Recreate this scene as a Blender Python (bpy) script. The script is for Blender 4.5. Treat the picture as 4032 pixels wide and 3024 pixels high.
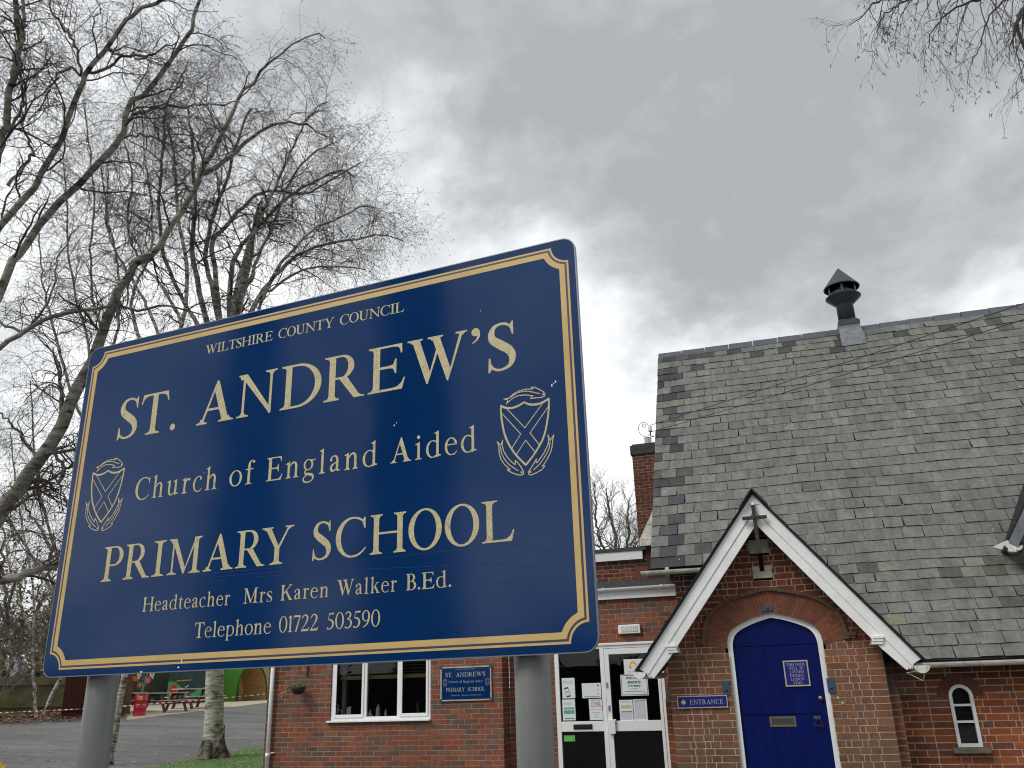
import bpy, math, random
import numpy as np
from mathutils import Vector, Matrix
from mathutils.geometry import delaunay_2d_cdt

# ------------------------------------------------------------------ camera, sky, sun, exposure
scene = bpy.context.scene
for o in list(bpy.data.objects):
    bpy.data.objects.remove(o)
COL = scene.collection
F_PX, CX, CY = 3317.38, 2016.0, 1512.0
CAM = np.array([0.0, 0.0, 1.55])
RGT = np.array([0.95326771, 0.30069426, -0.02938783])
FWD = np.array([-0.27335089, 0.89981439, 0.34001963])
UPV = np.cross(RGT, FWD)
cam_data = bpy.data.cameras.new("camera")
cam_data.sensor_width = 36.0
cam_data.lens = F_PX / 4032.0 * 36.0
cam_data.clip_start = 0.05
cam_data.clip_end = 3000.0
cam = bpy.data.objects.new("camera", cam_data)
COL.objects.link(cam)
cam.matrix_world = Matrix(((RGT[0], UPV[0], -FWD[0], CAM[0]), (RGT[1], UPV[1], -FWD[1], CAM[1]),
                           (RGT[2], UPV[2], -FWD[2], CAM[2]), (0, 0, 0, 1)))
scene.camera = cam

SUN_AZ, SUN_EL = math.radians(215.0), math.radians(48.0)     # compass style: 0 = +Y, clockwise seen from above
world = bpy.data.worlds.new("World")
scene.world = world
world.use_nodes = True
wn, wl = world.node_tree.nodes, world.node_tree.links
wn.clear()
w_out = wn.new('ShaderNodeOutputWorld')
w_sky = wn.new('ShaderNodeTexSky'); w_sky.sky_type = 'NISHITA'; w_sky.sun_disc = False
w_sky.sun_elevation = SUN_EL; w_sky.sun_rotation = SUN_AZ
w_bgs = wn.new('ShaderNodeBackground'); w_bgs.inputs[1].default_value = 0.08
wl.new(w_sky.outputs[0], w_bgs.inputs[0])
w_tc = wn.new('ShaderNodeTexCoord')
w_sep = wn.new('ShaderNodeSeparateXYZ'); wl.new(w_tc.outputs['Generated'], w_sep.inputs[0])
def wmath(op, a, b=None, c=None):
    n = wn.new('ShaderNodeMath'); n.operation = op
    for i, q in enumerate((a, b, c)):
        if q is None: continue
        if isinstance(q, (int, float)): n.inputs[i].default_value = q
        else: wl.new(q, n.inputs[i])
    return n.outputs[0]
zz = wmath('ADD', wmath('MAXIMUM', w_sep.outputs[2], 0.02), 0.55)
w_cmb = wn.new('ShaderNodeCombineXYZ')
wl.new(wmath('DIVIDE', w_sep.outputs[0], zz), w_cmb.inputs[0])
wl.new(wmath('DIVIDE', w_sep.outputs[1], zz), w_cmb.inputs[1])
w_cmb.inputs[2].default_value = 3.7
def wnoise(scale, detail, rough, dist):
    n = wn.new('ShaderNodeTexNoise'); n.inputs['Scale'].default_value = scale; n.inputs['Detail'].default_value = detail
    n.inputs['Roughness'].default_value = rough; n.inputs['Distortion'].default_value = dist
    wl.new(w_cmb.outputs[0], n.inputs['Vector']); return n.outputs['Fac']
nA, nB, nC = wnoise(2.9, 9.0, 0.60, 0.15), wnoise(7.5, 9.0, 0.60, 0.2), wnoise(1.1, 3.0, 0.5, 0.0)
cl = wmath('ADD', wmath('ADD', wmath('MULTIPLY', nA, 0.78), wmath('MULTIPLY', nB, 0.30)), wmath('MULTIPLY_ADD', nC, 0.12, -0.10))
lowb = wmath('MULTIPLY', wmath('SUBTRACT', 0.55, w_sep.outputs[2]), 0.16)      # cloud deck is brighter towards the horizon
cl = wmath('ADD', cl, lowb)
def lobe(d, amp, k):                                    # broad thinner or thicker parts of the overcast
    n = wn.new('ShaderNodeVectorMath'); n.operation = 'DOT_PRODUCT'; wl.new(w_tc.outputs['Generated'], n.inputs[0]); n.inputs[1].default_value = Vector(d).normalized()
    return wmath('MULTIPLY', wmath('POWER', wmath('MAXIMUM', n.outputs['Value'], 0.0), k), amp)
for d_, a_, k_ in (((-0.62, 0.72, 0.30), 0.10, 14.0), ((-0.26, 0.93, 0.24), 0.10, 60.0), ((-0.22, 0.80, 0.52), -0.075, 60.0), ((0.00, 0.86, 0.50), -0.075, 40.0), ((0.10, 0.72, 0.70), -0.03, 30.0), ((0.10, 0.95, 0.34), 0.03, 150.0), ((-0.38, 0.74, 0.55), 0.05, 90.0)):
    cl = wmath('ADD', cl, lobe(d_, a_, k_))
w_ramp = wn.new('ShaderNodeValToRGB'); wl.new(cl, w_ramp.inputs[0])
cr = w_ramp.color_ramp
cr.elements[0].position = 0.38; cr.elements[0].color = (0.35, 0.367, 0.385, 1)
cr.elements[1].position = 0.645; cr.elements[1].color = (0.90, 0.918, 0.925, 1)
e = cr.elements.new(0.465); e.color = (0.44, 0.461, 0.482, 1)
e = cr.elements.new(0.54); e.color = (0.62, 0.644, 0.660, 1)
w_bgc = wn.new('ShaderNodeBackground'); w_bgc.inputs[1].default_value = 1.0
wl.new(w_ramp.outputs[0], w_bgc.inputs[0])
w_mix = wn.new('ShaderNodeMixShader'); w_mix.inputs[0].default_value = 0.94
wl.new(w_bgs.outputs[0], w_mix.inputs[1]); wl.new(w_bgc.outputs[0], w_mix.inputs[2]); wl.new(w_mix.outputs[0], w_out.inputs[0])

sun_data = bpy.data.lights.new("sun", 'SUN')
sun_data.energy = 1.5; sun_data.angle = math.radians(25.0); sun_data.color = (1.0, 0.96, 0.9)
sun = bpy.data.objects.new("sun", sun_data); COL.objects.link(sun)
sd = Vector((math.sin(SUN_AZ) * math.cos(SUN_EL), math.cos(SUN_AZ) * math.cos(SUN_EL), math.sin(SUN_EL)))
sun.rotation_euler = sd.to_track_quat('Z', 'Y').to_euler()
scene.view_settings.view_transform = 'Standard'
scene.view_settings.look = 'None'
scene.view_settings.exposure = 0.40
scene.view_settings.gamma = 1.0
scene.view_settings.use_curve_mapping = False

R = random.Random(7)
rs = np.random.RandomState(11)

# ------------------------------------------------------------------ helpers
def ray(px, py):
    return RGT * ((px - CX) / F_PX) - UPV * ((py - CY) / F_PX) + FWD
def at(px, py, depth):            # world point seen at that pixel of the photograph, depth metres along the view axis
    return CAM + ray(px, py) * depth
def at_y(px, py, y):
    d = ray(px, py); return CAM + d * (y / d[1])
TA, TB, TC = -0.3, 0.03, 0.0265
def ground_z(x, y):
    return min(1.55, max(0.0, TA + TB * max(0.0, -x) + TC * max(0.0, y)))
def at_ground(px, py):
    d = ray(px, py); t = (TA - 1.55) / (d[2] + TB * d[0] - TC * d[1]); return CAM + d * t

def thing(name, label, cat, loc=(0, 0, 0), rz=0.0, group=None):
    o = bpy.data.objects.new(name, None); COL.objects.link(o)
    o.empty_display_size = 0.2
    o.location = loc; o.rotation_euler = (0, 0, rz)
    return tag(o, label, cat, group)
def tag(o, label=None, cat=None, group=None, kind=None):
    if label: o['label'] = label
    if cat: o['category'] = cat
    if group: o['group'] = group
    if kind: o['kind'] = kind
    return o

class MB:
    def __init__(self): self.v, self.f, self.m, self.c = [], [], [], []
    def add(self, verts, faces, mi=0, col=(1, 1, 1)):
        b = len(self.v)
        self.v += [tuple(float(q) for q in p) for p in verts]
        self.c += [col] * len(verts)
        self.f += [tuple(b + i for i in f) for f in faces]
        self.m += [mi] * len(faces)
        return self
    def box(self, x0, x1, y0, y1, z0, z1, mi=0, col=(1, 1, 1)):
        return self.add([(x0, y0, z0), (x1, y0, z0), (x1, y1, z0), (x0, y1, z0), (x0, y0, z1), (x1, y0, z1), (x1, y1, z1), (x0, y1, z1)],
                        [(0, 3, 2, 1), (4, 5, 6, 7), (0, 1, 5, 4), (1, 2, 6, 5), (2, 3, 7, 6), (3, 0, 4, 7)], mi, col)
    def bar(self, p, q, w, h, up=(0, 0, 1), mi=0, col=(1, 1, 1)):      # a box from p to q, w wide, h along up
        p, q = Vector(p), Vector(q); d = (q - p).normalized(); s = d.cross(Vector(up)).normalized(); u = s.cross(d)
        vs = []
        for b in (p, q):
            for a, c in ((-1, -1), (1, -1), (1, 1), (-1, 1)): vs.append(b + s * (a * w / 2) + u * (c * h / 2))
        return self.add(vs, [(0, 1, 2, 3), (7, 6, 5, 4), (0, 4, 5, 1), (1, 5, 6, 2), (2, 6, 7, 3), (3, 7, 4, 0)], mi, col)
    def prism(self, pts, y0, y1, mi=0, col=(1, 1, 1), back=True):      # polygon in XZ, extruded along Y
        n = len(pts)
        vs = [(x, y0, z) for x, z in pts] + [(x, y1, z) for x, z in pts]
        fs = [tuple(range(n))] + ([tuple(range(2 * n - 1, n - 1, -1))] if back else [])
        fs += [(i, i + n, (i + 1) % n + n, (i + 1) % n) for i in range(n)]
        return self.add(vs, fs, mi, col)
    def strip(self, A, B, y0, y1, mi=0, col=(1, 1, 1), closed=False):  # band between two equal-length XZ polylines, extruded along Y
        n = len(A)
        for i in range(n if closed else n - 1):
            j = (i + 1) % n
            q = [A[i], A[j], B[j], B[i]]
            vs = [(x, y0, z) for x, z in q] + [(x, y1, z) for x, z in q]
            fs = [(0, 1, 2, 3), (7, 6, 5, 4), (0, 4, 5, 1), (2, 6, 7, 3)]
            if not closed and i == 0: fs.append((3, 7, 4, 0))
            if not closed and i == n - 2: fs.append((1, 5, 6, 2))
            self.add(vs, fs, mi, col)
        return self
    def tube(self, pts, r, n=8, mi=0, col=(1, 1, 1), cap=True):
        pts = [Vector(p) for p in pts]; k = len(pts)
        rr = r if isinstance(r, (list, tuple)) else [r] * k
        ref = None; vs = []
        for i, p in enumerate(pts):
            d = (pts[min(i + 1, k - 1)] - pts[max(i - 1, 0)]).normalized()
            if ref is None: ref = d.orthogonal().normalized()
            ref = (ref - d * ref.dot(d)).normalized(); b = d.cross(ref)
            for j in range(n):
                a = 2 * math.pi * j / n; vs.append(p + (ref * math.cos(a) + b * math.sin(a)) * rr[i])
        fs = [(i * n + j, i * n + (j + 1) % n, (i + 1) * n + (j + 1) % n, (i + 1) * n + j) for i in range(k - 1) for j in range(n)]
        if cap: fs += [tuple(range(n - 1, -1, -1)), tuple(range((k - 1) * n, k * n))]
        return self.add(vs, fs, mi, col)
    def lathe(self, prof, c=(0, 0, 0), n=20, mi=0, col=(1, 1, 1)):
        vs = []
        for r, z in prof:
            for j in range(n):
                a = 2 * math.pi * j / n; vs.append((c[0] + r * math.cos(a), c[1] + r * math.sin(a), c[2] + z))
        k = len(prof)
        fs = [(i * n + j, i * n + (j + 1) % n, (i + 1) * n + (j + 1) % n, (i + 1) * n + j) for i in range(k - 1) for j in range(n)]
        if prof[0][0] > 1e-5: fs.append(tuple(range(n - 1, -1, -1)))
        if prof[-1][0] > 1e-5: fs.append(tuple(range((k - 1) * n, k * n)))
        return self.add(vs, fs, mi, col)
    def ball(self, c, rx, ry=None, rz=None, n=12, k=8, mi=0, col=(1, 1, 1)):
        ry = ry or rx; rz = rz or rx
        b = len(self.v)
        self.lathe([(max(1e-6, math.sin(math.pi * i / k)), -math.cos(math.pi * i / k)) for i in range(k + 1)], (0, 0, 0), n, mi, col)
        for i in range(b, len(self.v)):
            x, y, z = self.v[i]; self.v[i] = (c[0] + x * rx, c[1] + y * ry, c[2] + z * rz)
        return self
    def build(self, name, mats, parent=None, smooth=False, bevel=0.0, local=False):
        me = bpy.data.meshes.new(name)
        me.from_pydata(self.v, [], self.f)
        for m in (mats if isinstance(mats, (list, tuple)) else [mats]): me.materials.append(m)
        if any(self.m): me.polygons.foreach_set('material_index', self.m)
        ca = me.attributes.new('Col', 'FLOAT_COLOR', 'POINT')
        ca.data.foreach_set('color', np.array([(c[0], c[1], c[2], 1.0) for c in self.c], dtype=np.float32).ravel())
        if smooth: me.polygons.foreach_set('use_smooth', [True] * len(me.polygons))
        me.update()
        return link(name, me, parent, local, bevel)
def link(name, me, parent=None, local=False, bevel=0.0):
    o = bpy.data.objects.new(name, me); COL.objects.link(o)
    if parent is not None:
        o.parent = parent
        if not local:                                   # mesh is in world coordinates: cancel the offset of the (unrotated) parents
            off = Vector((0, 0, 0)); p = parent
            while p is not None: off += p.location; p = p.parent
            o.location = -off
    if bevel:
        b = o.modifiers.new('bevel', 'BEVEL'); b.width = bevel; b.segments = 2; b.limit_method = 'ANGLE'
    return o

# ------------------------------------------------------------------ materials (all procedural)
def mat(name, rgb, rough=0.6, var=0.12, scale=9.0, bump=0.0, bscale=60.0, spec=0.4, attr=False, metal=0.0, detail=5.0, stretch=None,
        var2=0.0, scale2=1.2, coat=0.0, tint=None, rvar=0.0, stretch2=None):
    m = bpy.data.materials.new(name); m.use_nodes = True
    nt = m.node_tree; N, L = nt.nodes, nt.links
    p = N['Principled BSDF']
    p.inputs['Roughness'].default_value = rough; p.inputs['Metallic'].default_value = metal
    p.inputs['Specular IOR Level'].default_value = spec
    if coat: p.inputs['Coat Weight'].default_value = coat; p.inputs['Coat Roughness'].default_value = 0.05
    tc = N.new('ShaderNodeTexCoord'); vec = tc.outputs['Object']
    if stretch:
        mp = N.new('ShaderNodeMapping'); mp.inputs['Scale'].default_value = stretch; L.new(vec, mp.inputs[0]); vec = mp.outputs[0]
    def noise(s, d=detail):
        n = N.new('ShaderNodeTexNoise'); n.inputs['Scale'].default_value = s; n.inputs['Detail'].default_value = d
        n.inputs['Roughness'].default_value = 0.62
        L.new(vec, n.inputs['Vector']); return n.outputs['Fac']
    def rng(sock, a, b, lo=0.28, hi=0.72):
        n = N.new('ShaderNodeMapRange'); n.inputs[1].default_value = lo; n.inputs[2].default_value = hi
        n.inputs[3].default_value = a; n.inputs[4].default_value = b; L.new(sock, n.inputs[0]); return n.outputs[0]
    f = rng(noise(scale), 1 - var, 1 + var)
    if stretch2:
        mp2 = N.new('ShaderNodeMapping'); mp2.inputs['Scale'].default_value = stretch2; L.new(vec, mp2.inputs[0]); vec = mp2.outputs[0]
    if var2:
        mu = N.new('ShaderNodeMath'); mu.operation = 'MULTIPLY'; L.new(f, mu.inputs[0]); L.new(rng(noise(scale2, 3.0), 1 - var2, 1 + var2), mu.inputs[1]); f = mu.outputs[0]
    base = N.new('ShaderNodeRGB'); base.outputs[0].default_value = (*rgb, 1); csock = base.outputs[0]
    if tint:
        mx = N.new('ShaderNodeMix'); mx.data_type = 'RGBA'; L.new(rng(noise(scale * 0.37), 0, 1, 0.42, 0.62), mx.inputs[0])
        L.new(csock, mx.inputs[6]); mx.inputs[7].default_value = (*tint, 1); csock = mx.outputs[2]
    if attr:
        at_ = N.new('ShaderNodeAttribute'); at_.attribute_name = 'Col'
        vm = N.new('ShaderNodeVectorMath'); vm.operation = 'MULTIPLY'; L.new(csock, vm.inputs[0]); L.new(at_.outputs['Color'], vm.inputs[1]); csock = vm.outputs[0]
    sc = N.new('ShaderNodeVectorMath'); sc.operation = 'SCALE'; L.new(csock, sc.inputs[0]); L.new(f, sc.inputs['Scale'])
    L.new(sc.outputs[0], p.inputs['Base Color'])
    if rvar: L.new(rng(noise(scale2 if scale2 else 3.0), rough - rvar, rough + rvar), p.inputs['Roughness'])
    if bump:
        bn = N.new('ShaderNodeBump'); bn.inputs['Strength'].default_value = bump; bn.inputs['Distance'].default_value = 0.01
        L.new(noise(bscale, 4.0), bn.inputs['Height']); L.new(bn.outputs[0], p.inputs['Normal'])
    return m
def glass_mat(name, tint=(0.86, 0.9, 0.88), ior=1.55):
    m = bpy.data.materials.new(name); m.use_nodes = True; nt = m.node_tree; N, L = nt.nodes, nt.links
    N.remove(N['Principled BSDF'])
    t = N.new('ShaderNodeBsdfTransparent'); t.inputs[0].default_value = (*tint, 1)
    g = N.new('ShaderNodeBsdfGlossy'); g.inputs['Roughness'].default_value = 0.015
    fr = N.new('ShaderNodeFresnel'); fr.inputs[0].default_value = ior
    tc = N.new('ShaderNodeTexCoord'); no = N.new('ShaderNodeTexNoise'); no.inputs['Scale'].default_value = 1.1; L.new(tc.outputs['Object'], no.inputs['Vector'])
    b = N.new('ShaderNodeBump'); b.inputs['Strength'].default_value = 0.012; b.inputs['Distance'].default_value = 0.02; L.new(no.outputs['Fac'], b.inputs['Height']); L.new(b.outputs[0], g.inputs['Normal'])
    mx = N.new('ShaderNodeMixShader'); L.new(fr.outputs[0], mx.inputs[0]); L.new(t.outputs[0], mx.inputs[1]); L.new(g.outputs[0], mx.inputs[2])
    L.new(mx.outputs[0], N['Material Output'].inputs[0]); return m
def lettering_mat(name, rgb, crack=0.45, cscale=70.0):
    m = mat(name, rgb, rough=0.55, var=0.10, scale=35.0, bump=0.0)
    nt = m.node_tree; N, L = nt.nodes, nt.links; p = N['Principled BSDF']
    src = p.inputs['Base Color'].links[0].from_socket
    tc = [n for n in N if n.type == 'TEX_COORD'][0]
    vo = N.new('ShaderNodeTexVoronoi'); vo.feature = 'DISTANCE_TO_EDGE'; vo.inputs['Scale'].default_value = cscale
    L.new(tc.outputs['Object'], vo.inputs['Vector'])
    mr = N.new('ShaderNodeMapRange'); mr.inputs[1].default_value = 0.0; mr.inputs[2].default_value = 0.05; mr.inputs[3].default_value = 1 - crack; mr.inputs[4].default_value = 1.0
    L.new(vo.outputs['Distance'], mr.inputs[0])
    sc = N.new('ShaderNodeVectorMath'); sc.operation = 'SCALE'; L.new(src, sc.inputs[0]); L.new(mr.outputs[0], sc.inputs['Scale']); L.new(sc.outputs[0], p.inputs['Base Color'])
    return m
def birch_mat(name, light=(0.46, 0.44, 0.39), mid=(0.22, 0.20, 0.165), dark=(0.045, 0.04, 0.033), zs=9.0, bias=0.0):
    m = bpy.data.materials.new(name); m.use_nodes = True; nt = m.node_tree; N, L = nt.nodes, nt.links; p = N['Principled BSDF']
    p.inputs['Roughness'].default_value = 0.8; p.inputs['Specular IOR Level'].default_value = 0.2
    tc = N.new('ShaderNodeTexCoord')
    def nz(s, sc, d=6.0, dist=0.6):
        mp = N.new('ShaderNodeMapping'); mp.inputs['Scale'].default_value = s; L.new(tc.outputs['Object'], mp.inputs[0])
        n = N.new('ShaderNodeTexNoise'); n.inputs['Scale'].default_value = sc; n.inputs['Detail'].default_value = d; n.inputs['Distortion'].default_value = dist
        L.new(mp.outputs[0], n.inputs['Vector']); return n.outputs['Fac']
    a = nz((2.2, 2.2, zs), 1.5, 9.0, 1.4); b = nz((3.2, 3.2, 3.6), 1.3, 7.0, 1.0)
    ad = N.new('ShaderNodeMath'); ad.operation = 'MULTIPLY_ADD'; L.new(a, ad.inputs[0]); ad.inputs[1].default_value = 0.65
    ml = N.new('ShaderNodeMath'); ml.operation = 'MULTIPLY'; L.new(b, ml.inputs[0]); ml.inputs[1].default_value = 0.35; L.new(ml.outputs[0], ad.inputs[2])
    rp = N.new('ShaderNodeValToRGB'); L.new(ad.outputs[0], rp.inputs[0]); c = rp.color_ramp
    c.elements[0].position = 0.38 + bias; c.elements[0].color = (*dark, 1); c.elements[1].position = 0.60 + bias; c.elements[1].color = (*light, 1)
    q = c.elements.new(0.45 + bias); q.color = (*mid, 1)
    L.new(rp.outputs[0], p.inputs['Base Color'])
    bn = N.new('ShaderNodeBump'); bn.inputs['Strength'].default_value = 0.6; bn.inputs['Distance'].default_value = 0.02; L.new(ad.outputs[0], bn.inputs['Height']); L.new(bn.outputs[0], p.inputs['Normal'])
    return m

M = {}
M['brick_new'] = mat('brick_new', (1.03, 0.96, 0.98), 0.85, 0.16, 22, 0.35, 90, 0.25, attr=True, var2=0.16, scale2=0.9)
M['brick_old'] = mat('brick_old', (1.02, 0.98, 0.99), 0.88, 0.20, 18, 0.5, 60, 0.2, attr=True, var2=0.24, scale2=0.8)
M['mortar'] = mat('mortar', (0.40, 0.29, 0.225), 0.9, 0.15, 15, 0.2, 80, 0.2, var2=0.15, scale2=0.8)
M['mortar_old'] = mat('mortar_old', (0.46, 0.37, 0.28), 0.9, 0.25, 15, 0.2, 80, 0.2, var2=0.25, scale2=0.9)
M['slate'] = mat('slate', (0.755, 0.755, 0.720), 0.62, 0.22, 17, 0.35, 40, 0.32, attr=True, var2=0.24, scale2=2.2, stretch2=(3.2, 1, 1))
M['slate_dark'] = mat('slate_dark', (0.022, 0.023, 0.026), 0.6, 0.3, 20, 0.3, 40, 0.3)
M['ridge'] = mat('ridge', (0.085, 0.092, 0.112), 0.5, 0.12, 6, 0.1, 40, 0.35)
M['lead'] = mat('lead', (0.165, 0.18, 0.20), 0.5, 0.2, 8, 0.2, 20, 0.4, var2=0.2, scale2=2.0)
M['vent'] = mat('vent', (0.045, 0.052, 0.06), 0.42, 0.25, 12, 0.1, 60, 0.45)
M['white_paint'] = mat('white_paint', (0.83, 0.84, 0.84), 0.45, 0.04, 14, 0.12, 30, 0.35, var2=0.05, scale2=2.0, tint=(0.775, 0.78, 0.76))
M['upvc'] = mat('upvc', (0.83, 0.84, 0.85), 0.3, 0.02, 6, 0.0, 30, 0.45)
M['gutter'] = mat('gutter', (0.66, 0.64, 0.57), 0.4, 0.14, 14, 0.05, 30, 0.4, var2=0.14, scale2=3.0, tint=(0.5, 0.48, 0.40), stretch2=(3, 3, .5))
M['felt'] = mat('felt', (0.075, 0.085, 0.085), 0.9, 0.3, 25, 0.5, 120, 0.2)
M['stone'] = mat('stone', (0.44, 0.41, 0.31), 0.9, 0.2, 14, 0.4, 60, 0.2)
M['sill_stone'] = mat('sill_stone', (0.15, 0.135, 0.11), 0.9, 0.35, 14, 0.5, 60, 0.2)
M['black'] = mat('black', (0.008, 0.008, 0.009), 0.8, 0.2, 10)
M['soffit'] = mat('soffit', (0.05, 0.045, 0.042), 0.9, 0.2, 10)
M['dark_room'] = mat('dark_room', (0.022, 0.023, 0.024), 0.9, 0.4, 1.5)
M['iron'] = mat('iron', (0.035, 0.022, 0.02), 0.6, 0.25, 30, 0.2, 80, 0.4)
M['door_blue'] = mat('door_blue', (0.0012, 0.0070, 0.094), 0.42, 0.16, 5, 0.15, 22, 0.14, var2=0.22, scale2=2.0, stretch=(6, 6, 1))
M['plate_blue'] = mat('plate_blue', (0.035, 0.07, 0.13), 0.55, 0.15, 40, 0.1, 60, 0.4)
M['notice_blue'] = mat('notice_blue', (0.006, 0.012, 0.20), 0.4, 0.08, 30)
M['brass_dark'] = mat('brass_dark', (0.055, 0.048, 0.035), 0.6, 0.3, 40)
M['brass_dull'] = mat('brass_dull', (0.15, 0.135, 0.095), 0.5, 0.2, 40, 0.1, 60, 0.4, metal=0.3)
M['brass'] = mat('brass', (0.45, 0.36, 0.15), 0.35, 0.15, 40, metal=0.8)
M['gold_line'] = mat('gold_line', (0.50, 0.43, 0.24), 0.5, 0.1, 30)
M['grey_text'] = mat('grey_text', (0.42, 0.40, 0.36), 0.5, 0.1, 30)
M['sign_blue'] = mat('sign_blue', (0.0018, 0.030, 0.122), 0.09, 0.06, 2.5, 0.0, 30, 0.33, var2=0.05, scale2=1.4, rvar=0.04)
M['gold'] = mat('gold', (0.60, 0.43, 0.175), 0.5, 0.06, 12, 0.0, 30, 0.35, var2=0.08, scale2=3)
M['purple_line'] = mat('purple_line', (0.065, 0.05, 0.10), 0.5, 0.1, 20)
M['letter'] = lettering_mat('letter', (0.58, 0.51, 0.30))
M['alu'] = mat('alu', (0.22, 0.23, 0.25), 0.45, 0.08, 30, metal=0.5)
M['scratch'] = mat('scratch', (0.02, 0.05, 0.15), 0.4, 0.2, 20)
M['wipe'] = mat('wipe', (0.008, 0.035, 0.14), 0.35, 0.2, 20)
M['post_grey'] = mat('post_grey', (0.18, 0.186, 0.182), 0.38, 0.07, 14, 0.06, 60, 0.4, var2=0.16, scale2=2.2, stretch2=(7, 7, .5))
M['glass'] = glass_mat('glass')
M['paper'] = mat('paper', (0.74, 0.78, 0.80), 0.7, 0.03, 20)
M['paper_green'] = mat('paper_green', (0.70, 0.80, 0.79), 0.7, 0.03, 20)
M['ink'] = mat('ink', (0.05, 0.055, 0.06), 0.7, 0.1, 30)
M['ink_grey'] = mat('ink_grey', (0.36, 0.38, 0.42), 0.7, 0.1, 30)
M['ink_navy'] = mat('ink_navy', (0.03, 0.05, 0.13), 0.7, 0.1, 30)
M['red'] = mat('red', (0.42, 0.02, 0.02), 0.5, 0.1, 20)
M['dark_red'] = mat('dark_red', (0.22, 0.03, 0.035), 0.6, 0.1, 20)
M['yellow'] = mat('yellow', (0.78, 0.52, 0.04), 0.5, 0.08, 20)
M['pale_yellow'] = mat('pale_yellow', (0.72, 0.62, 0.22), 0.6, 0.08, 20)
M['green'] = mat('green', (0.10, 0.42, 0.10), 0.5, 0.1, 20)
M['teal'] = mat('teal', (0.12, 0.36, 0.30), 0.5, 0.1, 20)
M['lime'] = mat('lime', (0.16, 0.55, 0.12), 0.5, 0.1, 20)
M['lavender'] = mat('lavender', (0.5, 0.52, 0.8), 0.6, 0.08, 20)
M['lens'] = mat('lens', (0.66, 0.70, 0.66), 0.25, 0.05, 20, 0.0, 30, 0.5)
M['asphalt'] = mat('asphalt', (0.165, 0.163, 0.162), 0.94, 0.22, 26, 0.4, 150, 0.15, var2=0.30, scale2=0.8, stretch=(.35, 1.2, 1), tint=(0.135, 0.13, 0.125))
M['apron'] = mat('apron', (0.46, 0.40, 0.31), 0.92, 0.15, 6, 0.3, 60, 0.2, var2=0.12, scale2=0.6)
M['lawn'] = mat('lawn', (0.13, 0.215, 0.075), 0.9, 0.3, 14, 0.5, 70, 0.2, var2=0.15, scale2=0.8)
M['soil'] = mat('soil', (0.10, 0.065, 0.04), 0.95, 0.35, 9, 0.6, 40, 0.1, var2=0.3, scale2=1.0, tint=(0.045, 0.05, 0.025))
M['grass_blade'] = mat('grass_blade', (0.15, 0.24, 0.085), 0.7, 0.3, 6, attr=True)
M['twig'] = mat('twig', (0.092, 0.078, 0.070), 0.85, 0.25, 5, spec=0.2)
M['twig_pale'] = mat('twig_pale', (0.21, 0.185, 0.13), 0.85, 0.25, 5, spec=0.2)
M['bark'] = birch_mat('bark', (0.60, 0.58, 0.52), (0.27, 0.25, 0.20), (0.040, 0.036, 0.03), 11.0, .01)
M['bark_near'] = birch_mat('bark_near', (0.36, 0.345, 0.29), (0.17, 0.16, 0.125), (0.035, 0.032, 0.026), 9.0, -0.005)
M['bark_dark'] = birch_mat('bark_dark', (0.24, 0.22, 0.17), (0.12, 0.11, 0.082), (0.028, 0.025, 0.02), 4.0)
M['bark_root'] = birch_mat('bark_root', (0.26, 0.24, 0.19), (0.10, 0.09, 0.068), (0.03, 0.026, 0.02), 3.5, .07)
M['leaf'] = mat('leaf', (1, 1, 1), 0.6, 0.3, 6, attr=True)
M['fence_green'] = mat('fence_green', (0.040, 0.058, 0.036), 0.85, 0.25, 4, 0.3, 40, 0.2, stretch=(5, 5, 1))
M['fence_moss'] = mat('fence_moss', (0.095, 0.115, 0.042), 0.9, 0.35, 3, 0.3, 40, 0.2, tint=(0.11, 0.09, 0.06))
M['fence_red'] = mat('fence_red', (0.055, 0.018, 0.012), 0.85, 0.25, 4, 0.3, 40, 0.2, stretch=(5, 5, 1))
M['fence_pale'] = mat('fence_pale', (0.30, 0.29, 0.25), 0.9, 0.2, 4, 0.3, 40, 0.2, stretch=(5, 5, 1), tint=(0.17, 0.18, 0.09))
M['timber'] = mat('timber', (0.40, 0.235, 0.09), 0.75, 0.2, 5, 0.2, 40, 0.25, stretch=(1, 1, 8), var2=0.2, scale2=1.5)
M['timber_dark'] = mat('timber_dark', (0.10, 0.062, 0.042), 0.85, 0.25, 6, 0.3, 40, 0.2)
M['timber_grey'] = mat('timber_grey', (0.42, 0.39, 0.35), 0.85, 0.2, 6, 0.3, 40, 0.2)
M['timber_brown'] = mat('timber_brown', (0.115, 0.06, 0.038), 0.85, 0.2, 6, 0.3, 40, 0.2)
M['turf'] = mat('turf', (0.035, 0.115, 0.014), 0.95, 0.2, 30, 0.6, 150, 0.1, var2=0.12, scale2=1.5)
M['drum_red'] = mat('drum_red', (0.42, 0.012, 0.025), 0.4, 0.12, 8, 0.05, 30, 0.4)
M['roof_far'] = mat('roof_far', (0.13, 0.15, 0.155), 0.8, 0.15, 5)
M['pot'] = mat('pot', (0.02, 0.019, 0.022), 0.7, 0.2, 20, 0.2, 60)
M['ceramic'] = mat('ceramic', (0.80, 0.79, 0.73), 0.6, 0.08, 30)
M['blind'] = mat('blind', (0.36, 0.27, 0.13), 0.6, 0.12, 10, stretch=(1, 1, 8))
M['blind_slat'] = mat('blind_slat', (0.20, 0.19, 0.17), 0.6, 0.1, 10)
M['reed'] = mat('reed', (0.30, 0.23, 0.10), 0.7, 0.1, 10)
M['cable'] = mat('cable', (0.03, 0.03, 0.032), 0.6, 0.1, 10)
M['cowl_band'] = mat('cowl_band', (0.05, 0.055, 0.045), 0.9, 0.4, 8, 0.5, 40)
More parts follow.
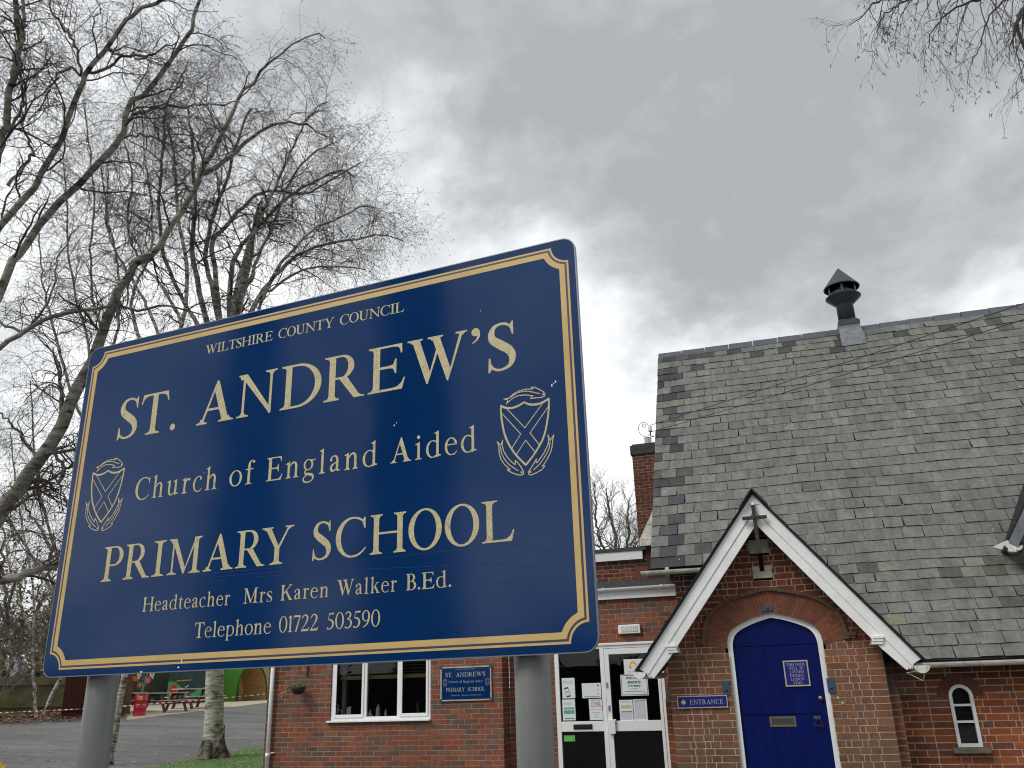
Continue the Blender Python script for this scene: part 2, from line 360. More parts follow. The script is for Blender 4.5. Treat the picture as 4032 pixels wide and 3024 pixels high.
M['steel'] = mat('steel', (0.45, 0.45, 0.45), 0.35, 0.1, 20, metal=0.7)
M['red_panel'] = mat('red_panel', (0.15, 0.05, 0.048), 0.8, 0.15, 8)
# ------------------------------------------------------------------ serif lettering drawn as outlines (cap height = 1)
TK, TH, SH = 0.155, 0.06, 0.034
class G:
    def __init__(self, w): self.w, self.p = w, []
    def poly(self, pts):
        a = sum(pts[i][0] * pts[(i + 1) % len(pts)][1] - pts[(i + 1) % len(pts)][0] * pts[i][1] for i in range(len(pts)))
        self.p.append(list(pts) if a > 0 else list(pts)[::-1]); return self
    def rect(self, x0, y0, x1, y1): return self.poly([(x0, y0), (x1, y0), (x1, y1), (x0, y1)])
    def serif(self, xl, xr, y, up, sl, sr, h=SH, br=0.085):
        pts = [(xl - sl, y), (xr + sr, y), (xr + sr, y + up * h * (0.8 if sr else 1))]
        def q(a, b, c, n=5): return [((1 - t) ** 2 * a[0] + 2 * t * (1 - t) * b[0] + t * t * c[0], (1 - t) ** 2 * a[1] + 2 * t * (1 - t) * b[1] + t * t * c[1]) for t in [i / n for i in range(1, n + 1)]]
        if sr: pts += q((xr + sr, y + up * h), (xr + 0.1 * sr, y + up * h * 1.1), (xr, y + up * (h + br)))
        else: pts += [(xr, y + up * (h + br))]
        pts += [(xl, y + up * (h + br))]
        if sl: pts += q((xl, y + up * (h + br)), (xl - 0.1 * sl, y + up * h * 1.1), (xl - sl, y + up * h))
        return self.poly(pts)
    def stem(self, x, w=TK, y0=0.0, y1=1.0, bot=(0.10, 0.10), top=(0.10, 0.10)):
        self.rect(x, y0, x + w, y1)
        if bot: self.serif(x, x + w, y0, 1, *bot)
        if top: self.serif(x, x + w, y1, -1, *top)
        return self
    def bowl(self, x0, xr, y0, y1, tx=TK, ty=0.05, rx=None, n=18):
        ry = (y1 - y0) / 2; cy = (y0 + y1) / 2; rx = rx or min(xr - x0, ry * 1.15); cx = xr - rx
        A = [(x0, y0), (cx, y0)] + [(cx + rx * math.sin(math.pi * i / n), cy - ry * math.cos(math.pi * i / n)) for i in range(1, n)] + [(cx, y1), (x0, y1)]
        B = [(x0, y0 + ty), (cx, y0 + ty)] + [(cx + (rx - tx) * math.sin(math.pi * i / n), cy - (ry - ty) * math.cos(math.pi * i / n)) for i in range(1, n)] + [(cx, y1 - ty), (x0, y1 - ty)]
        for i in range(len(A) - 1): self.poly([A[i], A[i + 1], B[i + 1], B[i]])
        return self
    def ring(self, cx, cy, rx, ry, tx, ty, a0=0.0, a1=360.0, n=40, slant=0.0):
        def P(r1, r2, a): return (cx + r1 * math.cos(a) + slant * r2 * math.sin(a) * (1 if r1 == rx else -1), cy + r2 * math.sin(a))
        for i in range(n):
            a = math.radians(a0 + (a1 - a0) * i / n); b = math.radians(a0 + (a1 - a0) * (i + 1) / n)
            self.poly([P(rx, ry, a), P(rx, ry, b), P(rx - tx, ry - ty, b), P(rx - tx, ry - ty, a)])
        return self
    def stroke(self, pts, k=6):
        n = len(pts); s = []
        for i in range(n - 1):
            p0, p1, p2, p3 = pts[max(i - 1, 0)], pts[i], pts[i + 1], pts[min(i + 2, n - 1)]
            for j in range(k):
                t = j / k
                s.append(tuple(0.5 * (2 * p1[c] + (p2[c] - p0[c]) * t + (2 * p0[c] - 5 * p1[c] + 4 * p2[c] - p3[c]) * t * t + (3 * p1[c] - p0[c] - 3 * p2[c] + p3[c]) * t ** 3) for c in range(3)))
        s.append(pts[-1]); L_, R_ = [], []
        for i, (x, y, w) in enumerate(s):
            a, b = s[max(i - 1, 0)], s[min(i + 1, len(s) - 1)]; dx, dy = b[0] - a[0], b[1] - a[1]; d = math.hypot(dx, dy) or 1
            L_.append((x - dy / d * w / 2, y + dx / d * w / 2)); R_.append((x + dy / d * w / 2, y - dx / d * w / 2))
        for i in range(len(s) - 1): self.poly([L_[i], L_[i + 1], R_[i + 1], R_[i]])
        return self
    def dot(self, cx, cy, r, n=14): return self.poly([(cx + r * math.cos(2 * math.pi * i / n), cy + r * math.sin(2 * math.pi * i / n)) for i in range(n)])
def S_spine(g, x0, w, h, k=1.0):
    f = lambda pts: [(x0 + x * w, y * h, t * k) for x, y, t in pts]
    return g.stroke(f([(0.88, 0.86, .05), (0.70, .95, .055), (.47, .975, .055), (.25, .92, .085), (.155, .79, .135), (.21, .66, .165), (.47, .535, .185), (.76, .40, .175), (.87, .25, .145), (.79, .10, .09), (.58, .03, .055), (.36, .022, .05), (.18, .08, .05), (.08, .20, .035)]))
def beak_r(g, xa, xb, y1, d, th=0.045):      # arm end with a downward beak at the right
    g.poly([(xa, y1 - th), (xb - .12, y1 - th - .012), (xb - .06, y1 - .5 * d), (xb - .035, y1 - d), (xb, y1 - d), (xb - .008, y1), (xa, y1)])
GL = {}
def glyphs():
    g = GL['A'] = G(1.03); g.poly([(.115, 0), (.18, 0), (.50, .86), (.53, 1.0), (.475, .93)]).poly([(.72, 0), (.905, 0), (.565, .96), (.53, 1.0), (.505, 1.0), (.43, .82)])
    g.rect(.27, .30, .78, .352).serif(.115, .18, 0, 1, .115, .12).serif(.72, .905, 0, 1, .10, .125)
    g = GL['B'] = G(.70); g.stem(.10, TK, bot=(.10, 0), top=(.10, 0)).bowl(.10, .62, .515, 1.0, .14, .045).bowl(.10, .70, 0, .555, .155, .045)
    g = GL['C'] = G(.91); g.ring(.50, .5, .50, .52, .155, .05, 95, 265, 26)
    g.stroke([(.46, .995, .05), (.60, .985, .05), (.74, .935, .05), (.84, .85, .035)]).stroke([(.46, .005, .05), (.62, .02, .05), (.77, .085, .045), (.90, .21, .03)])
    g.poly([(.78, .91), (.85, .985), (.88, .985), (.885, .70), (.855, .70), (.80, .85)])
    g = GL['G'] = G(.98); g.p = list(GL['C'].p[:-1]); g.p = [q for q in g.p]; g.poly([(.78, .91), (.85, .985), (.88, .985), (.885, .72), (.855, .72), (.80, .85)]).stem(.72, TK, .05, .42, None, (.09, .09))
    g = GL['D'] = G(1.05); g.stem(.12, TK, bot=(.12, 0), top=(.12, 0)).bowl(.12, 1.05, 0, 1, .165, .05, .62, 24)
    g = GL['E'] = G(.87); g.stem(.12, TK, bot=(.12, 0), top=(.12, 0)); g.rect(.2, .955, .62, 1.0); beak_r(g, .56, .80, 1.0, .21)
    g.rect(.2, .49, .55, .545).poly([(.50, .49), (.59, .47), (.635, .36), (.665, .36), (.665, .68), (.635, .68), (.59, .565), (.50, .545)])
    g.rect(.2, 0, .76, .05).poly([(.55, .0), (.80, .0), (.87, .245), (.84, .245), (.78, .135), (.68, .065), (.55, .05)])
    g = GL['H'] = G(1.06); g.stem(.11).stem(.80); g.rect(.2, .49, .86, .543)
    g = GL['I'] = G(.45); g.stem(.15, TK, bot=(.15, .145), top=(.15, .145))
    g = GL['K'] = G(.98); g.stem(.10); g.poly([(.22, .44), (.28, .40), (.83, .985), (.76, .985)]).serif(.745, .83, 1, -1, .09, .10, br=.05).poly([(.37, .56), (.50, .63), (.90, .035), (.74, 0)]).serif(.74, .90, 0, 1, .08, .08, br=.05)
    g = GL['L'] = G(.84); g.stem(.12, TK, bot=(.12, 0), top=(.12, .14)).rect(.2, 0, .74, .05).poly([(.52, 0), (.775, 0), (.84, .27), (.81, .27), (.75, .145), (.65, .066), (.52, .05)])
    g = GL['M'] = G(1.24); g.rect(.15, 0, .21, .94).poly([(.10, 1), (.275, 1), (.665, .16), (.615, 0), (.59, 0), (.17, .87)]).poly([(.595, 0), (.625, 0), (1.02, .96), (.97, 1), (.94, .94)]).rect(.93, 0, 1.085, 1)
    g.serif(.15, .21, 0, 1, .14, .14).serif(.10, .2, 1, -1, .09, 0).serif(.93, 1.085, 0, 1, .13, .13).serif(.98, 1.085, 1, -1, 0, .12)
    g = GL['N'] = G(1.06); g.rect(.135, 0, .20, .92).poly([(.05, 1), (.235, 1), (.90, .14), (.935, 0), (.895, 0), (.15, .87)]).rect(.87, 0, .935, 1)
    g.serif(.135, .20, 0, 1, .13, .13).serif(.06, .16, 1, -1, .06, 0).serif(.87, .935, 1, -1, .13, .125)
    g = GL['O'] = G(.94); g.ring(.47, .5, .47, .52, .155, .05, n=56)
    g = GL['P'] = G(.77); g.stem(.12, TK, bot=(.12, .12), top=(.12, 0)).bowl(.12, .77, .43, 1.0, .15, .045)
    g = GL['R'] = G(1.0); g.stem(.12, TK, bot=(.12, .11), top=(.12, 0)).bowl(.12, .735, .46, 1.0, .15, .045).poly([(.37, .47), (.55, .51), (.86, .075), (.93, .035), (1.0, .03), (1.0, 0), (.745, 0)])
    g = GL['S'] = G(.61); S_spine(g, 0, .61, 1.0).poly([(.47, .90), (.535, 1.0), (.56, 1.0), (.565, .72), (.535, .72), (.50, .84)]).poly([(.015, -.01), (.045, -.01), (.09, .05), (.13, .06), (.085, .16), (.06, .29), (.03, .29)])
    g = GL['T'] = G(.84); g.stem(.345, TK, bot=(.135, .135), top=None).rect(.1, .95, .74, 1.0)
    g.poly([(.045, 1), (.0, .765), (.03, .765), (.075, .875), (.15, .935), (.26, .95), (.26, 1)]).poly([(.795, 1), (.84, .765), (.81, .765), (.765, .875), (.69, .935), (.58, .95), (.58, 1)])
    g = GL['U'] = G(.98); g.rect(.12, .32, .12 + TK, 1).stroke([(.1975, .36, TK), (.205, .22, .15), (.29, .09, .11), (.45, .025, .075), (.62, .05, .062), (.735, .15, .06), (.775, .30, .06), (.78, .42, .06)]).rect(.75, .36, .81, 1).serif(.12, .275, 1, -1, .12, .11).serif(.75, .81, 1, -1, .12, .12)
    g = GL['W'] = G(1.36); g.poly([(.10, 1), (.275, 1), (.54, .20), (.475, 0), (.445, 0)]).poly([(.445, 0), (.475, 0), (.735, .74), (.70, .80), (.665, .72)]).poly([(.56, 1), (.735, 1), (1.0, .20), (.935, 0), (.905, 0)]).poly([(.905, 0), (.935, 0), (1.275, 1), (1.205, 1)])
    g.serif(.10, .275, 1, -1, .10, .08, br=.05).serif(.56, .735, 1, -1, .09, .09, br=.05).serif(1.205, 1.275, 1, -1, .10, .085, br=.05)
    g = GL['Y'] = G(1.05); g.rect(.445, 0, .60, .45).serif(.445, .60, 0, 1, .135, .125).poly([(.095, 1), (.28, 1), (.60, .44), (.60, .40), (.445, .40), (.445, .44)]).poly([(.53, .42), (.60, .42), (.93, 1), (.865, 1)]).serif(.095, .28, 1, -1, .095, .09, br=.05).serif(.865, .93, 1, -1, .11, .12, br=.05)
    g = GL['.'] = G(.17); g.dot(.085, .075, .08)
    g = GL["'"] = G(.19); g.dot(.095, .91, .088).stroke([(.15, .93, .07), (.165, .83, .06), (.12, .74, .04), (.02, .675, .02)])
    # lower case, x-height .68
    l, xh = .118, .68
    def flag(g, x, y): g.poly([(x, y - .02), (x, y - .10), (x - .10, y - .085), (x - .10, y - .06)]).poly([(x, y - .1), (x + l, y - .1), (x + l, y + .02), (x + l * .7, y + .02), (x - .02, y - .045)])
    def arch(g, x): g.stroke([(x, .46, .04), (x + .09, .585, .06), (x + .20, .648, .075), (x + .305, .61, .10), (x + .345, .50, .118), (x + .348, .36, .118)]).rect(x + .289, 0, x + .289 + l, .44).serif(x + .289, x + .289 + l, 0, 1, .075, .085, br=.05)
    g = GL['a'] = G(.60); g.rect(.355, .12, .355 + l, .46).stroke([(.095, .50, .10), (.12, .585, .075), (.23, .655, .05), (.345, .63, .085), (.41, .54, .118), (.414, .42, .118)]).dot(.105, .50, .058)
    g.stroke([(.42, .395, .04), (.27, .345, .055), (.15, .27, .09), (.105, .16, .115), (.15, .065, .10), (.25, .045, .065), (.36, .10, .05), (.42, .17, .04)]).stroke([(.414, .18, .118), (.435, .07, .085), (.50, .035, .05), (.57, .085, .025)])
    g = GL['c'] = G(.56); g.ring(.31, .335, .30, .35, .11, .042, 80, 285, 26).stroke([(.33, .665, .042), (.42, .645, .06), (.47, .57, .09)]).dot(.465, .56, .055).stroke([(.36, -.0, .05), (.46, .04, .045), (.54, .14, .022)])
    g = GL['d'] = G(.74); g.ring(.33, .335, .32, .35, .115, .042, 60, 300, 30).stroke([(.47, .62, .05), (.53, .55, .04)]).stroke([(.46, .045, .05), (.56, .12, .04)]).rect(.50, .02, .50 + l, 1.0); flag(g, .50, 1.02)
    g.poly([(.50, .14), (.50, -.015), (.52, -.015), (.62, .03), (.73, .045), (.73, .075), (.62, .10)])
    g = GL['e'] = G(.60); g.ring(.31, .335, .30, .35, .112, .042, 18, 290, 34).rect(.07, .385, .575, .428).stroke([(.39, .0, .05), (.49, .045, .045), (.575, .145, .022)])
    g = GL['f'] = G(.46); g.rect(.12, 0, .12 + l, .82).stroke([(.179, .78, .118), (.19, .90, .105), (.26, .995, .06), (.36, 1.005, .055)]).dot(.395, .955, .06).rect(.0, .625, .38, .675).serif(.12, .12 + l, 0, 1, .09, .11, br=.05)
    g = GL['g'] = G(.66); g.ring(.29, .455, .25, .235, .09, .04).rect(.42, .605, .64, .662).stroke([(.20, .25, .05), (.125, .18, .06), (.15, .095, .085), (.33, .055, .105), (.50, .01, .11), (.56, -.10, .09), (.48, -.22, .055), (.29, -.275, .05), (.11, -.235, .07), (.055, -.14, .065), (.12, -.03, .05), (.26, .045, .05)])
    g = GL['h'] = G(.76); g.rect(.12, 0, .12 + l, 1.0); flag(g, .12, 1.02); g.serif(.12, .12 + l, 0, 1, .085, .075, br=.05); arch(g, .22)
    g = GL['i'] = G(.38); g.rect(.13, 0, .13 + l, .66); flag(g, .13, .68); g.serif(.13, .13 + l, 0, 1, .10, .10, br=.05).dot(.185, .895, .075)
    g = GL['k'] = G(.76); g.rect(.12, 0, .12 + l, 1.0); flag(g, .12, 1.02); g.serif(.12, .12 + l, 0, 1, .085, .08, br=.05).poly([(.2, .30), (.25, .27), (.58, .64), (.52, .64)]).rect(.42, .635, .68, .665).poly([(.31, .40), (.42, .46), (.68, .035), (.55, 0)]).serif(.55, .67, 0, 1, .05, .09, br=.03)
    g = GL['l'] = G(.38); g.rect(.13, 0, .13 + l, 1.0); flag(g, .13, 1.02); g.serif(.13, .13 + l, 0, 1, .10, .10, br=.05)
    g = GL['n'] = G(.76); g.rect(.12, 0, .12 + l, .66); flag(g, .12, .68); g.serif(.12, .12 + l, 0, 1, .085, .075, br=.05); arch(g, .22)
    g = GL['o'] = G(.64); g.ring(.32, .335, .32, .352, .112, .042, n=44)
    g = GL['p'] = G(.74); g.rect(.12, -.28, .12 + l, .66); flag(g, .12, .68); g.serif(.12, .12 + l, -.28, 1, .085, .10, br=.05).ring(.40, .335, .32, .352, .115, .042, -125, 125, 30).stroke([(.21, .52, .04), (.27, .60, .05)]).stroke([(.21, .10, .04), (.27, .05, .05)])
    g = GL['r'] = G(.52); g.rect(.12, 0, .12 + l, .66); flag(g, .12, .68); g.serif(.12, .12 + l, 0, 1, .085, .11, br=.05).stroke([(.22, .47, .04), (.30, .60, .06), (.40, .64, .075)]).dot(.435, .60, .062)
    g = GL['s'] = G(.48); S_spine(g, .0, .48, .68, .68).poly([(.36, .60), (.41, .68), (.43, .68), (.435, .49), (.41, .49), (.385, .57)]).poly([(.02, 0), (.04, 0), (.075, .03), (.06, .2), (.035, .2)])
    g = GL['t'] = G(.42); g.rect(.115, .12, .115 + l, .66).poly([(.115, .66), (.115 + l, .66), (.115 + l, .85), (.215, .85), (.16, .73), (.02, .665), (.02, .64)]).rect(.03, .625, .40, .675).stroke([(.174, .16, .118), (.19, .06, .09), (.27, .025, .055), (.37, .06, .03)])
    g = GL['u'] = G(.76); g.rect(.10, .2, .10 + l, .66); flag(g, .10, .68); g.stroke([(.159, .26, .118), (.17, .13, .11), (.25, .04, .075), (.36, .04, .05), (.50, .13, .04)]).rect(.49, .02, .49 + l, .66); flag(g, .49, .68); g.poly([(.49, .13), (.49, -.01), (.52, -.01), (.62, .03), (.74, .04), (.74, .07), (.61, .10)])
    # figures
    g = GL['0'] = G(.68); g.ring(.34, .5, .34, .515, .125, .045, n=48)
    g = GL['1'] = G(.34); g.rect(.13, 0, .13 + .125, 1.0).poly([(.13, 1.0), (.13, .90), (.02, .86), (.02, .89)]).serif(.13, .255, 0, 1, .11, .11, br=.05)
    g = GL['2'] = G(.66); g.stroke([(.06, .74, .03), (.11, .88, .07), (.26, .985, .07), (.42, .93, .10), (.49, .77, .13), (.43, .58, .11), (.28, .36, .07), (.08, .10, .05), (.03, .03, .04)]).poly([(.0, .0), (.57, .0), (.65, .24), (.62, .24), (.53, .12), (.06, .115), (.0, .04)])
    g = GL['3'] = G(.60); g.stroke([(.06, .80, .03), (.12, .92, .065), (.26, .985, .065), (.40, .92, .10), (.44, .79, .12), (.37, .66, .09), (.20, .56, .045)]).stroke([(.20, .545, .04), (.37, .53, .07), (.48, .41, .125), (.50, .27, .13), (.42, .10, .10), (.25, .02, .06), (.10, .045, .06)]).dot(.075, .075, .06)
    g = GL['5'] = G(.60); g.poly([(.17, 1.0), (.19, .90), (.52, .90), (.58, 1.0)]).poly([(.17, 1.0), (.21, 1.0), (.135, .62), (.085, .58)]).stroke([(.10, .59, .05), (.27, .585, .09), (.43, .49, .125), (.49, .32, .135), (.41, .13, .11), (.25, .03, .065), (.09, .045, .06)]).dot(.07, .075, .06)
    g = GL['7'] = G(.60); g.poly([(.04, .89), (.56, .89), (.60, .96), (.60, 1.0), (.06, 1.0), (.0, .78), (.03, .77)]).poly([(.49, .93), (.60, .97), (.31, 0), (.19, 0)])
    g = GL['9'] = G(.66); g.ring(.32, .68, .30, .335, .12, .045, n=40).stroke([(.565, .72, .12), (.56, .52, .125), (.48, .30, .11), (.32, .11, .08), (.09, .0, .035)])
glyphs()
_tri = {}
def glyph_tris(ch):
    if ch not in _tri:
        vs, fs, seen = [], [], {}
        for p in GL[ch].p:
            f = []
            for x, y in p:
                k = (round(x, 4), round(y, 4))
                if k not in seen: seen[k] = len(vs); vs.append(Vector((x, y)))
                if not f or f[-1] != seen[k]: f.append(seen[k])
            if len(f) > 1 and f[0] == f[-1]: f.pop()
            if len(f) > 2: fs.append(f)
        r = delaunay_2d_cdt(vs, [], fs, 0, 1e-5, True)
        _tri[ch] = ([(v.x, v.y) for v in r[0]], [tuple(f) for f, o in zip(r[2], r[5]) if o])
    return _tri[ch]
def put_glyph(mb, ch, x0, x1, base, cap, y, mi=0):
    V, Fc = glyph_tris(ch); w = GL[ch].w; xs = (x1 - x0) / w
    mb.add([(x0 + a * xs, y, base + b * cap) for a, b in V], Fc, mi)
def put_word(mb, word, x0, x1, base, cap, y, gap=0.05, mi=0):
    tot = sum(GL[c].w for c in word) + gap * (len(word) - 1); k = (x1 - x0) / tot; x = x0
    for c in word:
        put_glyph(mb, c, x, x + GL[c].w * k, base, cap, y, mi); x += (GL[c].w + gap) * k
def rrect(x0, x1, z0, z1, r, n=7):
    pts = []
    for cx, cz, a in ((x1 - r, z0 + r, -90), (x1 - r, z1 - r, 0), (x0 + r, z1 - r, 90), (x0 + r, z0 + r, 180)):
        for i in range(n + 1):
            t = math.radians(a + 90 * i / n); pts.append((cx + r * math.cos(t), cz + r * math.sin(t)))
    return pts

# ------------------------------------------------------------------ the big school sign (board local: x to the right, z up, front face at y = 0)
SW, SHT = 2.011, 1.22
SGN = (-2.46836, 2.44399); SGZ = 1.63263
ang = math.atan2(-0.09959467, 0.99502809)
sign = thing('school_sign', 'large navy blue school name board with gold border and lettering on two grey steel posts', 'sign', (SGN[0], SGN[1], 0.0), ang)
def sbuild(mb, name, mats, smooth=False, bevel=0.0, parent=None):
    mb.v = [(x, y, z + SGZ) for x, y, z in mb.v]
    return mb.build(name, mats, parent or sign, smooth, bevel, local=True)
mb = MB(); mb.prism(rrect(0.002, SW - 0.002, 0.002, SHT - 0.002, 0.040), 0.0, 0.010)
board = sbuild(mb, 'board', [M['sign_blue']])
mb = MB(); mb.strip(rrect(-0.0005, SW + 0.0005, -0.0005, SHT + 0.0005, 0.0425), rrect(0.0025, SW - 0.0025, 0.0025, SHT - 0.0025, 0.0395), -0.0008, 0.0110, closed=True)
sbuild(mb, 'edge_trim', [M['alu']], parent=None)
for z in (0.22, 0.98):
    mb = MB(); mb.box(0.12, SW - 0.12, 0.0115, 0.028, z - 0.02, z + 0.02); sbuild(mb, 'rail', [M['alu']])
def notch(a, r0=0.0535, a0=0.0235, n=12):            # border line: rectangle inset by a with concave quarter-round corners
    r = r0 + (a - a0); pts = []
    for cx, cz, s in ((SW - a0, a0, 180), (SW - a0, SHT - a0, 270), (a0, SHT - a0, 0), (a0, a0, 90)):
        ang_ = []
        for i in range(n + 1):
            t = math.radians(s - 90 * i / n); pts.append((cx + r * math.cos(t), cz + r * math.sin(t)))
        # clip the arc ends onto the inset rectangle
        seg = pts[-(n + 1):]
        seg = [(min(max(x, a), SW - a), min(max(z, a), SHT - a)) for x, z in seg]
        pts[-(n + 1):] = seg
    return pts
YB = -0.0007
mb = MB(); mb.strip(notch(0.0235), notch(0.0298), YB, YB + 0.0005, closed=True)
mb.strip(notch(0.0362), notch(0.0538), YB, YB + 0.0005, closed=True)
border = sbuild(mb, 'border', [M['gold']])
mb = MB(); mb.strip(notch(0.0300), notch(0.0360), YB + 0.0001, YB + 0.0005, closed=True)
sbuild(mb, 'border_line', [M['purple_line']])
def line(words, base, cap, gap=0.05):
    for w, x0, x1 in words:
        mb = MB(); put_word(mb, w, x0, x1, base, cap, YB, gap); sbuild(mb, 'lettering', [M['letter']])
line([('WILTSHIRE', .5859, .8855), ('COUNTY', .9103, 1.1421), ('COUNCIL', 1.1649, 1.4139)], 1.0903, .0360, .03)
mb = MB()
for c, x0, x1 in (('S', .2009, .2965), ('T', .3063, .4385), ('.', .4556, .4805), ('A', .5771, .7405), ('N', .7530, .9182), ('D', .9372, 1.1017), ('R', 1.1135, 1.271), ('E', 1.284, 1.4215), ('W', 1.4292, 1.6423), ("'", 1.6563, 1.6861), ('S', 1.7103, 1.8061)):
    if x0 == .5771: sbuild(mb, 'lettering', [M['letter']]); mb = MB()
    put_glyph(mb, c, x0, x1, .8223, .157, YB)
sbuild(mb, 'lettering', [M['letter']])
line([('Church', .3279, .6983), ('of', .7477, .8516), ('England', .9003, 1.3274), ('Aided', 1.3743, 1.6699)], .5822, .0792, .16)
mb = MB()
for c, x0, x1 in (('P', .2182, .3099), ('R', .3197, .4381), ('I', .4474, .5002), ('M', .5137, .6600), ('A', .669, .7919), ('R', .8011, .9188), ('Y', .9012, 1.0265), ('S', 1.0983, 1.1687), ('C', 1.1848, 1.294), ('H', 1.3075, 1.4335), ('O', 1.4412, 1.5524), ('O', 1.5624, 1.6734), ('L', 1.6824, 1.7823)):
    if x0 == 1.0983: sbuild(mb, 'lettering', [M['letter']]); mb = MB()
    put_glyph(mb, c, x0, x1, .3080, .1195, YB)
sbuild(mb, 'lettering', [M['letter']])
line([('Headteacher', .4254, .7929), ('Mrs', .8457, .958), ('Karen', .989, 1.1683), ('Walker', 1.1965, 1.4053), ('B.Ed.', 1.4352, 1.5825)], .1948, .0468, .10)
line([('Telephone', .6585, .9607), ('01722', .9901, 1.1358), ('503590', 1.1653, 1.35)], .0993, .0478, .06)
CREST = dict(
    top=[(1.7499, .712, .006), (1.7633, .7035, .0065), (1.7784, .699, .0065), (1.7936, .699, .0065), (1.811, .7033, .006), (1.8264, .7103, .005)],
    top2=[(1.8264, .7103, .005), (1.8389, .7021, .006), (1.8558, .6978, .0065), (1.8728, .6978, .0065), (1.8877, .7015, .0065), (1.9053, .7095, .006)],
    left=[(1.7521, .7115, .006), (1.7509, .6907, .0055), (1.7534, .661, .006), (1.759, .629, .006), (1.7669, .6032, .006), (1.781, .5747, .0055), (1.7992, .548, .0055), (1.8250, .5195, .006)],
    right=[(1.9038, .709, .0055), (1.9025, .6816, .0055), (1.898, .6516, .0055), (1.8902, .6181, .0055), (1.8806, .5912, .0055), (1.8694, .5727, .0055), (1.8518, .5491, .0055), (1.8245, .5195, .006)])
VEES = [[(1.7708, .6977), (1.8256, .6313), (1.8832, .6965)], [(1.7545, .6856), (1.8118, .6148), (1.7814, .5737)], [(1.9006, .684), (1.841, .6135), (1.8704, .571)], [(1.7945, .5527), (1.8263, .5938), (1.8551, .5536)]]
FISH = [[(1.7727, .7274), (1.7619, .7298), (1.7783, .7307), (1.7928, .7411), (1.8104, .7477), (1.8322, .7498), (1.8525, .7471), (1.8561, .7475), (1.8506, .7527), (1.8601, .7515), (1.8768, .7409), (1.8891, .7315), (1.8929, .7236), (1.8895, .7173), (1.8778, .7162), (1.8609, .7177), (1.846, .7181), (1.8499, .7216), (1.8544, .7251), (1.8315, .732), (1.8099, .7336), (1.7924, .7295), (1.7791, .7211), (1.769, .7136), (1.7737, .723), (1.7727, .7274)],
        [(1.7454, .5909), (1.7365, .6013), (1.7416, .5883), (1.7417, .5658), (1.747, .5469), (1.7582, .5293), (1.7738, .5143), (1.7748, .5121), (1.7663, .5132), (1.7694, .5098), (1.7829, .5012), (1.7995, .4941), (1.812, .4922), (1.8167, .496), (1.8156, .504), (1.8087, .5168), (1.7997, .5299), (1.7921, .5373), (1.7923, .5309), (1.7911, .5254), (1.7818, .5333), (1.7674, .5502), (1.7562, .57), (1.7514, .591), (1.7543, .6033), (1.7493, .5934), (1.7454, .5909)],
        [(1.902, .5822), (1.896, .5995), (1.8979, .5828), (1.8941, .5693), (1.8807, .5472), (1.8611, .524), (1.8565, .5226), (1.8574, .5334), (1.8507, .5233), (1.8397, .5089), (1.8314, .4981), (1.8328, .491), (1.841, .489), (1.8556, .4931), (1.8724, .4998), (1.8821, .5094), (1.874, .5114), (1.8781, .5129), (1.8901, .5281), (1.9013, .5464), (1.9072, .5635), (1.9103, .585), (1.914, .5969), (1.9064, .5886), (1.902, .5822)]]
FISHM = [[(1.7827, .7317), (1.7971, .7393), (1.8146, .7438), (1.8362, .7428), (1.8574, .7357), (1.8762, .7284)], [(1.7465, .5856), (1.7496, .5648), (1.7587, .5453), (1.7731, .5274), (1.7876, .5155), (1.8009, .5055)], [(1.9018, .5782), (1.8979, .5608), (1.8888, .5441), (1.8779, .5297), (1.8627, .5139), (1.8467, .5025)]]
EYES = [(1.8867, .7246), (1.8102, .5003), (1.8376, .4977)]
def crest_mb(dx, dz, y):
    g = G(1)
    for v in CREST.values(): g.stroke(v, 4)
    def pl(pts, w):
        for a, b in zip(pts[:-1], pts[1:]):
            d = math.hypot(b[0] - a[0], b[1] - a[1]) or 1e-6; e = w * 0.4 / d
            a2 = (a[0] - (b[0] - a[0]) * e, a[1] - (b[1] - a[1]) * e); b2 = (b[0] + (b[0] - a[0]) * e, b[1] + (b[1] - a[1]) * e)
            nx, nz = -(b[1] - a[1]) / d * w / 2, (b[0] - a[0]) / d * w / 2
            g.poly([(a2[0] + nx, a2[1] + nz), (a2[0] - nx, a2[1] - nz), (b2[0] - nx, b2[1] - nz), (b2[0] + nx, b2[1] + nz)])
    for v in VEES: pl(v, .0026)
    for v in FISH: pl(v, .0030)
    for v in FISHM: g.stroke([(x, z, .0028) for x, z in v], 3)
    for x, z in EYES: g.dot(x, z, .0034, 8)
    GL['crest'] = g; V, Fc = glyph_tris('crest')
    m_ = MB(); m_.add([(x + dx, y, z + dz) for x, z in V], Fc); return m_
sbuild(crest_mb(0, 0, YB), 'crest', [M['letter']])
sbuild(crest_mb(0.1064 - 1.7499, 0.0, YB), 'crest', [M['letter']])
mb = MB()                                             # old bird droppings and paint chips
for px, pz, w, h in ((1.915, .744, .006, .010), (1.921, .748, .005, .004), (1.927, .753, .006, .009), (1.386, .700, .006, .006), (1.393, .707, .004, .004), (.452, -.0, .012, .006), (.618, .028, .005, .018), (.607, .009, .010, .007), (.634, .642, .003, .003), (1.69, 1.03, .004, .003), (1.985, .69, .003, .003)):
    mb = MB(); n = 9; mb.add([(px + w / 2 * math.cos(2 * math.pi * i / n) * R.uniform(.6, 1.1), YB - .0002, pz + h / 2 * math.sin(2 * math.pi * i / n) * R.uniform(.6, 1.1) + .004) for i in range(n)], [tuple(range(n))]); sbuild(mb, 'dropping_mark', [M['white_paint']])
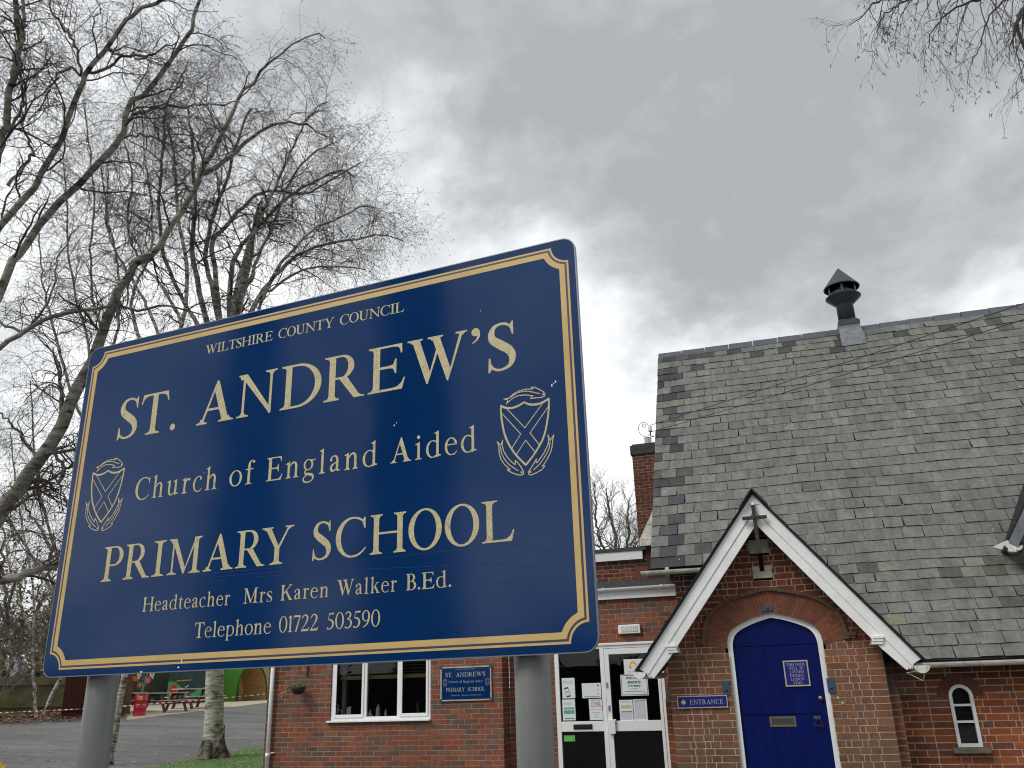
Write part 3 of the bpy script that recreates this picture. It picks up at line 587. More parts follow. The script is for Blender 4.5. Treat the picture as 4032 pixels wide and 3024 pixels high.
for x0, x1, z, dz in ((.205, 1.70, .2985, .003), (.30, 1.05, .272, -.004), (1.05, 1.82, .262, .006), (.62, 1.25, .285, .002)):   # long hairline scratches under the lettering
    g_ = G(1); g_.stroke([(x0 + (x1 - x0) * i / 6, z + dz * math.sin(i * 1.1), .0004 + .0006 * abs(math.sin(i * 2.3 + x0))) for i in range(7)], 4)
    mb = MB()
    for q_ in g_.p: mb.add([(a, -.0003, b) for a, b in q_], [tuple(range(len(q_)))])
    sbuild(mb, 'scratch', [M['scratch']])
for cx_, cz_, rr_, a0, a1 in ((1.66, .10, .38, 38, 100), (1.68, .08, .31, 35, 105), (1.63, .02, .34, 40, 92), (1.70, .16, .25, 30, 95)):                          # wiping marks
    g_ = G(1); g_.stroke([(cx_ + rr_ * math.cos(math.radians(a0 + (a1 - a0) * i / 8)), cz_ + rr_ * .55 * math.sin(math.radians(a0 + (a1 - a0) * i / 8)), .0003 + .0022 * math.sin(math.pi * i / 8)) for i in range(9)], 3)
    mb = MB()
    for q_ in g_.p: mb.add([(a, -.0003, b) for a, b in q_], [tuple(range(len(q_)))])
    sbuild(mb, 'wipe_mark', [M['wipe']])
for ux in (0.2000, 1.7900):                            # two tubular posts with caps, behind the board
    mb = MB(); mb.tube([(ux, 0.081, -SGZ - 0.05), (ux, 0.081, SHT - 0.06)], 0.0508, 28); p = sbuild(mb, 'post', [M['post_grey']], smooth=True)
    p.data.polygons.foreach_set('use_smooth', [len(q.vertices) == 4 for q in p.data.polygons])
    for z in (0.22, 0.98):
        mb = MB(); mb.lathe([(.0515, z - .017), (.055, z - .017), (.055, z + .017), (.0515, z + .017)], (ux, .081, 0), 24); sbuild(mb, 'clamp', [M['alu']])
# ------------------------------------------------------------------ ground
def sheet(name, m, cells, dz=0.0):
    mb = MB()
    for q in cells: mb.add([(x, y, ground_z(x, y) + dz) for x, y in q], [tuple(range(len(q)))])
    return tag(mb.build(name, m), kind='structure')
xs = [-600, -250, -120, -80, -60, -50] + list(range(-45, 1, 3)) + [4, 8, 16, 30, 60, 120, 250, 600]
ys = [-300, -100, -40, -15, 0, 5, 10, 11.32] + list(range(13, 62, 3)) + [70, 90, 140, 300, 900]
tag(MB().build('ground', M['asphalt']), kind='structure')
bpy.data.objects.remove(bpy.data.objects['ground'])
sheet('playground', M['asphalt'], [[(xs[i], ys[j]), (xs[i + 1], ys[j]), (xs[i + 1], ys[j + 1]), (xs[i], ys[j + 1])] for i in range(len(xs) - 1) for j in range(len(ys) - 1)])
def band(A, B, n=10):
    out = []
    for i in range(n):
        f = lambda P, t: (P[0][0] + (P[1][0] - P[0][0]) * t, P[0][1] + (P[1][1] - P[0][1]) * t)
        out.append([f(A, i / n), f(A, (i + 1) / n), f(B, (i + 1) / n), f(B, i / n)])
    return out
sheet('lawn', M['lawn'], band([(-11.25, 9.0), (-11.36, 17.55)], [(-8.7, 9.0), (-8.7, 17.55)]), 0.006)
sheet('paving', M['apron'], band([(-27.0, 31.5), (-22.9, 38.5)], [(-20.75, 24.2), (-22.0, 33.2)]) , 0.006)
sheet('soil_bed', M['soil'], band([(-40.0, 14.0), (-22.0, 25.4)], [(-48.0, 22.0), (-26.0, 30.5)]), 0.008)

# ------------------------------------------------------------------ bricks as real masonry
def lin(*c): return tuple(c)
NEW = [((.22, .082, .045), 3.4), ((.155, .085, .058), 3.2), ((.25, .075, .038), 1.6), ((.12, .082, .066), 1.8), ((.19, .095, .062), 2.2)]
OLD = [((.200, .090, .050), 4.5), ((.182, .088, .052), 4.0), ((.158, .082, .052), 1.4), ((.215, .094, .047), 1.6), ((.135, .080, .055), .5)]
ORG = [((.25, .075, .03), 3.2), ((.20, .07, .035), 3.0), ((.28, .095, .035), 1.6), ((.15, .065, .042), 1.0)]
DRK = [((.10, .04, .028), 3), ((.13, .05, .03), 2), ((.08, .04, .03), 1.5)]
def pick(p):
    t = R.random() * sum(w for _, w in p)
    for c, w in p:
        t -= w
        if t <= 0: break
    k = R.uniform(.85, 1.15); return tuple(q * k for q in c)
def masonry(mb, o, U, Nn, width, z0, z1, bond='stretcher', pal=NEW, hole=None, course=.075, joint=.010, u_off=0.0, tint=None):
    """bricks (material 0) on a mortar bed (material 1); o = lower left corner, U along the wall, Nn outwards"""
    o, U, Nn = Vector(o), Vector(U), Vector(Nn); r0 = math.floor((z0) / course)
    seqA = {'stretcher': [.225], 'flemish': [.228, .113, .113], 'garden': [.228, .228, .113]}[bond]
    seqB = {'stretcher': [.225], 'flemish': [.113, .06, .113, .228, .06], 'garden': [.113, .228, .06, .228]}[bond]
    r = r0
    while r * course < z1:
        za, zb = max(z0, r * course + joint / 2), min(z1, (r + 1) * course - joint / 2)
        zm = (r + .5) * course
        holes = sorted(hole(zm)) if hole else []
        spans, x = [], 0.0
        for a, b in holes:
            a, b = max(a, 0), min(b, width)
            if b <= a: continue
            if a > x: spans.append((x, a))
            x = max(x, b)
        if x < width: spans.append((x, width))
        for sa, sb in spans:                                    # mortar bed
            q = [o + U * sa + Vector((0, 0, max(z0, r * course))), o + U * sb + Vector((0, 0, max(z0, r * course))), o + U * sb + Vector((0, 0, min(z1, (r + 1) * course))), o + U * sa + Vector((0, 0, min(z1, (r + 1) * course)))]
            mb.add([p - Nn * .005 for p in q], [(0, 1, 2, 3)], 1)
        seq = seqA if r % 2 == 0 else seqB
        u = -R.uniform(0, .004) - (.1125 if (bond == 'stretcher' and r % 2) else 0.0) + u_off - .9; i = 0
        while u < width:
            L = seq[i % len(seq)]; i += 1
            for sa, sb in spans:
                a, b = max(u + joint / 2, sa + .001), min(u + L - joint / 2, sb - .001)
                if b - a > .012 and zb - za > .012:
                    c = pick(pal)
                    if tint: c = tint(a, zm, c)
                    j = R.uniform(-.0012, .0012); d = .010; zj = R.uniform(-.0012, .0012)
                    P = lambda s, z, n: o + U * s + Nn * n + Vector((0, 0, z))
                    mb.add([P(a, za + zj, -d), P(b, za + zj, -d), P(b, zb + zj, -d), P(a, zb + zj, -d), P(a + .001, za + zj + .001, j), P(b - .001, za + zj + .001, j), P(b - .001, zb + zj - .001, j), P(a + .001, zb + zj - .001, j)],
                           [(4, 5, 6, 7), (0, 1, 5, 4), (1, 2, 6, 5), (2, 3, 7, 6), (3, 0, 4, 7)], 0, c)
            u += L
        r += 1
    return mb
X, Y_, Zv = (1, 0, 0), (0, 1, 0), (0, 0, 1)
FR, LF, RT = (0, -1, 0), (-1, 0, 0), (1, 0, 0)

# ------------------------------------------------------------------ modern flat-roofed extension
ext = thing('school_extension', 'flat roofed red brick school extension with white framed window and glazed entrance door', 'building', (-5.0, 15.0, 0.0))
mb = MB()
masonry(mb, (-8.62, 13.4, 0), X, FR, 4.24, 0.15, 3.0, hole=lambda z: [(1.215, 3.012)] if 1.115 < z < 2.40 else [], tint=lambda u, z, c: tuple(q * (.78 if u < .28 else 1) for q in c))
masonry(mb, (-4.38, 13.4, 0), Y_, RT, .36, 0.15, 3.0, u_off=.11, pal=NEW)
masonry(mb, (-4.38, 13.76, 0), X, FR, 2.95, 0.15, 2.86, hole=lambda z: [(.762, 2.50)] if z < 2.19 else [])
masonry(mb, (-8.62, 17.4, 0), (0, -1, 0), LF, 4.0, 0.15, 3.0)
mb.box(-8.61, -4.39, 13.42, 13.5, 2.40, 3.0, 1)
ext_wall = mb.build('wall', [M['brick_new'], M['mortar']], ext)
mb = MB(); mb.box(-8.8, -4.5, 13.3, 17.6, 2.99, 3.12); mb.box(-4.5, -1.56, 13.672, 17.6, 3.03, 3.125); mb.build('roof', [M['felt']], ext)
mb = MB(); mb.box(-4.5, -1.585, 13.70, 13.725, 2.85, 3.028); mb.build('fascia', [M['upvc']], ext)
def half_gutter(mb, p, q, r, n=10, t=.004, mi=0, ends=(1, 1), deep=1.0):
    p, q = Vector(p), Vector(q); d = (q - p).normalized(); s = d.cross(Vector((0, 0, 1))).normalized(); A = []
    for rad in (r, r - t):
        A.append([s * (rad * math.cos(math.pi + math.pi * i / n)) + Vector((0, 0, rad * deep * math.sin(math.pi + math.pi * i / n))) for i in range(n + 1)])
    for e0, e1 in ((p, q),):
        for ring in A:
            mb.add([e0 + v for v in ring] + [e1 + v for v in ring], [(i, i + 1, i + n + 2, i + n + 1) for i in range(n)], mi)
        for k in (0, n): mb.add([e0 + A[0][k], e1 + A[0][k], e1 + A[1][k], e0 + A[1][k]], [(0, 1, 2, 3)], mi)
    for f, e in zip(ends, (p, q)):
        if f: mb.add([e + v for v in A[0]], [tuple(range(n + 1))], mi)
    return mb
mb = MB(); half_gutter(mb, (-4.5, 13.655, 3.01), (-1.575, 13.655, 3.018), .050, t=.004)
for gx in (-2.72, -1.79, -3.6):
    half_gutter(mb, (gx - .015, 13.655, 3.014), (gx + .015, 13.655, 3.014), .056, t=.006)
    mb.box(gx - .012, gx + .012, 13.60, 13.71, 3.012, 3.026)
mb.build('gutter', [M['upvc']], ext)
# window
win = MB()
WY = 13.425
win.box(-7.405, -7.345, WY, WY + .07, 1.155, 2.40).box(-5.665, -5.605, WY, WY + .07, 1.155, 2.40).box(-7.405, -5.605, WY + .002, WY + .068, 1.14, 1.19).box(-7.405, -5.605, WY + .002, WY + .068, 2.34, 2.40)
win.box(-6.815, -6.755, WY + .001, WY + .07, 1.17, 2.36).box(-6.205, -6.145, WY + .001, WY + .07, 1.17, 2.36)
for a, b in ((-7.345, -6.815), (-6.145, -5.665)):       # opening sashes stand proud
    win.box(a - .01, a + .036, WY - .016, WY + .0, 1.18, 2.35).box(b - .026, b + .01, WY - .016, WY + .0, 1.18, 2.35).box(a + .036, b - .026, WY - .016, WY + .0, 1.18, 1.228).box(a + .036, b - .026, WY - .016, WY + .0, 2.30, 2.35)
window = win.build('window', [M['upvc']], ext, bevel=.004)
mb = MB(); mb.prism([(-7.44, 1.112), (-5.595, 1.112), (-5.595, 1.140), (-7.44, 1.140)], 13.335, 13.44); mb.build('sill', [M['upvc']], window, bevel=.005)
for a, b in ((-7.345, -6.815), (-6.755, -6.205), (-6.145, -5.665)):
    mb = MB(); mb.add([(a, WY + .03, 1.19), (b, WY + .03, 1.19), (b, WY + .03, 2.34), (a, WY + .03, 2.34)], [(0, 1, 2, 3)]); mb.build('pane', [M['glass']], window)
mb = MB()
for i in range(10): mb.bar((-7.33, 13.60, 1.87 + i * .05), (-5.68, 13.60, 1.87 + i * .05), .034, .003, (0, .35, 1))
for x in (-7.15, -6.9, -6.5, -6.3, -5.95, -5.75): mb.tube([(x, 13.575, 1.85), (x, 13.575, 2.36)], .0016, 4)
b_ = mb.build('blind', [M['blind_slat']], window)
mb = MB(); mb.box(-7.33, -5.68, 13.575, 13.625, 1.772, 1.832); mb.build('bottom_rail', [M['blind']], ext)
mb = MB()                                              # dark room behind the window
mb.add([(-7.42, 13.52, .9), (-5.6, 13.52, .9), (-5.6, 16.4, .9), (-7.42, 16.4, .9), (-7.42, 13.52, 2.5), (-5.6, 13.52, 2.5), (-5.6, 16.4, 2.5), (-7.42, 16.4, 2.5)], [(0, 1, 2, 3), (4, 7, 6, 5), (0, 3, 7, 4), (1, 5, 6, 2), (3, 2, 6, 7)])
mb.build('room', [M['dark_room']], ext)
mb = MB(); mb.box(-7.40, -5.61, 13.50, 13.72, 1.150, 1.186); mb.build('window_board', [M['upvc']], ext)
mb = MB(); mb.box(-7.335, -7.275, 13.66, 13.74, 1.19, 2.35); mb.build('reveal', [M['stone']], ext)
# glazed entrance screen
EY = 13.745
f = MB(); z0 = 0.16
f.box(-3.614, -3.545, EY, EY + .07, z0, 2.184).box(-3.545, -1.885, EY + .001, EY + .069, 2.105, 2.184).box(-3.640, -1.870, EY - .02, EY - .001, 2.150, 2.186)
f.box(-2.872, -2.806, EY + .001, EY + .07, z0, 2.105).box(-1.935, -1.884, EY + .001, EY + .07, z0, 2.105)
f.box(-3.545, -2.872, EY + .002, EY + .068, .895, 1.043)
frame = f.build('door_frame', [M['upvc']], ext, bevel=.004)
for nm, q in (('side_pane', (-3.545, -2.872, 1.043, 2.105)), ('side_pane', (-3.545, -2.872, z0, .895))):
    mb = MB(); mb.add([(q[0], EY + .03, q[2]), (q[1], EY + .03, q[2]), (q[1], EY + .03, q[3]), (q[0], EY + .03, q[3])], [(0, 1, 2, 3)]); mb.build(nm, [M['glass']], frame)
mb = MB(); mb.box(-3.352, -3.052, EY - .012, EY + .001, .930, 1.000); mb.box(-3.335, -3.069, EY - .020, EY - .012, .943, .987); mb.build('letter_slot', [M['black']], frame, bevel=.003)
d = MB(); DY = EY - .008
d.box(-2.800, -2.727, DY, DY + .06, z0, 2.098).box(-1.985, -1.938, DY, DY + .06, z0, 2.098).box(-2.727, -1.985, DY + .001, DY + .059, 2.012, 2.098).box(-2.727, -1.985, DY + .001, DY + .059, .892, 1.040)
door = d.build('glazed_door', [M['upvc']], ext, bevel=.004)
for z_a, z_b in ((1.040, 2.012), (z0, .892)):
    mb = MB(); mb.add([(-2.727, DY + .03, z_a), (-1.985, DY + .03, z_a), (-1.985, DY + .03, z_b), (-2.727, DY + .03, z_b)], [(0, 1, 2, 3)]); mb.build('door_pane', [M['glass']], door)
mb = MB(); mb.box(-2.782, -2.683, DY - .05, DY + .0, .858, 1.062); mb.box(-2.70, -2.668, DY - .04, DY, 1.040, 1.065); mb.build('handle_box', [M['upvc']], door, bevel=.006)
for lx, lz in ((-2.777, 1.558), (-2.765, 1.222)):
    mb = MB(); mb.box(lx - .017, lx + .017, DY - .006, DY, lz - .045, lz + .045, 0); mb.box(lx - .006, lx + .006, DY - .009, DY - .006, lz - .02, lz + .015, 1); mb.build('lock', [M['steel'], M['black']], door, bevel=.002)
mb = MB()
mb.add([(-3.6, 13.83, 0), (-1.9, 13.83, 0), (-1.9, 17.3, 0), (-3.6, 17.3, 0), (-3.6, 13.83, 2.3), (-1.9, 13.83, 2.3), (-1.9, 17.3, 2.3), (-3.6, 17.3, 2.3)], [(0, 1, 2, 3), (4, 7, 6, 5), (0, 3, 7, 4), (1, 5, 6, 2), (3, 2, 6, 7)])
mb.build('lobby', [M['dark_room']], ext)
# downpipe on the left corner
pz = ground_z(-8.5, 13.33)
mb = MB(); mb.tube([(-8.50, 13.335, pz), (-8.50, 13.335, 2.95)], .034, 16)
mb.tube([(-8.50, 13.335, .60), (-8.50, 13.335, .66)], .039, 16); mb.bar((-8.50, 13.355, .655), (-8.40, 13.385, .668), .03, .02); mb.tube([(-8.50, 13.335, 2.05), (-8.50, 13.335, 2.11)], .039, 16)
mb.build('downpipe', [M['upvc']], ext, smooth=True)

# taller block behind with its own flat roof, and the chimney behind that
blk = thing('brick_block', 'taller brick block with white fascia rising behind the flat roof', 'building', (-4.0, 17.0, 0))
mb = MB(); masonry(mb, (-7.0, 16.5, 0), X, FR, 4.70, 2.9, 3.98, pal=DRK + [((.19, .065, .035), 3)]); mb.box(-6.99, -2.31, 16.52, 20, 2.9, 3.9, 1); mb.build('wall', [M['brick_new'], M['mortar']], blk)
mb = MB(); mb.box(-7.2, -2.468, 16.42, 16.45, 3.832, 3.996); mb.build('fascia', [M['upvc']], blk)
mb = MB(); mb.box(-7.2, -2.30, 16.40, 20.0, 3.998, 4.066); mb.build('roof', [M['felt']], blk)
mb = MB(); mb.box(-2.645, -2.30, 16.47, 16.497, 3.45, 3.70); mb.build('panel', [M['red_panel']], blk)
chm = thing('chimney', 'old brick chimney stack with sooty top and short steel flue behind the slate roof', 'chimney', (-2.5, 19.3, 3.9))
mb = MB(); masonry(mb, (-2.91, 19.0, 0), X, FR, .95, 3.9, 6.58, pal=DRK + [((.15, .055, .03), 1.0)]); masonry(mb, (-2.91, 19.7, 0), (0, -1, 0), LF, .70, 3.9, 6.58, pal=DRK); mb.box(-2.90, -1.97, 19.02, 19.7, 3.9, 6.57, 1); mb.build('stack', [M['brick_old'], M['mortar']], chm)
mb = MB(); mb.box(-2.945, -1.93, 18.965, 19.72, 6.57, 6.80); mb.box(-2.90, -1.96, 19.0, 19.7, 6.80, 6.835); mb.build('cap', [M['cowl_band']], chm, bevel=.02)
mb = MB(); mb.lathe([(.10, 0), (.10, .07), (.086, .07), (.086, .19), (.094, .19), (.094, .20), (.02, .21)], (-2.55, 19.3, 6.83), 20); mb.build('flue', [M['steel']], chm, smooth=False)
wgb = thing('lean_to_roof', 'cream panelled lean-to roof end beside the slate roof edge and chimney', 'roof', (-2.0, 15.0, 3.1))
mb = MB(); mb.prism([(-2.285, 3.97), (-1.75, 3.97), (-1.75, 4.93), (-1.80, 4.84)], 15.0, 15.05); mb.prism([(-2.285, 3.855), (-1.75, 3.855), (-1.75, 3.962), (-2.285, 3.962)], 14.98, 15.06); mb.bar((-2.14, 14.99, 4.235), (-1.75, 14.99, 4.255), .004, .008)
mb.build('panel', [M['gutter']], wgb)
mb = MB(); mb.box(-2.20, -1.75, 15.10, 15.5, 3.1, 3.9, 0, (.06, .03, .022)); mb.build('wall', [M['brick_new']], wgb)

# ------------------------------------------------------------------ the old school hall: slate roof, porch, right-hand wall
hall = thing('school_hall', 'old red brick school hall with steep grey slate roof and white gabled porch', 'building', (1.5, 13.5, 0.0))
RA = math.atan2(7.595 - 1.728, 15.70 - 11.10); CS, SN = math.cos(RA), math.sin(RA)
E0Y, E0Z = 11.10, 1.728
def roof_pt(x, s, h=0.0):
    h += .012 * math.sin(x * 1.3 + .6) * math.sin(s * .55) + .006 * math.sin(x * 3.1 + s * 1.7)
    return (x, E0Y + s * CS - h * SN, E0Z + s * SN + h * CS)
GAUGE, SWID = 0.2209, 0.252
SL = math.hypot(15.70 - 11.10, 7.595 - 1.728)
mb = MB(); XR = 6.2
ROWS = [k_ * .1735 for k_ in range(10)] + [1.735 + k_ * .2209 for k_ in range(26)]
for i in range(36):
    s0 = ROWS[i]; GAUGE = .1735 if i < 10 else .2209
    if s0 > SL - .03: break
    x = -1.735 - (SWID / 2 if i % 2 else 0) ; xmax = XR
    while x < xmax:
        wj = SWID * R.choice([1, 1, 1, 1, 1, .97, 1.03, .92]); a, b = x, x + wj - R.uniform(.002, .006); x += wj
        a = max(a, -1.735)
        if b - a < .03: continue
        if b < -0.25 and s0 < 1.72: continue
        lift = .013 + R.uniform(-.003, .006); sk = R.uniform(-.005, .005); s_lo = s0 + R.uniform(-.007, .007); s_hi = min(s0 + GAUGE + .02, SL)
        k = R.random(); base = (.205, .210, .199); f = R.uniform(.87, 1.06)
        if k < .05: base = (.165, .17, .172)
        elif k < .14: base = (.195, .206, .204)
        elif k < .24: base = (.212, .213, .190)
        elif k < .244: base = (.27, .265, .19)
        elif k < .32: base = (.235, .240, .225)
        if a < -1.45 and (R.random() < .50): base, f = (.062, .060, .070), R.uniform(.8, 1.5)
        elif a < -1.1 and R.random() < .12: base = (.10, .10, .10)
        if i >= 33 and R.random() < .2: base = (.07, .075, .07)
        if i < 9 and R.random() < .10: base = (.12, .125, .105)
        if x > 4.1 and R.random() < .15: base = (.11, .11, .10)
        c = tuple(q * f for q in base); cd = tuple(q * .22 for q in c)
        cut = .012 if R.random() < .25 else 0.0; cl_ = R.random() < .5
        lo = [(a + (cut if cl_ else 0), s_lo, lift + sk), (b - (0 if cl_ else cut), s_lo + sk, lift - sk)]
        P = [roof_pt(*lo[0]), roof_pt(*lo[1]), roof_pt(b, s_hi, .003), roof_pt(a, s_hi, .003),
             roof_pt(lo[0][0], s_lo, lift + sk - .008), roof_pt(lo[1][0], s_lo + sk, lift - sk - .008), roof_pt(b, s_hi, -.006), roof_pt(a, s_hi, -.006)]
        mb.add(P, [(0, 1, 2, 3)], 0, c)
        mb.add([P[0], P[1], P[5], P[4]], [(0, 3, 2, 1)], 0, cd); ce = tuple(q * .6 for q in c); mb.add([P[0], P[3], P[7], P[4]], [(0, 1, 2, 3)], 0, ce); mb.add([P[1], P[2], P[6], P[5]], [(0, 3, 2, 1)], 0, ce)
        if R.random() < .055:                            # lichen and bird lime
            for _ in range(R.randint(1, 5)):
                u, v, r_ = R.uniform(a + .03, b - .03), s0 + R.uniform(.04, .17), R.uniform(.004, .011)
                hh = lift * (1 - (v - s0) / GAUGE) + .006
                mb.add([roof_pt(u + r_ * math.cos(t) * R.uniform(.6, 1.5), v + r_ * math.sin(t) * R.uniform(.6, 1.3), hh) for t in [i_ * math.pi / 3 for i_ in range(6)]], [tuple(range(6))], 0, (.62, .62, .56) if R.random() < .75 else (.5, .48, .25))
slates = mb.build('slate_roof', [M['slate']], hall)
mb = MB()
for xa, xb, sa, sb in ((-1.72, -.2, 1.775, SL), (-.2, XR, .01, SL)):
    q = [roof_pt(xa, sa, -.012), roof_pt(xb, sa, -.012), roof_pt(xb, sb, -.012), roof_pt(xa, sb, -.012)]; mb.add(q, [(0, 1, 2, 3)])
mb.add([roof_pt(-1.72, SL, -.012), roof_pt(XR, SL, -.012), (XR, 20.3, 1.75), (-1.72, 20.3, 1.75)], [(0, 1, 2, 3)])
mb.add([roof_pt(-1.715, 1.775, -.014), roof_pt(-1.715, SL, -.014), (-1.715, 20.2, 3.2), (-1.715, 12.6, 3.2)], [(0, 1, 2, 3)])
for xa, xb, sa in ((-1.73, -.25, 1.76), (.0, XR, -.01)):                         # dark eaves course
    mb.bar(roof_pt(xa, sa + .02, -.022), roof_pt(xb, sa + .02, -.022), .05, .03, (0, -SN, CS))
mb.build('roof_underlay', [M['slate_dark']], hall)
mb = MB(); L_ = .4555; x = -1.735
while x < XR:
    if not (x + L_ > 1.66 and x < 2.03):
        xa, xb = x + .004, x + L_ - .006
        for sgn in (-1, 1):
            mb.add([(xa, 15.80, 7.742), (xb, 15.80, 7.735), (xb, 15.80 + sgn * .118, 7.583), (xa, 15.80 + sgn * .118, 7.590), (xa, 15.80, 7.722), (xb, 15.80, 7.715), (xb, 15.80 + sgn * .112, 7.565), (xa, 15.80 + sgn * .112, 7.572)],
                   [(0, 1, 2, 3), (4, 7, 6, 5), (3, 2, 6, 7), (0, 3, 7, 4), (1, 5, 6, 2)] if sgn < 0 else [(0, 3, 2, 1), (4, 5, 6, 7), (3, 7, 6, 2)])
    else:
        for xa, xb in ((x, 1.665), (2.03, x + L_)):
            if xa == 2.03 and mb.v: mb.build('ridge_capping', [M['ridge']], hall); mb = MB()
            if xb - xa > .02:
                for sgn in (-1, 1): mb.add([(xa, 15.80, 7.735), (xb - .004, 15.80, 7.735), (xb - .004, 15.80 + sgn * .118, 7.583), (xa, 15.80 + sgn * .118, 7.583)], [(0, 1, 2, 3)])
    x += L_
mb.build('ridge_capping', [M['ridge']], hall)
mb = MB(); mb.box(1.652, 2.025, 15.62, 15.98, 7.60, 7.735)
mb.add([(1.655, 15.66, 7.735), (2.022, 15.66, 7.735), (2.05, 15.44, 7.41), (1.628, 15.44, 7.41)], [(0, 3, 2, 1)]); mb.add([(1.628, 15.44, 7.41), (2.05, 15.44, 7.41), (2.05, 15.40, 7.24), (1.628, 15.40, 7.24)], [(0, 3, 2, 1)])
mb.add([(1.655, 15.66, 7.735), (1.628, 15.44, 7.41), (1.64, 15.62, 7.5)], [(0, 1, 2)])
mb.build('lead_flashing', [M['lead']], hall)
# ventilation cowl on the ridge
VC = (1.835, 15.80, 0)
cowl = thing('roof_vent', 'dark grey conical capped ventilation cowl on the roof ridge', 'vent', (1.835, 15.8, 7.735))
mb = MB(); mb.add([(1.645, 15.61, 7.735), (2.03, 15.61, 7.735), (2.03, 15.99, 7.735), (1.645, 15.99, 7.735), (1.645, 15.61, 7.80), (2.03, 15.61, 7.80), (2.03, 15.99, 7.80), (1.645, 15.99, 7.80), (1.70, 15.66, 7.87), (1.97, 15.66, 7.87), (1.97, 15.94, 7.87), (1.70, 15.94, 7.87)],
                 [(0, 1, 5, 4), (1, 2, 6, 5), (2, 3, 7, 6), (3, 0, 4, 7), (4, 5, 9, 8), (5, 6, 10, 9), (6, 7, 11, 10), (7, 4, 8, 11)]); mb.build('base', [M['vent']], cowl)
mb = MB(); mb.lathe([(.155, 7.85), (.155, 8.20), (.16, 8.205)], VC, 28); p = mb.build('pipe', [M['vent']], cowl, smooth=True)
mb = MB(); mb.lathe([(.150, 8.19), (.318, 8.35), (.322, 8.362), (.31, 8.362), (.20, 8.30), (.15, 8.30)], VC, 32); mb.build('flared_collar', [M['vent']], cowl, smooth=False)
mb = MB(); mb.lathe([(.215, 8.32), (.215, 8.46), (.12, 8.52), (.12, 8.66)], VC, 24); mb.build('throat', [M['vent']], cowl, smooth=False)
mb = MB(); mb.lathe([(.30, 8.555), (.325, 8.545), (.33, 8.56), (.012, 8.975), (.0, 8.985)], VC, 32); mb.lathe([(.30, 8.555), (.02, 8.93)], VC, 32); mb.build('conical_cap', [M['vent']], cowl, smooth=False)
for k in range(6):
    a = k * math.pi / 3 + .45; mb = MB(); mb.box(-.022, .022, -.006, .006, 8.33, 8.62)
    mb.v = [(VC[0] + (y + .262) * math.cos(a) - x * math.sin(a), VC[1] + (y + .262) * math.sin(a) + x * math.cos(a), z) for x, y, z in mb.v]; mb.build('bracket', [M['vent']], cowl)

# --- masonry of the hall
PY = 10.90
def frame_half(z, k=0):                                     # half width of the arched door opening at height z
    if z < 1.90: return .54
    pts = PROF_OUT[:]; best = 0
    for (x1, z1), (x2, z2) in zip(pts[:-1], pts[1:]):
        if min(z1, z2) <= z <= max(z1, z2) and abs(z2 - z1) > 1e-6: best = max(best, x1 + (x2 - x1) * (z - z1) / (z2 - z1))
    return best
def bez(p0, p1, p2, p3, n):
    return [tuple((1 - t) ** 3 * a + 3 * t * (1 - t) ** 2 * b + 3 * t * t * (1 - t) * c + t ** 3 * d for a, b, c, d in zip(p0, p1, p2, p3)) for t in [i / n for i in range(n + 1)]]
DC = -.162
def half_arch(w, zs, za, kx=.72, kz=.60):            # right half of the four-centred arch, springing -> apex (offsets from centre)
    return bez((w, zs), (w, zs + (za - zs) * .80), (w * .52, za - (za - zs) * .13), (0.0, za), 22)
def tudor(w, zs, za):                                   # tight shoulders, then nearly straight up to a low point
    h = za - zs
    return bez((w, zs), (w, zs + h * .42), (w * .90, zs + h * .56), (w * .72, zs + h * .68), 14) + bez((w * .72, zs + h * .68), (w * .50, zs + h * .83), (w * .25, zs + h * .935), (0.0, za), 10)[1:]
PROF_OUT = tudor(.545, 1.93, 2.318)
PROF_IN = tudor(.487, 1.91, 2.262)
RING = half_arch(.785, 1.98, 2.578)
RING2 = half_arch(.835, 1.98, 2.622)
GZ0, GS = 3.70, 1.275
def porch_hole(z):
    h = []
    fh = frame_half(z - .045)
    fh += .03 if z > 1.9 and fh > 0 else 0
    if fh > 0: h.append((DC - fh + 1.44, DC + fh + 1.44))
    lim = (GZ0 - .10 - z) / GS                            # trimmed along the rake, hidden behind the bargeboards
    if lim < 1.26: h += [(-1, max(0, -.19 - lim + 1.44)), (-.19 + lim + 1.44, 9)]
    if 2.80 < z < 3.03: h.append((1.44 - .222, 1.44 - .166))
    if 3.026 < z < 3.198: h.append((1.44 - .317, 1.44 - .083))
    if 2.724 < z < 2.879: h.append((1.44 - .308, 1.44 - .079))
    return h
def porch_tint(u, z, c):
    k = 1.0
    if z > 1.95: k = .82; c = (c[0] * 1.02, c[1] * .74, c[2] * .74)
    if z < 1.35: q_ = min(1, (1.35 - z) / .7); c = tuple(a * (1 - .75 * q_) + b * .75 * q_ * R.uniform(.85, 1.15) for a, b in zip(c, (.160, .098, .058)))
    return tuple(q * k for q in c)
mb = MB()
masonry(mb, (-1.44, PY, 0), X, FR, 2.447, 0.0, 3.62, 'flemish', OLD, porch_hole, tint=porch_tint)
masonry(mb, (-1.44, 12.45, 0), (0, -1, 0), LF, 1.55, 0, 2.3, 'flemish', ORG)
masonry(mb, (1.007, PY, 0), Y_, RT, .57, 0, 2.0, 'flemish', OLD)
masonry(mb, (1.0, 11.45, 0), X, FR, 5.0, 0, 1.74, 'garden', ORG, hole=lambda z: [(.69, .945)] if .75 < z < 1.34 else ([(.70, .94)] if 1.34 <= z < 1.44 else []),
        tint=lambda u, z, c: tuple(q * (.62 if z > 1.5 else 1) for q in c) if not (u < .75 and z > 1.22 and math.sin(u * 9 + z * 13) > -.2) else tuple(a * .5 + b * .5 for a, b in zip(c, (.15, .12, .10))))
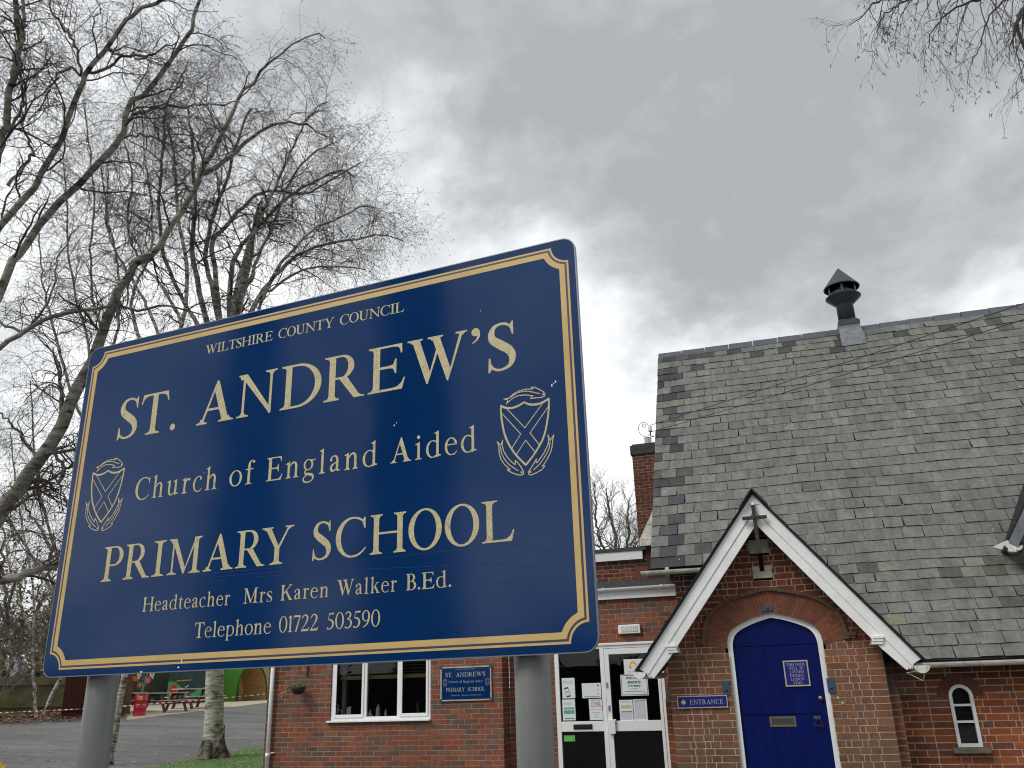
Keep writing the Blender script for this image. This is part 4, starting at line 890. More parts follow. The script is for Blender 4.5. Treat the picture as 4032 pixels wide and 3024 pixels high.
masonry(mb, (-1.44, 12.45, 0), X, FR, 1.6, 1.6, 3.05, 'garden', DRK)
masonry(mb, (-1.44, 20.0, 0), (0, -1, 0), LF, 7.5, 0, 3.0, 'garden', OLD)
hall_wall = mb.build('wall', [M['brick_old'], M['mortar_old']], hall)
# buttresses with sloping heads at both porch corners
for xa, xb in ((-1.525, -1.43), (1.0, 1.125)):
    mb = MB(); masonry(mb, (xa, 11.05, 0), X, FR, xb - xa, 0, 1.36, 'flemish', ORG if xa < 0 else OLD); masonry(mb, (xa, 11.45, 0), (0, -1, 0), LF, .40, 0, 1.36, 'flemish', ORG)
    o_, i_ = (xa, xb) if xa < 0 else (xb, xa)
    mb.prism([(o_, 1.36), (i_, 1.36), (i_, 1.62), (i_ + (o_ - i_) * .35, 1.60)], 11.045, 11.44, 0, (.26, .25, .23) if xa < 0 else (.12, .10, .085)); mb.build('buttress', [M['brick_old'], M['mortar_old']], hall)
# arch ring of rubbed bricks, hood mould
mb = MB()
full = lambda h: [(DC - x, z) for x, z in h] + [(DC + x, z) for x, z in h[::-1][1:]]
fi, fo = full(PROF_OUT), full(RING)
def resample(p, n):
    d = [0.0]
    for a, b in zip(p[:-1], p[1:]): d.append(d[-1] + math.hypot(b[0] - a[0], b[1] - a[1]))
    out = []
    for i in range(n + 1):
        t = d[-1] * i / n; j = min(max([k for k in range(len(d)) if d[k] <= t]), len(p) - 2); u = (t - d[j]) / (d[j + 1] - d[j])
        out.append((p[j][0] + (p[j + 1][0] - p[j][0]) * u, p[j][1] + (p[j + 1][1] - p[j][1]) * u))
    return out
NV = 44; fi, fo = resample(fi, NV), resample(fo, NV)
for i in range(NV):
    g = .035; lerp = lambda a, b, t: (a[0] + (b[0] - a[0]) * t, a[1] + (b[1] - a[1]) * t)
    A0, A1, B0, B1 = lerp(fi[i], fi[i + 1], g), lerp(fi[i], fi[i + 1], 1 - g), lerp(fo[i], fo[i + 1], g), lerp(fo[i], fo[i + 1], 1 - g)
    cut = (.0, .5, 1.0) if i % 2 else ((.0, .27, .75, 1.0) if i % 4 else (0, 1))
    for t0, t1 in zip(cut[:-1], cut[1:]):
        q = [lerp(A0, B0, t0 + .006), lerp(A1, B1, t0 + .006), lerp(A1, B1, t1 - .006), lerp(A0, B0, t1 - .006)]
        k = R.uniform(.84, 1.16); mb.prism(q, PY - .006, PY + .11, 0, (.175 * k, .068 * k, .042 * k), back=False)
mb.strip(fi, fo, PY - .002, PY + .10, 1)
mb.build('arch', [M['brick_old'], M['mortar_old']], hall)
mb = MB(); ho, hi = resample(full(RING2), 60), resample(full(RING), 60)
for i in range(60):
    k = R.uniform(.8, 1.1); q = [hi[i], hi[i + 1], ho[i + 1], ho[i]]
    gg = .0 if i % 3 else .06; q = [lerp(hi[i], hi[i + 1], gg), hi[i + 1], ho[i + 1], lerp(ho[i], ho[i + 1], gg)]
    mb.prism(q, PY - .042, PY, 0, (.125 * k, .085 * k, .055 * k))
for xa, xb in ((-1.075, -.945), (.62, .755)): mb.prism([(xa, 2.015), (xb, 2.015), (xb, 2.055), (xa, 2.055)], PY - .045, PY, 0, (.11, .075, .052)); mb.prism([(xa + .015, 1.985), (xb - .015, 1.985), (xb, 2.014), (xa, 2.014)], PY - .03, PY, 0, (.13, .07, .045))
mb.build('hood_mould', [M['brick_old']], hall)
# stone dressings and slit
for q in ((-.317, -.083, 3.028, 3.196), (-.308, -.079, 2.726, 2.877)):
    mb = MB()
    if q[2] > 3: mb.box(q[0], q[1], PY - .004, PY + .08, q[2], q[3])
    else: mb.box(q[0], q[1], PY - .004, PY + .08, q[2], 2.807); mb.box(q[0], -.2225, PY - .004, PY + .08, 2.808, q[3]); mb.box(-.1655, q[1], PY - .004, PY + .08, 2.808, q[3])
    mb.build('stone_block', [M['stone']], hall, bevel=.004)
mb = MB(); mb.box(-.226, -.162, PY + .06, PY + .09, 2.80, 3.03); mb.build('slit', [M['black']], hall)
# blue arched door in its white frame
fr_o = [(DC + .545, 0)] + [(DC + x, z) for x, z in PROF_OUT] + [(DC - x, z) for x, z in PROF_OUT[::-1][1:]] + [(DC - .545, 0)]
fr_i = [(DC + .487, 0)] + [(DC + x, z) for x, z in PROF_IN] + [(DC - x, z) for x, z in PROF_IN[::-1][1:]] + [(DC - .487, 0)]
mb = MB(); mb.strip(fr_o, fr_i, PY + .045, PY + .12); 
dframe = mb.build('door_frame', [M['white_paint']], hall)
mb = MB(); DYB = PY + .095
edges = [-.487, -.365, -.245, -.125, -.005, .115, .235, .36, .487]
for a, b in zip(edges[:-1], edges[1:]): mb.box(DC + a + .0006, DC + b - .0006, DYB + R.uniform(0, .0012), DYB + .03, 0.02, 1.945)
top = [(x, z) for x, z in fr_i if z > 1.955]
mb.prism([(DC + .484, 1.950)] + top + [(DC - .484, 1.950)], DYB - .006, DYB + .03)
mb.box(DC - .486, DC + .486, DYB + .031, DYB + .045, 0.02, 2.0); mb.box(DC - .44, DC + .41, DYB - .012, DYB, 1.185, 1.203)
bdoor = mb.build('blue_door', [M['door_blue']], hall)
k = (DYB) / PY
mb = MB(); mb.strip([(-.327, 1.043), (-.034, 1.043), (-.034, 1.155), (-.327, 1.155)], [(-.302, 1.066), (-.060, 1.066), (-.060, 1.130), (-.302, 1.130)], DYB - .008, DYB, closed=True); mb.box(-.302, -.060, DYB - .004, DYB - .001, 1.066, 1.130, 1)
mb.build('letter_plate', [M['brass_dull'], M['brass_dark']], bdoor, bevel=.002)
mb = MB(); mb.ball((.268, DYB - .035, 1.347), .024, n=14, k=10); mb.tube([(.268, DYB - .03, 1.347), (.268, DYB, 1.347)], .012, 10); mb.build('knob', [M['brass']], bdoor, smooth=True)
mb = MB(); mb.tube([(.20, DYB - .02, 1.125), (.178, DYB - .028, 1.085), (.155, DYB - .03, 1.052), (.21, DYB - .03, 1.046), (.265, DYB - .03, 1.05), (.238, DYB - .028, 1.09), (.212, DYB - .02, 1.125)], .0045, 6, 0); mb.box(.165, .24, DYB - .016, DYB, 1.118, 1.155, 1); mb.build('pull_handle', [M['iron'], M['plate_blue']], bdoor)
# bargeboards: two stepped boards on each side, corbels, apex plate
AX = -.19
for sgn in (-1, 1):
    def bp_(d, off): return (AX + sgn * d, 3.700 - off - GS * d)
    mb = MB(); mb.prism([bp_(0, .006), bp_(1.545, .006), bp_(1.462, .16), bp_(1.452, .20), bp_(0, .20)], 10.555, 10.60)
    mb.build('bargeboard', [M['white_paint']], hall, bevel=.003)
    mb = MB(); mb.prism([bp_(0, .205), bp_(1.455, .19), bp_(1.452, .222), bp_(1.432, .235), bp_(1.428, .262), bp_(1.405, .272), bp_(1.398, .305), bp_(1.372, .325), bp_(1.17, .365), bp_(0, .375)], 10.568, 10.60)
    mb.build('bargeboard', [M['white_paint']], hall, bevel=.003)
    mb = MB(); xk, zk = AX + sgn * 1.09, 1.905
    for a, b, z_, h_ in ((.0, .115, 1.955, .03), (.008, .105, 1.925, .028), (.016, .098, 1.895, .028)): mb.box(min(xk - sgn * a, xk + sgn * b) , max(xk - sgn * a, xk + sgn * b), 10.53 + a, 10.86, z_ - .0, z_ + h_)
    mb.build('corbel', [M['white_paint']], hall, bevel=.004)
    mb = MB()                                          # porch roof slabs with a ragged slate edge
    def rp(d, y, off): return (AX + sgn * d, y, 3.700 + off - GS * d)
    yb = 12.75
    mb.add([rp(0, 10.52, .03), rp(1.565, 10.52, .03), rp(1.565, yb, .03), rp(0, yb, .03), rp(0, 10.52, .0), rp(1.55, 10.52, .0), rp(1.55, yb, .0), rp(0, yb, .0)], [(0, 1, 2, 3), (4, 7, 6, 5), (0, 4, 5, 1), (1, 5, 6, 2)])
    for kk in range(9):
        d0, d1 = kk * .176, kk * .176 + .186; lf = .007
        mb.add([rp(d0, 10.505, .032), rp(d1, 10.505, .032 + lf + .006), rp(d1, yb, .032 + lf + .006), rp(d0, yb, .032), rp(d0, 10.505, .024), rp(d1, 10.505, .024 + lf), rp(d1, yb, .02 + lf), rp(d0, yb, .02)], [(0, 1, 2, 3), (0, 4, 5, 1), (1, 5, 6, 2), (4, 7, 6, 5)])
    mb.build('porch_roof', [M['slate_dark']], hall)
    mb = MB(); mb.add([rp(1.53, 10.60, -.06), rp(1.20, 10.60, -.06), rp(1.20, 11.45, -.06), rp(1.53, 11.45, -.06)], [(0, 1, 2, 3)]); mb.add([rp(0, 10.60, -.045), rp(1.5, 10.60, -.045), rp(1.5, 10.895, -.045), rp(0, 10.895, -.045)], [(0, 1, 2, 3)])
    mb.build('soffit', [M['soffit']], hall)
mb = MB(); mb.prism([(AX - .072, 3.570), (AX + .072, 3.570), (AX, 3.655)], 10.545, 10.553); mb.build('apex_plate', [M['white_paint']], hall)
mb = MB()
mb.prism([(AX, 3.775), (AX + .168, 3.560), (AX + .168, 3.528), (AX, 3.742), (AX - .168, 3.528), (AX - .168, 3.560)], 10.46, 10.56)
mb.prism([(AX, 3.765), (AX + .16, 3.56), (AX + .16, 3.53), (AX, 3.735), (AX - .16, 3.53), (AX - .16, 3.56)], 10.56, 12.75); mb.build('porch_ridge', [M['ridge']], hall, bevel=.008)
# gutters
mb = MB(); half_gutter(mb, (-1.85, 12.06, 3.045), (-1.0, 12.06, 3.04), .060); half_gutter(mb, (-1.85, 12.06, 3.045), (-1.80, 12.06, 3.045), .065); half_gutter(mb, (-1.60, 12.06, 3.044), (-1.585, 12.06, 3.044), .065); mb.box(-1.52, -1.47, 12.10, 12.2, 2.97, 3.09); mb.build('gutter', [M['gutter']], hall)
mb = MB(); half_gutter(mb, (1.335, 11.02, 1.690), (XR, 11.02, 1.700), .056); half_gutter(mb, (1.335, 11.02, 1.69), (1.41, 11.02, 1.69), .061); mb.build('gutter', [M['gutter']], hall)
mb = MB(); half_gutter(mb, (-1.732, 10.53, 1.688), (-1.732, 12.4, 1.695), .074); mb.build('gutter', [M['white_paint']], hall)
mb = MB(); half_gutter(mb, (1.350, 10.545, 1.660), (1.350, 11.0, 1.668), .083); mb.build('gutter', [M['gutter']], hall)
mb = MB(); mb.tube([(1.20, 10.62, 1.585), (1.345, 10.63, 1.50), (1.37, 10.62, 1.565)], .0035, 6); mb.tube([(1.19, 10.60, 1.59), (1.33, 10.60, 1.60)], .0035, 6); mb.build('gutter_bracket', [M['white_paint']], hall)
mb = MB(); mb.box(.95, XR, 11.20, 11.445, 1.70, 1.735); mb.box(-1.40, -.2, 12.2, 12.44, 3.04, 3.07); mb.build('eaves_soffit', [M['soffit']], hall)
# small arched window in the right-hand wall
AW = 1.8145
def awin(w, zb, zs): return [(AW + w, zb)] + [(AW + w * math.cos(math.pi * i / 16), zs + w * 1.02 * math.sin(math.pi * i / 16)) for i in range(17)] + [(AW - w, zb)]
mb = MB(); mb.strip(awin(.128, .775, 1.315), awin(.092, .815, 1.315), 11.43, 11.50); mb.box(AW - .127, AW + .127, 11.432, 11.498, .776, .815)
for z in (1.222, 1.044): mb.box(AW - .091, AW + .091, 11.44, 11.49, z - .012, z + .012)
w2 = mb.build('arched_window', [M['white_paint']], hall)
mb = MB(); mb.prism(awin(.0915, .815, 1.315), 11.47, 11.474); mb.build('pane', [M['glass']], w2)
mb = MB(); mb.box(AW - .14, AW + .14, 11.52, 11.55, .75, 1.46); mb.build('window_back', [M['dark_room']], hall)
mb = MB(); mb.prism([(1.622, .712), (2.005, .712), (2.012, .735), (2.01, .770), (1.622, .772), (1.615, .74)], 11.36, 11.50); mb.build('window_sill', [M['sill_stone']], hall, bevel=.012)
mb = MB(); ai, ao = resample(awin(.128, 1.30, 1.315)[1:-1], 15), resample(awin(.245, 1.30, 1.315)[1:-1], 15)
for i in range(15):
    q = [lerp(ai[i], ai[i + 1], .03), lerp(ai[i], ai[i + 1], .97), lerp(ao[i], ao[i + 1], .97), lerp(ao[i], ao[i + 1], .03)]; k = R.uniform(.8, 1.0); mb.prism(q, 11.442, 11.48, 0, (.15 * k, .062 * k, .04 * k), back=False)
mb.build('window_arch', [M['brick_old']], hall)
# second gable low down at the right edge of the roof
dor = thing('roof_dormer', 'grey edged dormer gable with white flashing low on the slate roof', 'dormer', (3.6, 12.0, 2.9))
mb = MB(); mb.add([(2.70, 11.70, 2.99), (3.62, 11.70, 4.42), (3.62, 13.8, 4.42), (2.70, 13.0, 2.99)], [(0, 1, 2, 3)]); mb.bar((2.66, 11.72, 2.965), (3.62, 11.72, 4.45), .06, .05); mb.build('roof', [M['slate_dark']], dor)
mb = MB(); mb.bar((2.755, 11.66, 3.02), (3.62, 11.66, 4.36), .03, .105); mb.build('bargeboard', [M['lead']], dor)
mb = MB(); mb.add([(2.545, 11.74, 3.02), (2.70, 11.66, 3.075), (2.78, 11.66, 3.02), (2.775, 11.66, 2.93), (2.70, 11.70, 2.945)], [(0, 1, 2, 3, 4)]); mb.build('flashing', [M['white_paint']], dor)
mb = MB(); half_gutter(mb, (2.80, 11.66, 3.0), (2.86, 13.0, 3.0), .055); mb.build('gutter', [M['gutter']], dor)
mb = MB(); masonry(mb, (2.87, 11.78, 0), X, FR, 1.6, 2.1, 3.02, 'garden', ORG); mb.build('wall', [M['brick_old'], M['mortar_old']], dor)

# ------------------------------------------------------------------ fittings on the buildings
crs = thing('cross', 'dark brown wooden cross fixed to the porch gable apex', 'cross', (AX, 10.52, 3.0))
mb = MB(); mb.prism([(-.214, 2.985), (-.170, 2.985), (-.176, 3.555), (-.220, 3.555)], 10.50, 10.53); mb.build('upright', [M['iron']], crs, bevel=.003)
mb = MB(); mb.prism([(-.340, 3.380), (-.054, 3.380), (-.054, 3.420), (-.340, 3.420)], 10.492, 10.522); mb.build('crossbar', [M['iron']], crs, bevel=.003)
mb = MB(); mb.box(-.216, -.178, 10.505, 10.55, 3.555, 3.585); mb.build('bracket', [M['white_paint']], crs)
def plaque(name, label, q, y, face, edge, ew, lines, tm, cat='sign', extra=None):
    t = thing(name, label, cat, ((q[0] + q[1]) / 2, y, q[2])); mb = MB(); mb.box(q[0], q[1], y - .012, y, q[2], q[3]); mb.build('panel', [face], t, bevel=.001)
    mb = MB(); R_ = lambda i: [(q[0] + i, q[2] + i), (q[1] - i, q[2] + i), (q[1] - i, q[3] - i), (q[0] + i, q[3] - i)]
    mb.strip(R_(.001), R_(ew), y - .0135, y - .012, closed=True); mb.build('border', [edge], t)
    for words, base, cap, gap in lines:
        for w, a, b in words: mb = MB(); put_word(mb, w, a, b, base, cap, y - .0140, gap); mb.build('lettering', [tm], t)
    if extra: extra(t)
    return t
KD = (DYB - .014) / PY
c0, c1 = -.095 * KD, .183 * KD
plaque('door_notice', 'square blue notice with gold edge on the arched blue door', (c0, c1, 1.478, 1.768), DYB - .006, M['notice_blue'], M['gold_line'], .015,
       [([('THIS', c0 + .034, c0 + .122), ('DOOR', c0 + .138, c0 + .246)], 1.706, .030, .10), ([('WILL', c0 + .060, c0 + .160), ('BE', c0 + .182, c0 + .225)], 1.666, .030, .10), ([('LOCKED', c0 + .064, c0 + .222)], 1.625, .030, .10), ([('DURING', c0 + .064, c0 + .222)], 1.584, .030, .10), ([('LESSON', c0 + .066, c0 + .220)], 1.543, .030, .10), ([('TIME', c0 + .090, c0 + .194)], 1.500, .030, .10)], M['grey_text'], 'notice')
def arrow(t):
    mb = MB(); y = PY - .0265; mb.add([(x, y, z) for x, z in ((-1.322, 1.337), (-1.283, 1.372), (-1.283, 1.357), (-1.264, 1.357), (-1.264, 1.317), (-1.283, 1.317), (-1.283, 1.302))], [(0, 6, 5, 4, 3, 2, 1)]); mb.build('arrow', [M['gold_line']], t)
plaque('entrance_sign', 'long narrow blue sign with an arrow and gold edge on the porch wall', (-1.362, -.772, 1.268, 1.408), PY - .012, M['notice_blue'], M['gold_line'], .011, [([('ENTRANCE', -1.212, -.822)], 1.311, .052, .09)], M['grey_text'], 'sign', arrow)
def crests2(t):
    y = 13.38 - .0141
    for dx in (-5.375, -4.655):
        mb = MB(); sc = .42; k_ = crest_mb(0, 0, y); mb.add([((x - 1.746) * sc + dx, y, (z - .488) * sc + 1.615) for x, _, z in k_.v], k_.f); mb.build('crest', [M['grey_text']], t)
    mb = MB()
    for cx in (-5.413, -4.566):
        for cz in (1.403, 1.903): mb.box(cx - .022, cx + .022, 13.3655, 13.3675, cz - .022, cz + .022)
    mb.build('corner', [M['purple_line']], t)
plaque('wall_sign', 'small blue and gold copy of the school sign on the brick wall beside the window', (-5.424, -4.555, 1.392, 1.913), 13.385, M['sign_blue'], M['stone'], .022,
       [([('ST.', -5.335, -5.215), ('ANDREW\'S', -5.155, -4.655)], 1.755, .066, .06), ([('Church', -5.278, -5.12), ('of', -5.098, -5.052), ('England', -5.028, -4.85), ('Aided', -4.825, -4.705)], 1.665, .034, .12), ([('PRIMARY', -5.325, -5.005), ('SCHOOL', -4.955, -4.668)], 1.535, .058, .06),
        ([('WILTSHIRE', -5.165, -5.04), ('COUNTY', -5.025, -4.935), ('COUNCIL', -4.92, -4.82)], 1.862, .016, .05), ([('Headteacher', -5.24, -5.09), ('Mrs', -5.06, -5.01), ('Karen', -4.995, -4.92), ('Walker', -4.905, -4.81), ('B.Ed.', -4.795, -4.73)], 1.468, .019, .10)], M['grey_text'], 'sign', crests2)
for (nx, nz, w, h, lab) in ((-.775, 1.485, .083, .165, 'upright blue metal plate just above the right end of the entrance sign'), (.402, 1.477, .083, .165, 'upright blue metal plate on the brickwork right of the blue door'), (-.189, 2.368, .115, .062, 'small flat blue metal plate over the door arch')):
    t = thing('metal_plate', lab, 'plate', (nx, PY, nz), group='blue metal plates round the door'); mb = MB(); yy = PY if nz < 2 else PY - .006
    mb.prism(rrect(nx - w / 2, nx + w / 2, nz - h / 2, nz + h / 2, .012), yy - .012, yy); mb.build('plate', [M['plate_blue']], t, bevel=.002)
    mb = MB(); mb.ball((nx, yy - .014, nz - (.02 if h > w else 0)), .016, .012, .016); mb.build('boss', [M['plate_blue']], t, smooth=True)
    mb = MB(); mb.box(nx - .014, nx + .012, yy - .0135, yy - .012, nz - .045 if h > w else nz - .018, nz - .03 if h > w else nz - .006); mb.build('slot', [M['black']], t)
for px, pz, s in ((.455, 1.345, .035), (.50, 1.29, .040)):
    mb = MB(); mb.add([(px + s * .5 * R.uniform(.7, 1.2) * math.cos(t), PY - .0035, pz + s * .4 * R.uniform(.7, 1.2) * math.sin(t)) for t in [i * math.pi / 4 for i in range(8)]], [tuple(range(8))]); mb.build('plaster_patch', [M['stone']], hall)
# bulkhead lamp over the entrance
lamp = thing('bulkhead_lamp', 'white rectangular bulkhead lamp on the brickwork above the glazed entrance', 'lamp', (-2.365, 13.72, 2.31))
mb = MB(); mb.prism(rrect(-2.54, -2.19, 2.313, 2.447, .015), 13.70, 13.755); mb.build('housing', [M['upvc']], lamp, bevel=.006)
mb = MB()
for i in range(9): mb.box(-2.495 + i * .0305, -2.474 + i * .0305, 13.690, 13.701, 2.340, 2.425)
mb.build('lens', [M['lens']], lamp, bevel=.003)
# ------------------------------------------------------------------ notices taped to the entrance glass
FS = bpy.data.curves.new('f', 'FONT')                   # built-in outline font, used only to make meshes for small print
def sans(mb, txt, x, z, size, y, mi=0, align='LEFT', maxw=None, bold=0.0):
    FS.body = txt; FS.size = size; FS.align_x = align; FS.offset = bold
    ob = bpy.data.objects.new('f', FS); COL.objects.link(ob); bpy.context.view_layer.update()
    me = bpy.data.meshes.new_from_object(ob.evaluated_get(bpy.context.evaluated_depsgraph_get())); bpy.data.objects.remove(ob)
    vs = [v.co for v in me.vertices]
    if vs:
        w = max(v.x for v in vs) - min(v.x for v in vs); k = min(1.0, maxw / w) if maxw else 1.0
        mb.add([(x + v.x * k, y, z + v.y) for v in vs], [tuple(p.vertices) for p in me.polygons], mi)
    bpy.data.meshes.remove(me)
PYG = EY + .018
def poster(label, x0, x1, z0, z1, m, dy=0.0, name='poster', border=None):
    y = PYG - dy
    t = thing(name, label, 'poster', ((x0 + x1) / 2, y, z0)); mb = MB(); mb.box(x0, x1, y - .0015, y, z0, z1); mb.build('sheet', [m], t)
    if border:
        mb = MB(); r = lambda i: [(x0 + i, z0 + i), (x1 - i, z0 + i), (x1 - i, z1 - i), (x0 + i, z1 - i)]
        mb.strip(r(.010), r(.018), y - .0022, y - .0015, closed=True); mb.build('border', [border], t)
    return t, y - .0024
def rows(mb, x0, x1, z0, z1, n, y, mi=0, h=.35, jag=True):
    for i in range(n):
        z = z1 - (z1 - z0) * (i + .5) / n; hh = (z1 - z0) / n * h / 2; x = x0
        while x < x1 - .004:
            w = R.uniform(.010, .035) if jag else x1 - x0; mb.box(x, min(x + w, x1), y, y + .0006, z - hh, z + hh, mi); x += w + .005
        if jag and R.random() < .25: pass
t, y = poster('white sheet with a picture of a smartphone on the left door glass', -3.509, -3.302, 1.382, 1.685, M['paper'])
mb = MB(); P = [(-3.478, 1.535), (-3.412, 1.552), (-3.372, 1.41), (-3.438, 1.393)]; mb.add([(a, y, b) for a, b in P], [(0, 3, 2, 1)], 0)
c = lambda u, v: (P[0][0] + (P[1][0] - P[0][0]) * u + (P[3][0] - P[0][0]) * v, P[0][1] + (P[1][1] - P[0][1]) * u + (P[3][1] - P[0][1]) * v)
for (u0, u1, v0, v1, mi) in ((.08, .92, .16, .84, 1), (.15, .85, .40, .52, 2), (.3, .7, .66, .72, 0)): mb.add([(c(u, v)[0], y - .0004 - .0002 * mi, c(u, v)[1]) for u, v in ((u0, v0), (u0, v1), (u1, v1), (u1, v0))], [(0, 1, 2, 3)], mi)
mb.build('phone_picture', [M['ink'], M['paper'], M['teal']], t)
mb = MB(); rows(mb, -3.49, -3.33, 1.618, 1.645, 2, y, 0, .55); rows(mb, -3.46, -3.33, 1.598, 1.61, 1, y, 0, .4); mb.build('print', [M['ink_grey']], t)
t, y = poster('white sheet with a green banner, below the smartphone sheet', -3.518, -3.312, 1.060, 1.366, M['paper_green'])
mb = MB(); mb.box(-3.497, -3.330, y, y + .0005, 1.155, 1.248, 0)
for i in range(7): mb.box(-3.49 + i * .0225, -3.475 + i * .0225, y - .0004, y, 1.205, 1.228, 1)
mb.box(-3.485, -3.325, y, y + .0005, 1.083, 1.092, 2); rows(mb, -3.50, -3.37, 1.285, 1.325, 3, y, 3, .3); mb.build('print', [M['teal'], M['paper'], M['ink_navy'], M['ink_grey']], t)
t, y = poster('wide white notice with red, blue and yellow squares down its right side', -3.189, -2.886, 1.378, 1.597, M['paper'])
mb = MB()
for z, mi in ((1.548, 0), (1.488, 1), (1.428, 2)): mb.box(-2.945, -2.915, y, y + .0005, z, z + .022, mi)
mb.box(-3.155, -2.91, y, y + .0005, 1.392, 1.404, 3); rows(mb, -3.10, -2.99, 1.565, 1.575, 1, y, 4, .8); mb.build('print', [M['red'], M['lavender'], M['yellow'], M['green'], M['lavender']], t)
t, y = poster('NUT FREE ZONE notice with a red prohibition circle', -3.090, -2.884, 1.210, 1.362, M['paper'])
mb = MB(); g = G(1); g.ring(-3.022, 1.283, .040, .040, .007, .007, n=28).poly([(-3.050, 1.261), (-3.046, 1.256), (-2.994, 1.305), (-2.998, 1.310)])
GL['ban'] = g; V, Fc = glyph_tris('ban'); mb.add([(a, y, b) for a, b in V], Fc, 0)
for s, z in (('NUT', 1.302), ('FREE', 1.276), ('ZONE', 1.250)): sans(mb, s, -2.972, z, .030, y, 0, maxw=.07, bold=.0006)
sans(mb, 'THIS SCHOOL IS A', -3.068, 1.338, .020, y, 1, maxw=.165, bold=.0004); mb.build('print', [M['red'], M['ink']], t)
t, y = poster('small pale typed notice directly beneath the nut free notice', -3.088, -2.882, 1.058, 1.207, M['paper_green'])
mb = MB(); rows(mb, -3.05, -2.92, 1.155, 1.172, 1, y, 0, .6); rows(mb, -3.015, -2.955, 1.125, 1.142, 1, y, 0, .6); rows(mb, -3.02, -2.94, 1.092, 1.106, 1, y, 0, .6); mb.build('print', [M['ink_grey']], t)
t, y = poster('small bright green sticker low on the left door glass', -3.515, -3.342, .758, .842, M['lime'], name='sticker')
mb = MB(); mb.box(-3.505, -3.352, y, y + .0005, .822, .833, 0); rows(mb, -3.50, -3.42, .775, .808, 2, y, 0, .4); mb.box(-3.382, -3.366, y, y + .0005, .770, .800, 1); mb.build('print', [M['green'], M['ink']], t)
DG = .008
t, y = poster('white sheet with a yellow masked smiley face on the door glass', -2.497, -2.195, 1.708, 1.931, M['paper'], DG)
mb = MB(); cxx, czz = -2.352, 1.842; disc = lambda r, k=1.0, a0=0, a1=360, n=24, ox=0, oz=0: [(cxx + ox + r * k * math.cos(math.radians(a0 + (a1 - a0) * i / n)), czz + oz + r * math.sin(math.radians(a0 + (a1 - a0) * i / n))) for i in range(n + 1)]
def flat(mb, pts, y, mi): mb.add([(a, y, b) for a, b in pts], [tuple(range(len(pts)))], mi)
flat(mb, disc(.058)[:-1], y, 0); flat(mb, disc(.040, 1.05, oz=-.020)[:-1], y - .0004, 1)
for ox in (-.024, .024): mb.strip(disc(.013, 1, 20, 160, 6, ox, .008), disc(.009, 1, 20, 160, 6, ox, .008), y - .0008, y - .0004, 3)
hx, hz = -2.398, 1.812; flat(mb, [(hx + .018 * math.sin(q) ** 3, hz + .0155 * (.8 * math.cos(q) - .3 * math.cos(2 * q) - .12 * math.cos(3 * q))) for q in [i * math.pi / 10 for i in range(20)]], y - .001, 2)
rows(mb, -2.46, -2.24, 1.738, 1.75, 1, y, 4, .5); mb.build('print', [M['yellow'], M['paper'], M['red'], M['ink'], M['ink_grey']], t)
t, y = poster('red edged notice reading entry only if absolutely necessary', -2.567, -2.144, 1.395, 1.705, M['paper_green'], DG, border=M['dark_red'])
mb = MB()
for s, z, sz in (('Entry only if', 1.640, .052), ('absolutely', 1.582, .050), ('necessary', 1.526, .050)): sans(mb, s, -2.356, z, sz, y, 0, 'CENTER', maxw=.25, bold=.0016)
mb.box(-2.462, -2.25, y, y + .0004, 1.574, 1.578); rows(mb, -2.415, -2.30, 1.485, 1.50, 1, y, 0, .55); rows(mb, -2.515, -2.205, 1.450, 1.464, 1, y, 0, .5); flat(mb, [(-2.205 + .018 * math.cos(i * .7), 1.437 + .018 * math.sin(i * .7)) for i in range(9)], y, 1)
mb.build('print', [M['ink'], M['pale_yellow']], t)
t, y = poster('white information sheet with yellow highlighted lines on the door glass', -2.611, -2.404, 1.040, 1.337, M['paper'], DG)
mb = MB(); rows(mb, -2.595, -2.43, 1.295, 1.325, 3, y, 1, .4); mb.box(-2.592, -2.425, y + .0003, y + .0006, 1.215, 1.262, 0); rows(mb, -2.59, -2.427, 1.218, 1.26, 3, y, 1, .4); mb.box(-2.59, -2.42, y, y + .0005, 1.160, 1.172, 2); rows(mb, -2.592, -2.425, 1.05, 1.155, 9, y, 1, .4); mb.build('print', [M['pale_yellow'], M['ink_grey'], M['ink_navy']], t)
t, y = poster('white information sheet with a navy heading bar, to the right of the highlighted one', -2.395, -2.186, 1.042, 1.342, M['paper'], DG)
mb = MB(); mb.box(-2.375, -2.205, y, y + .0005, 1.312, 1.324, 1); rows(mb, -2.375, -2.21, 1.06, 1.30, 18, y, 0, .4); mb.build('print', [M['ink_grey'], M['ink_navy']], t)

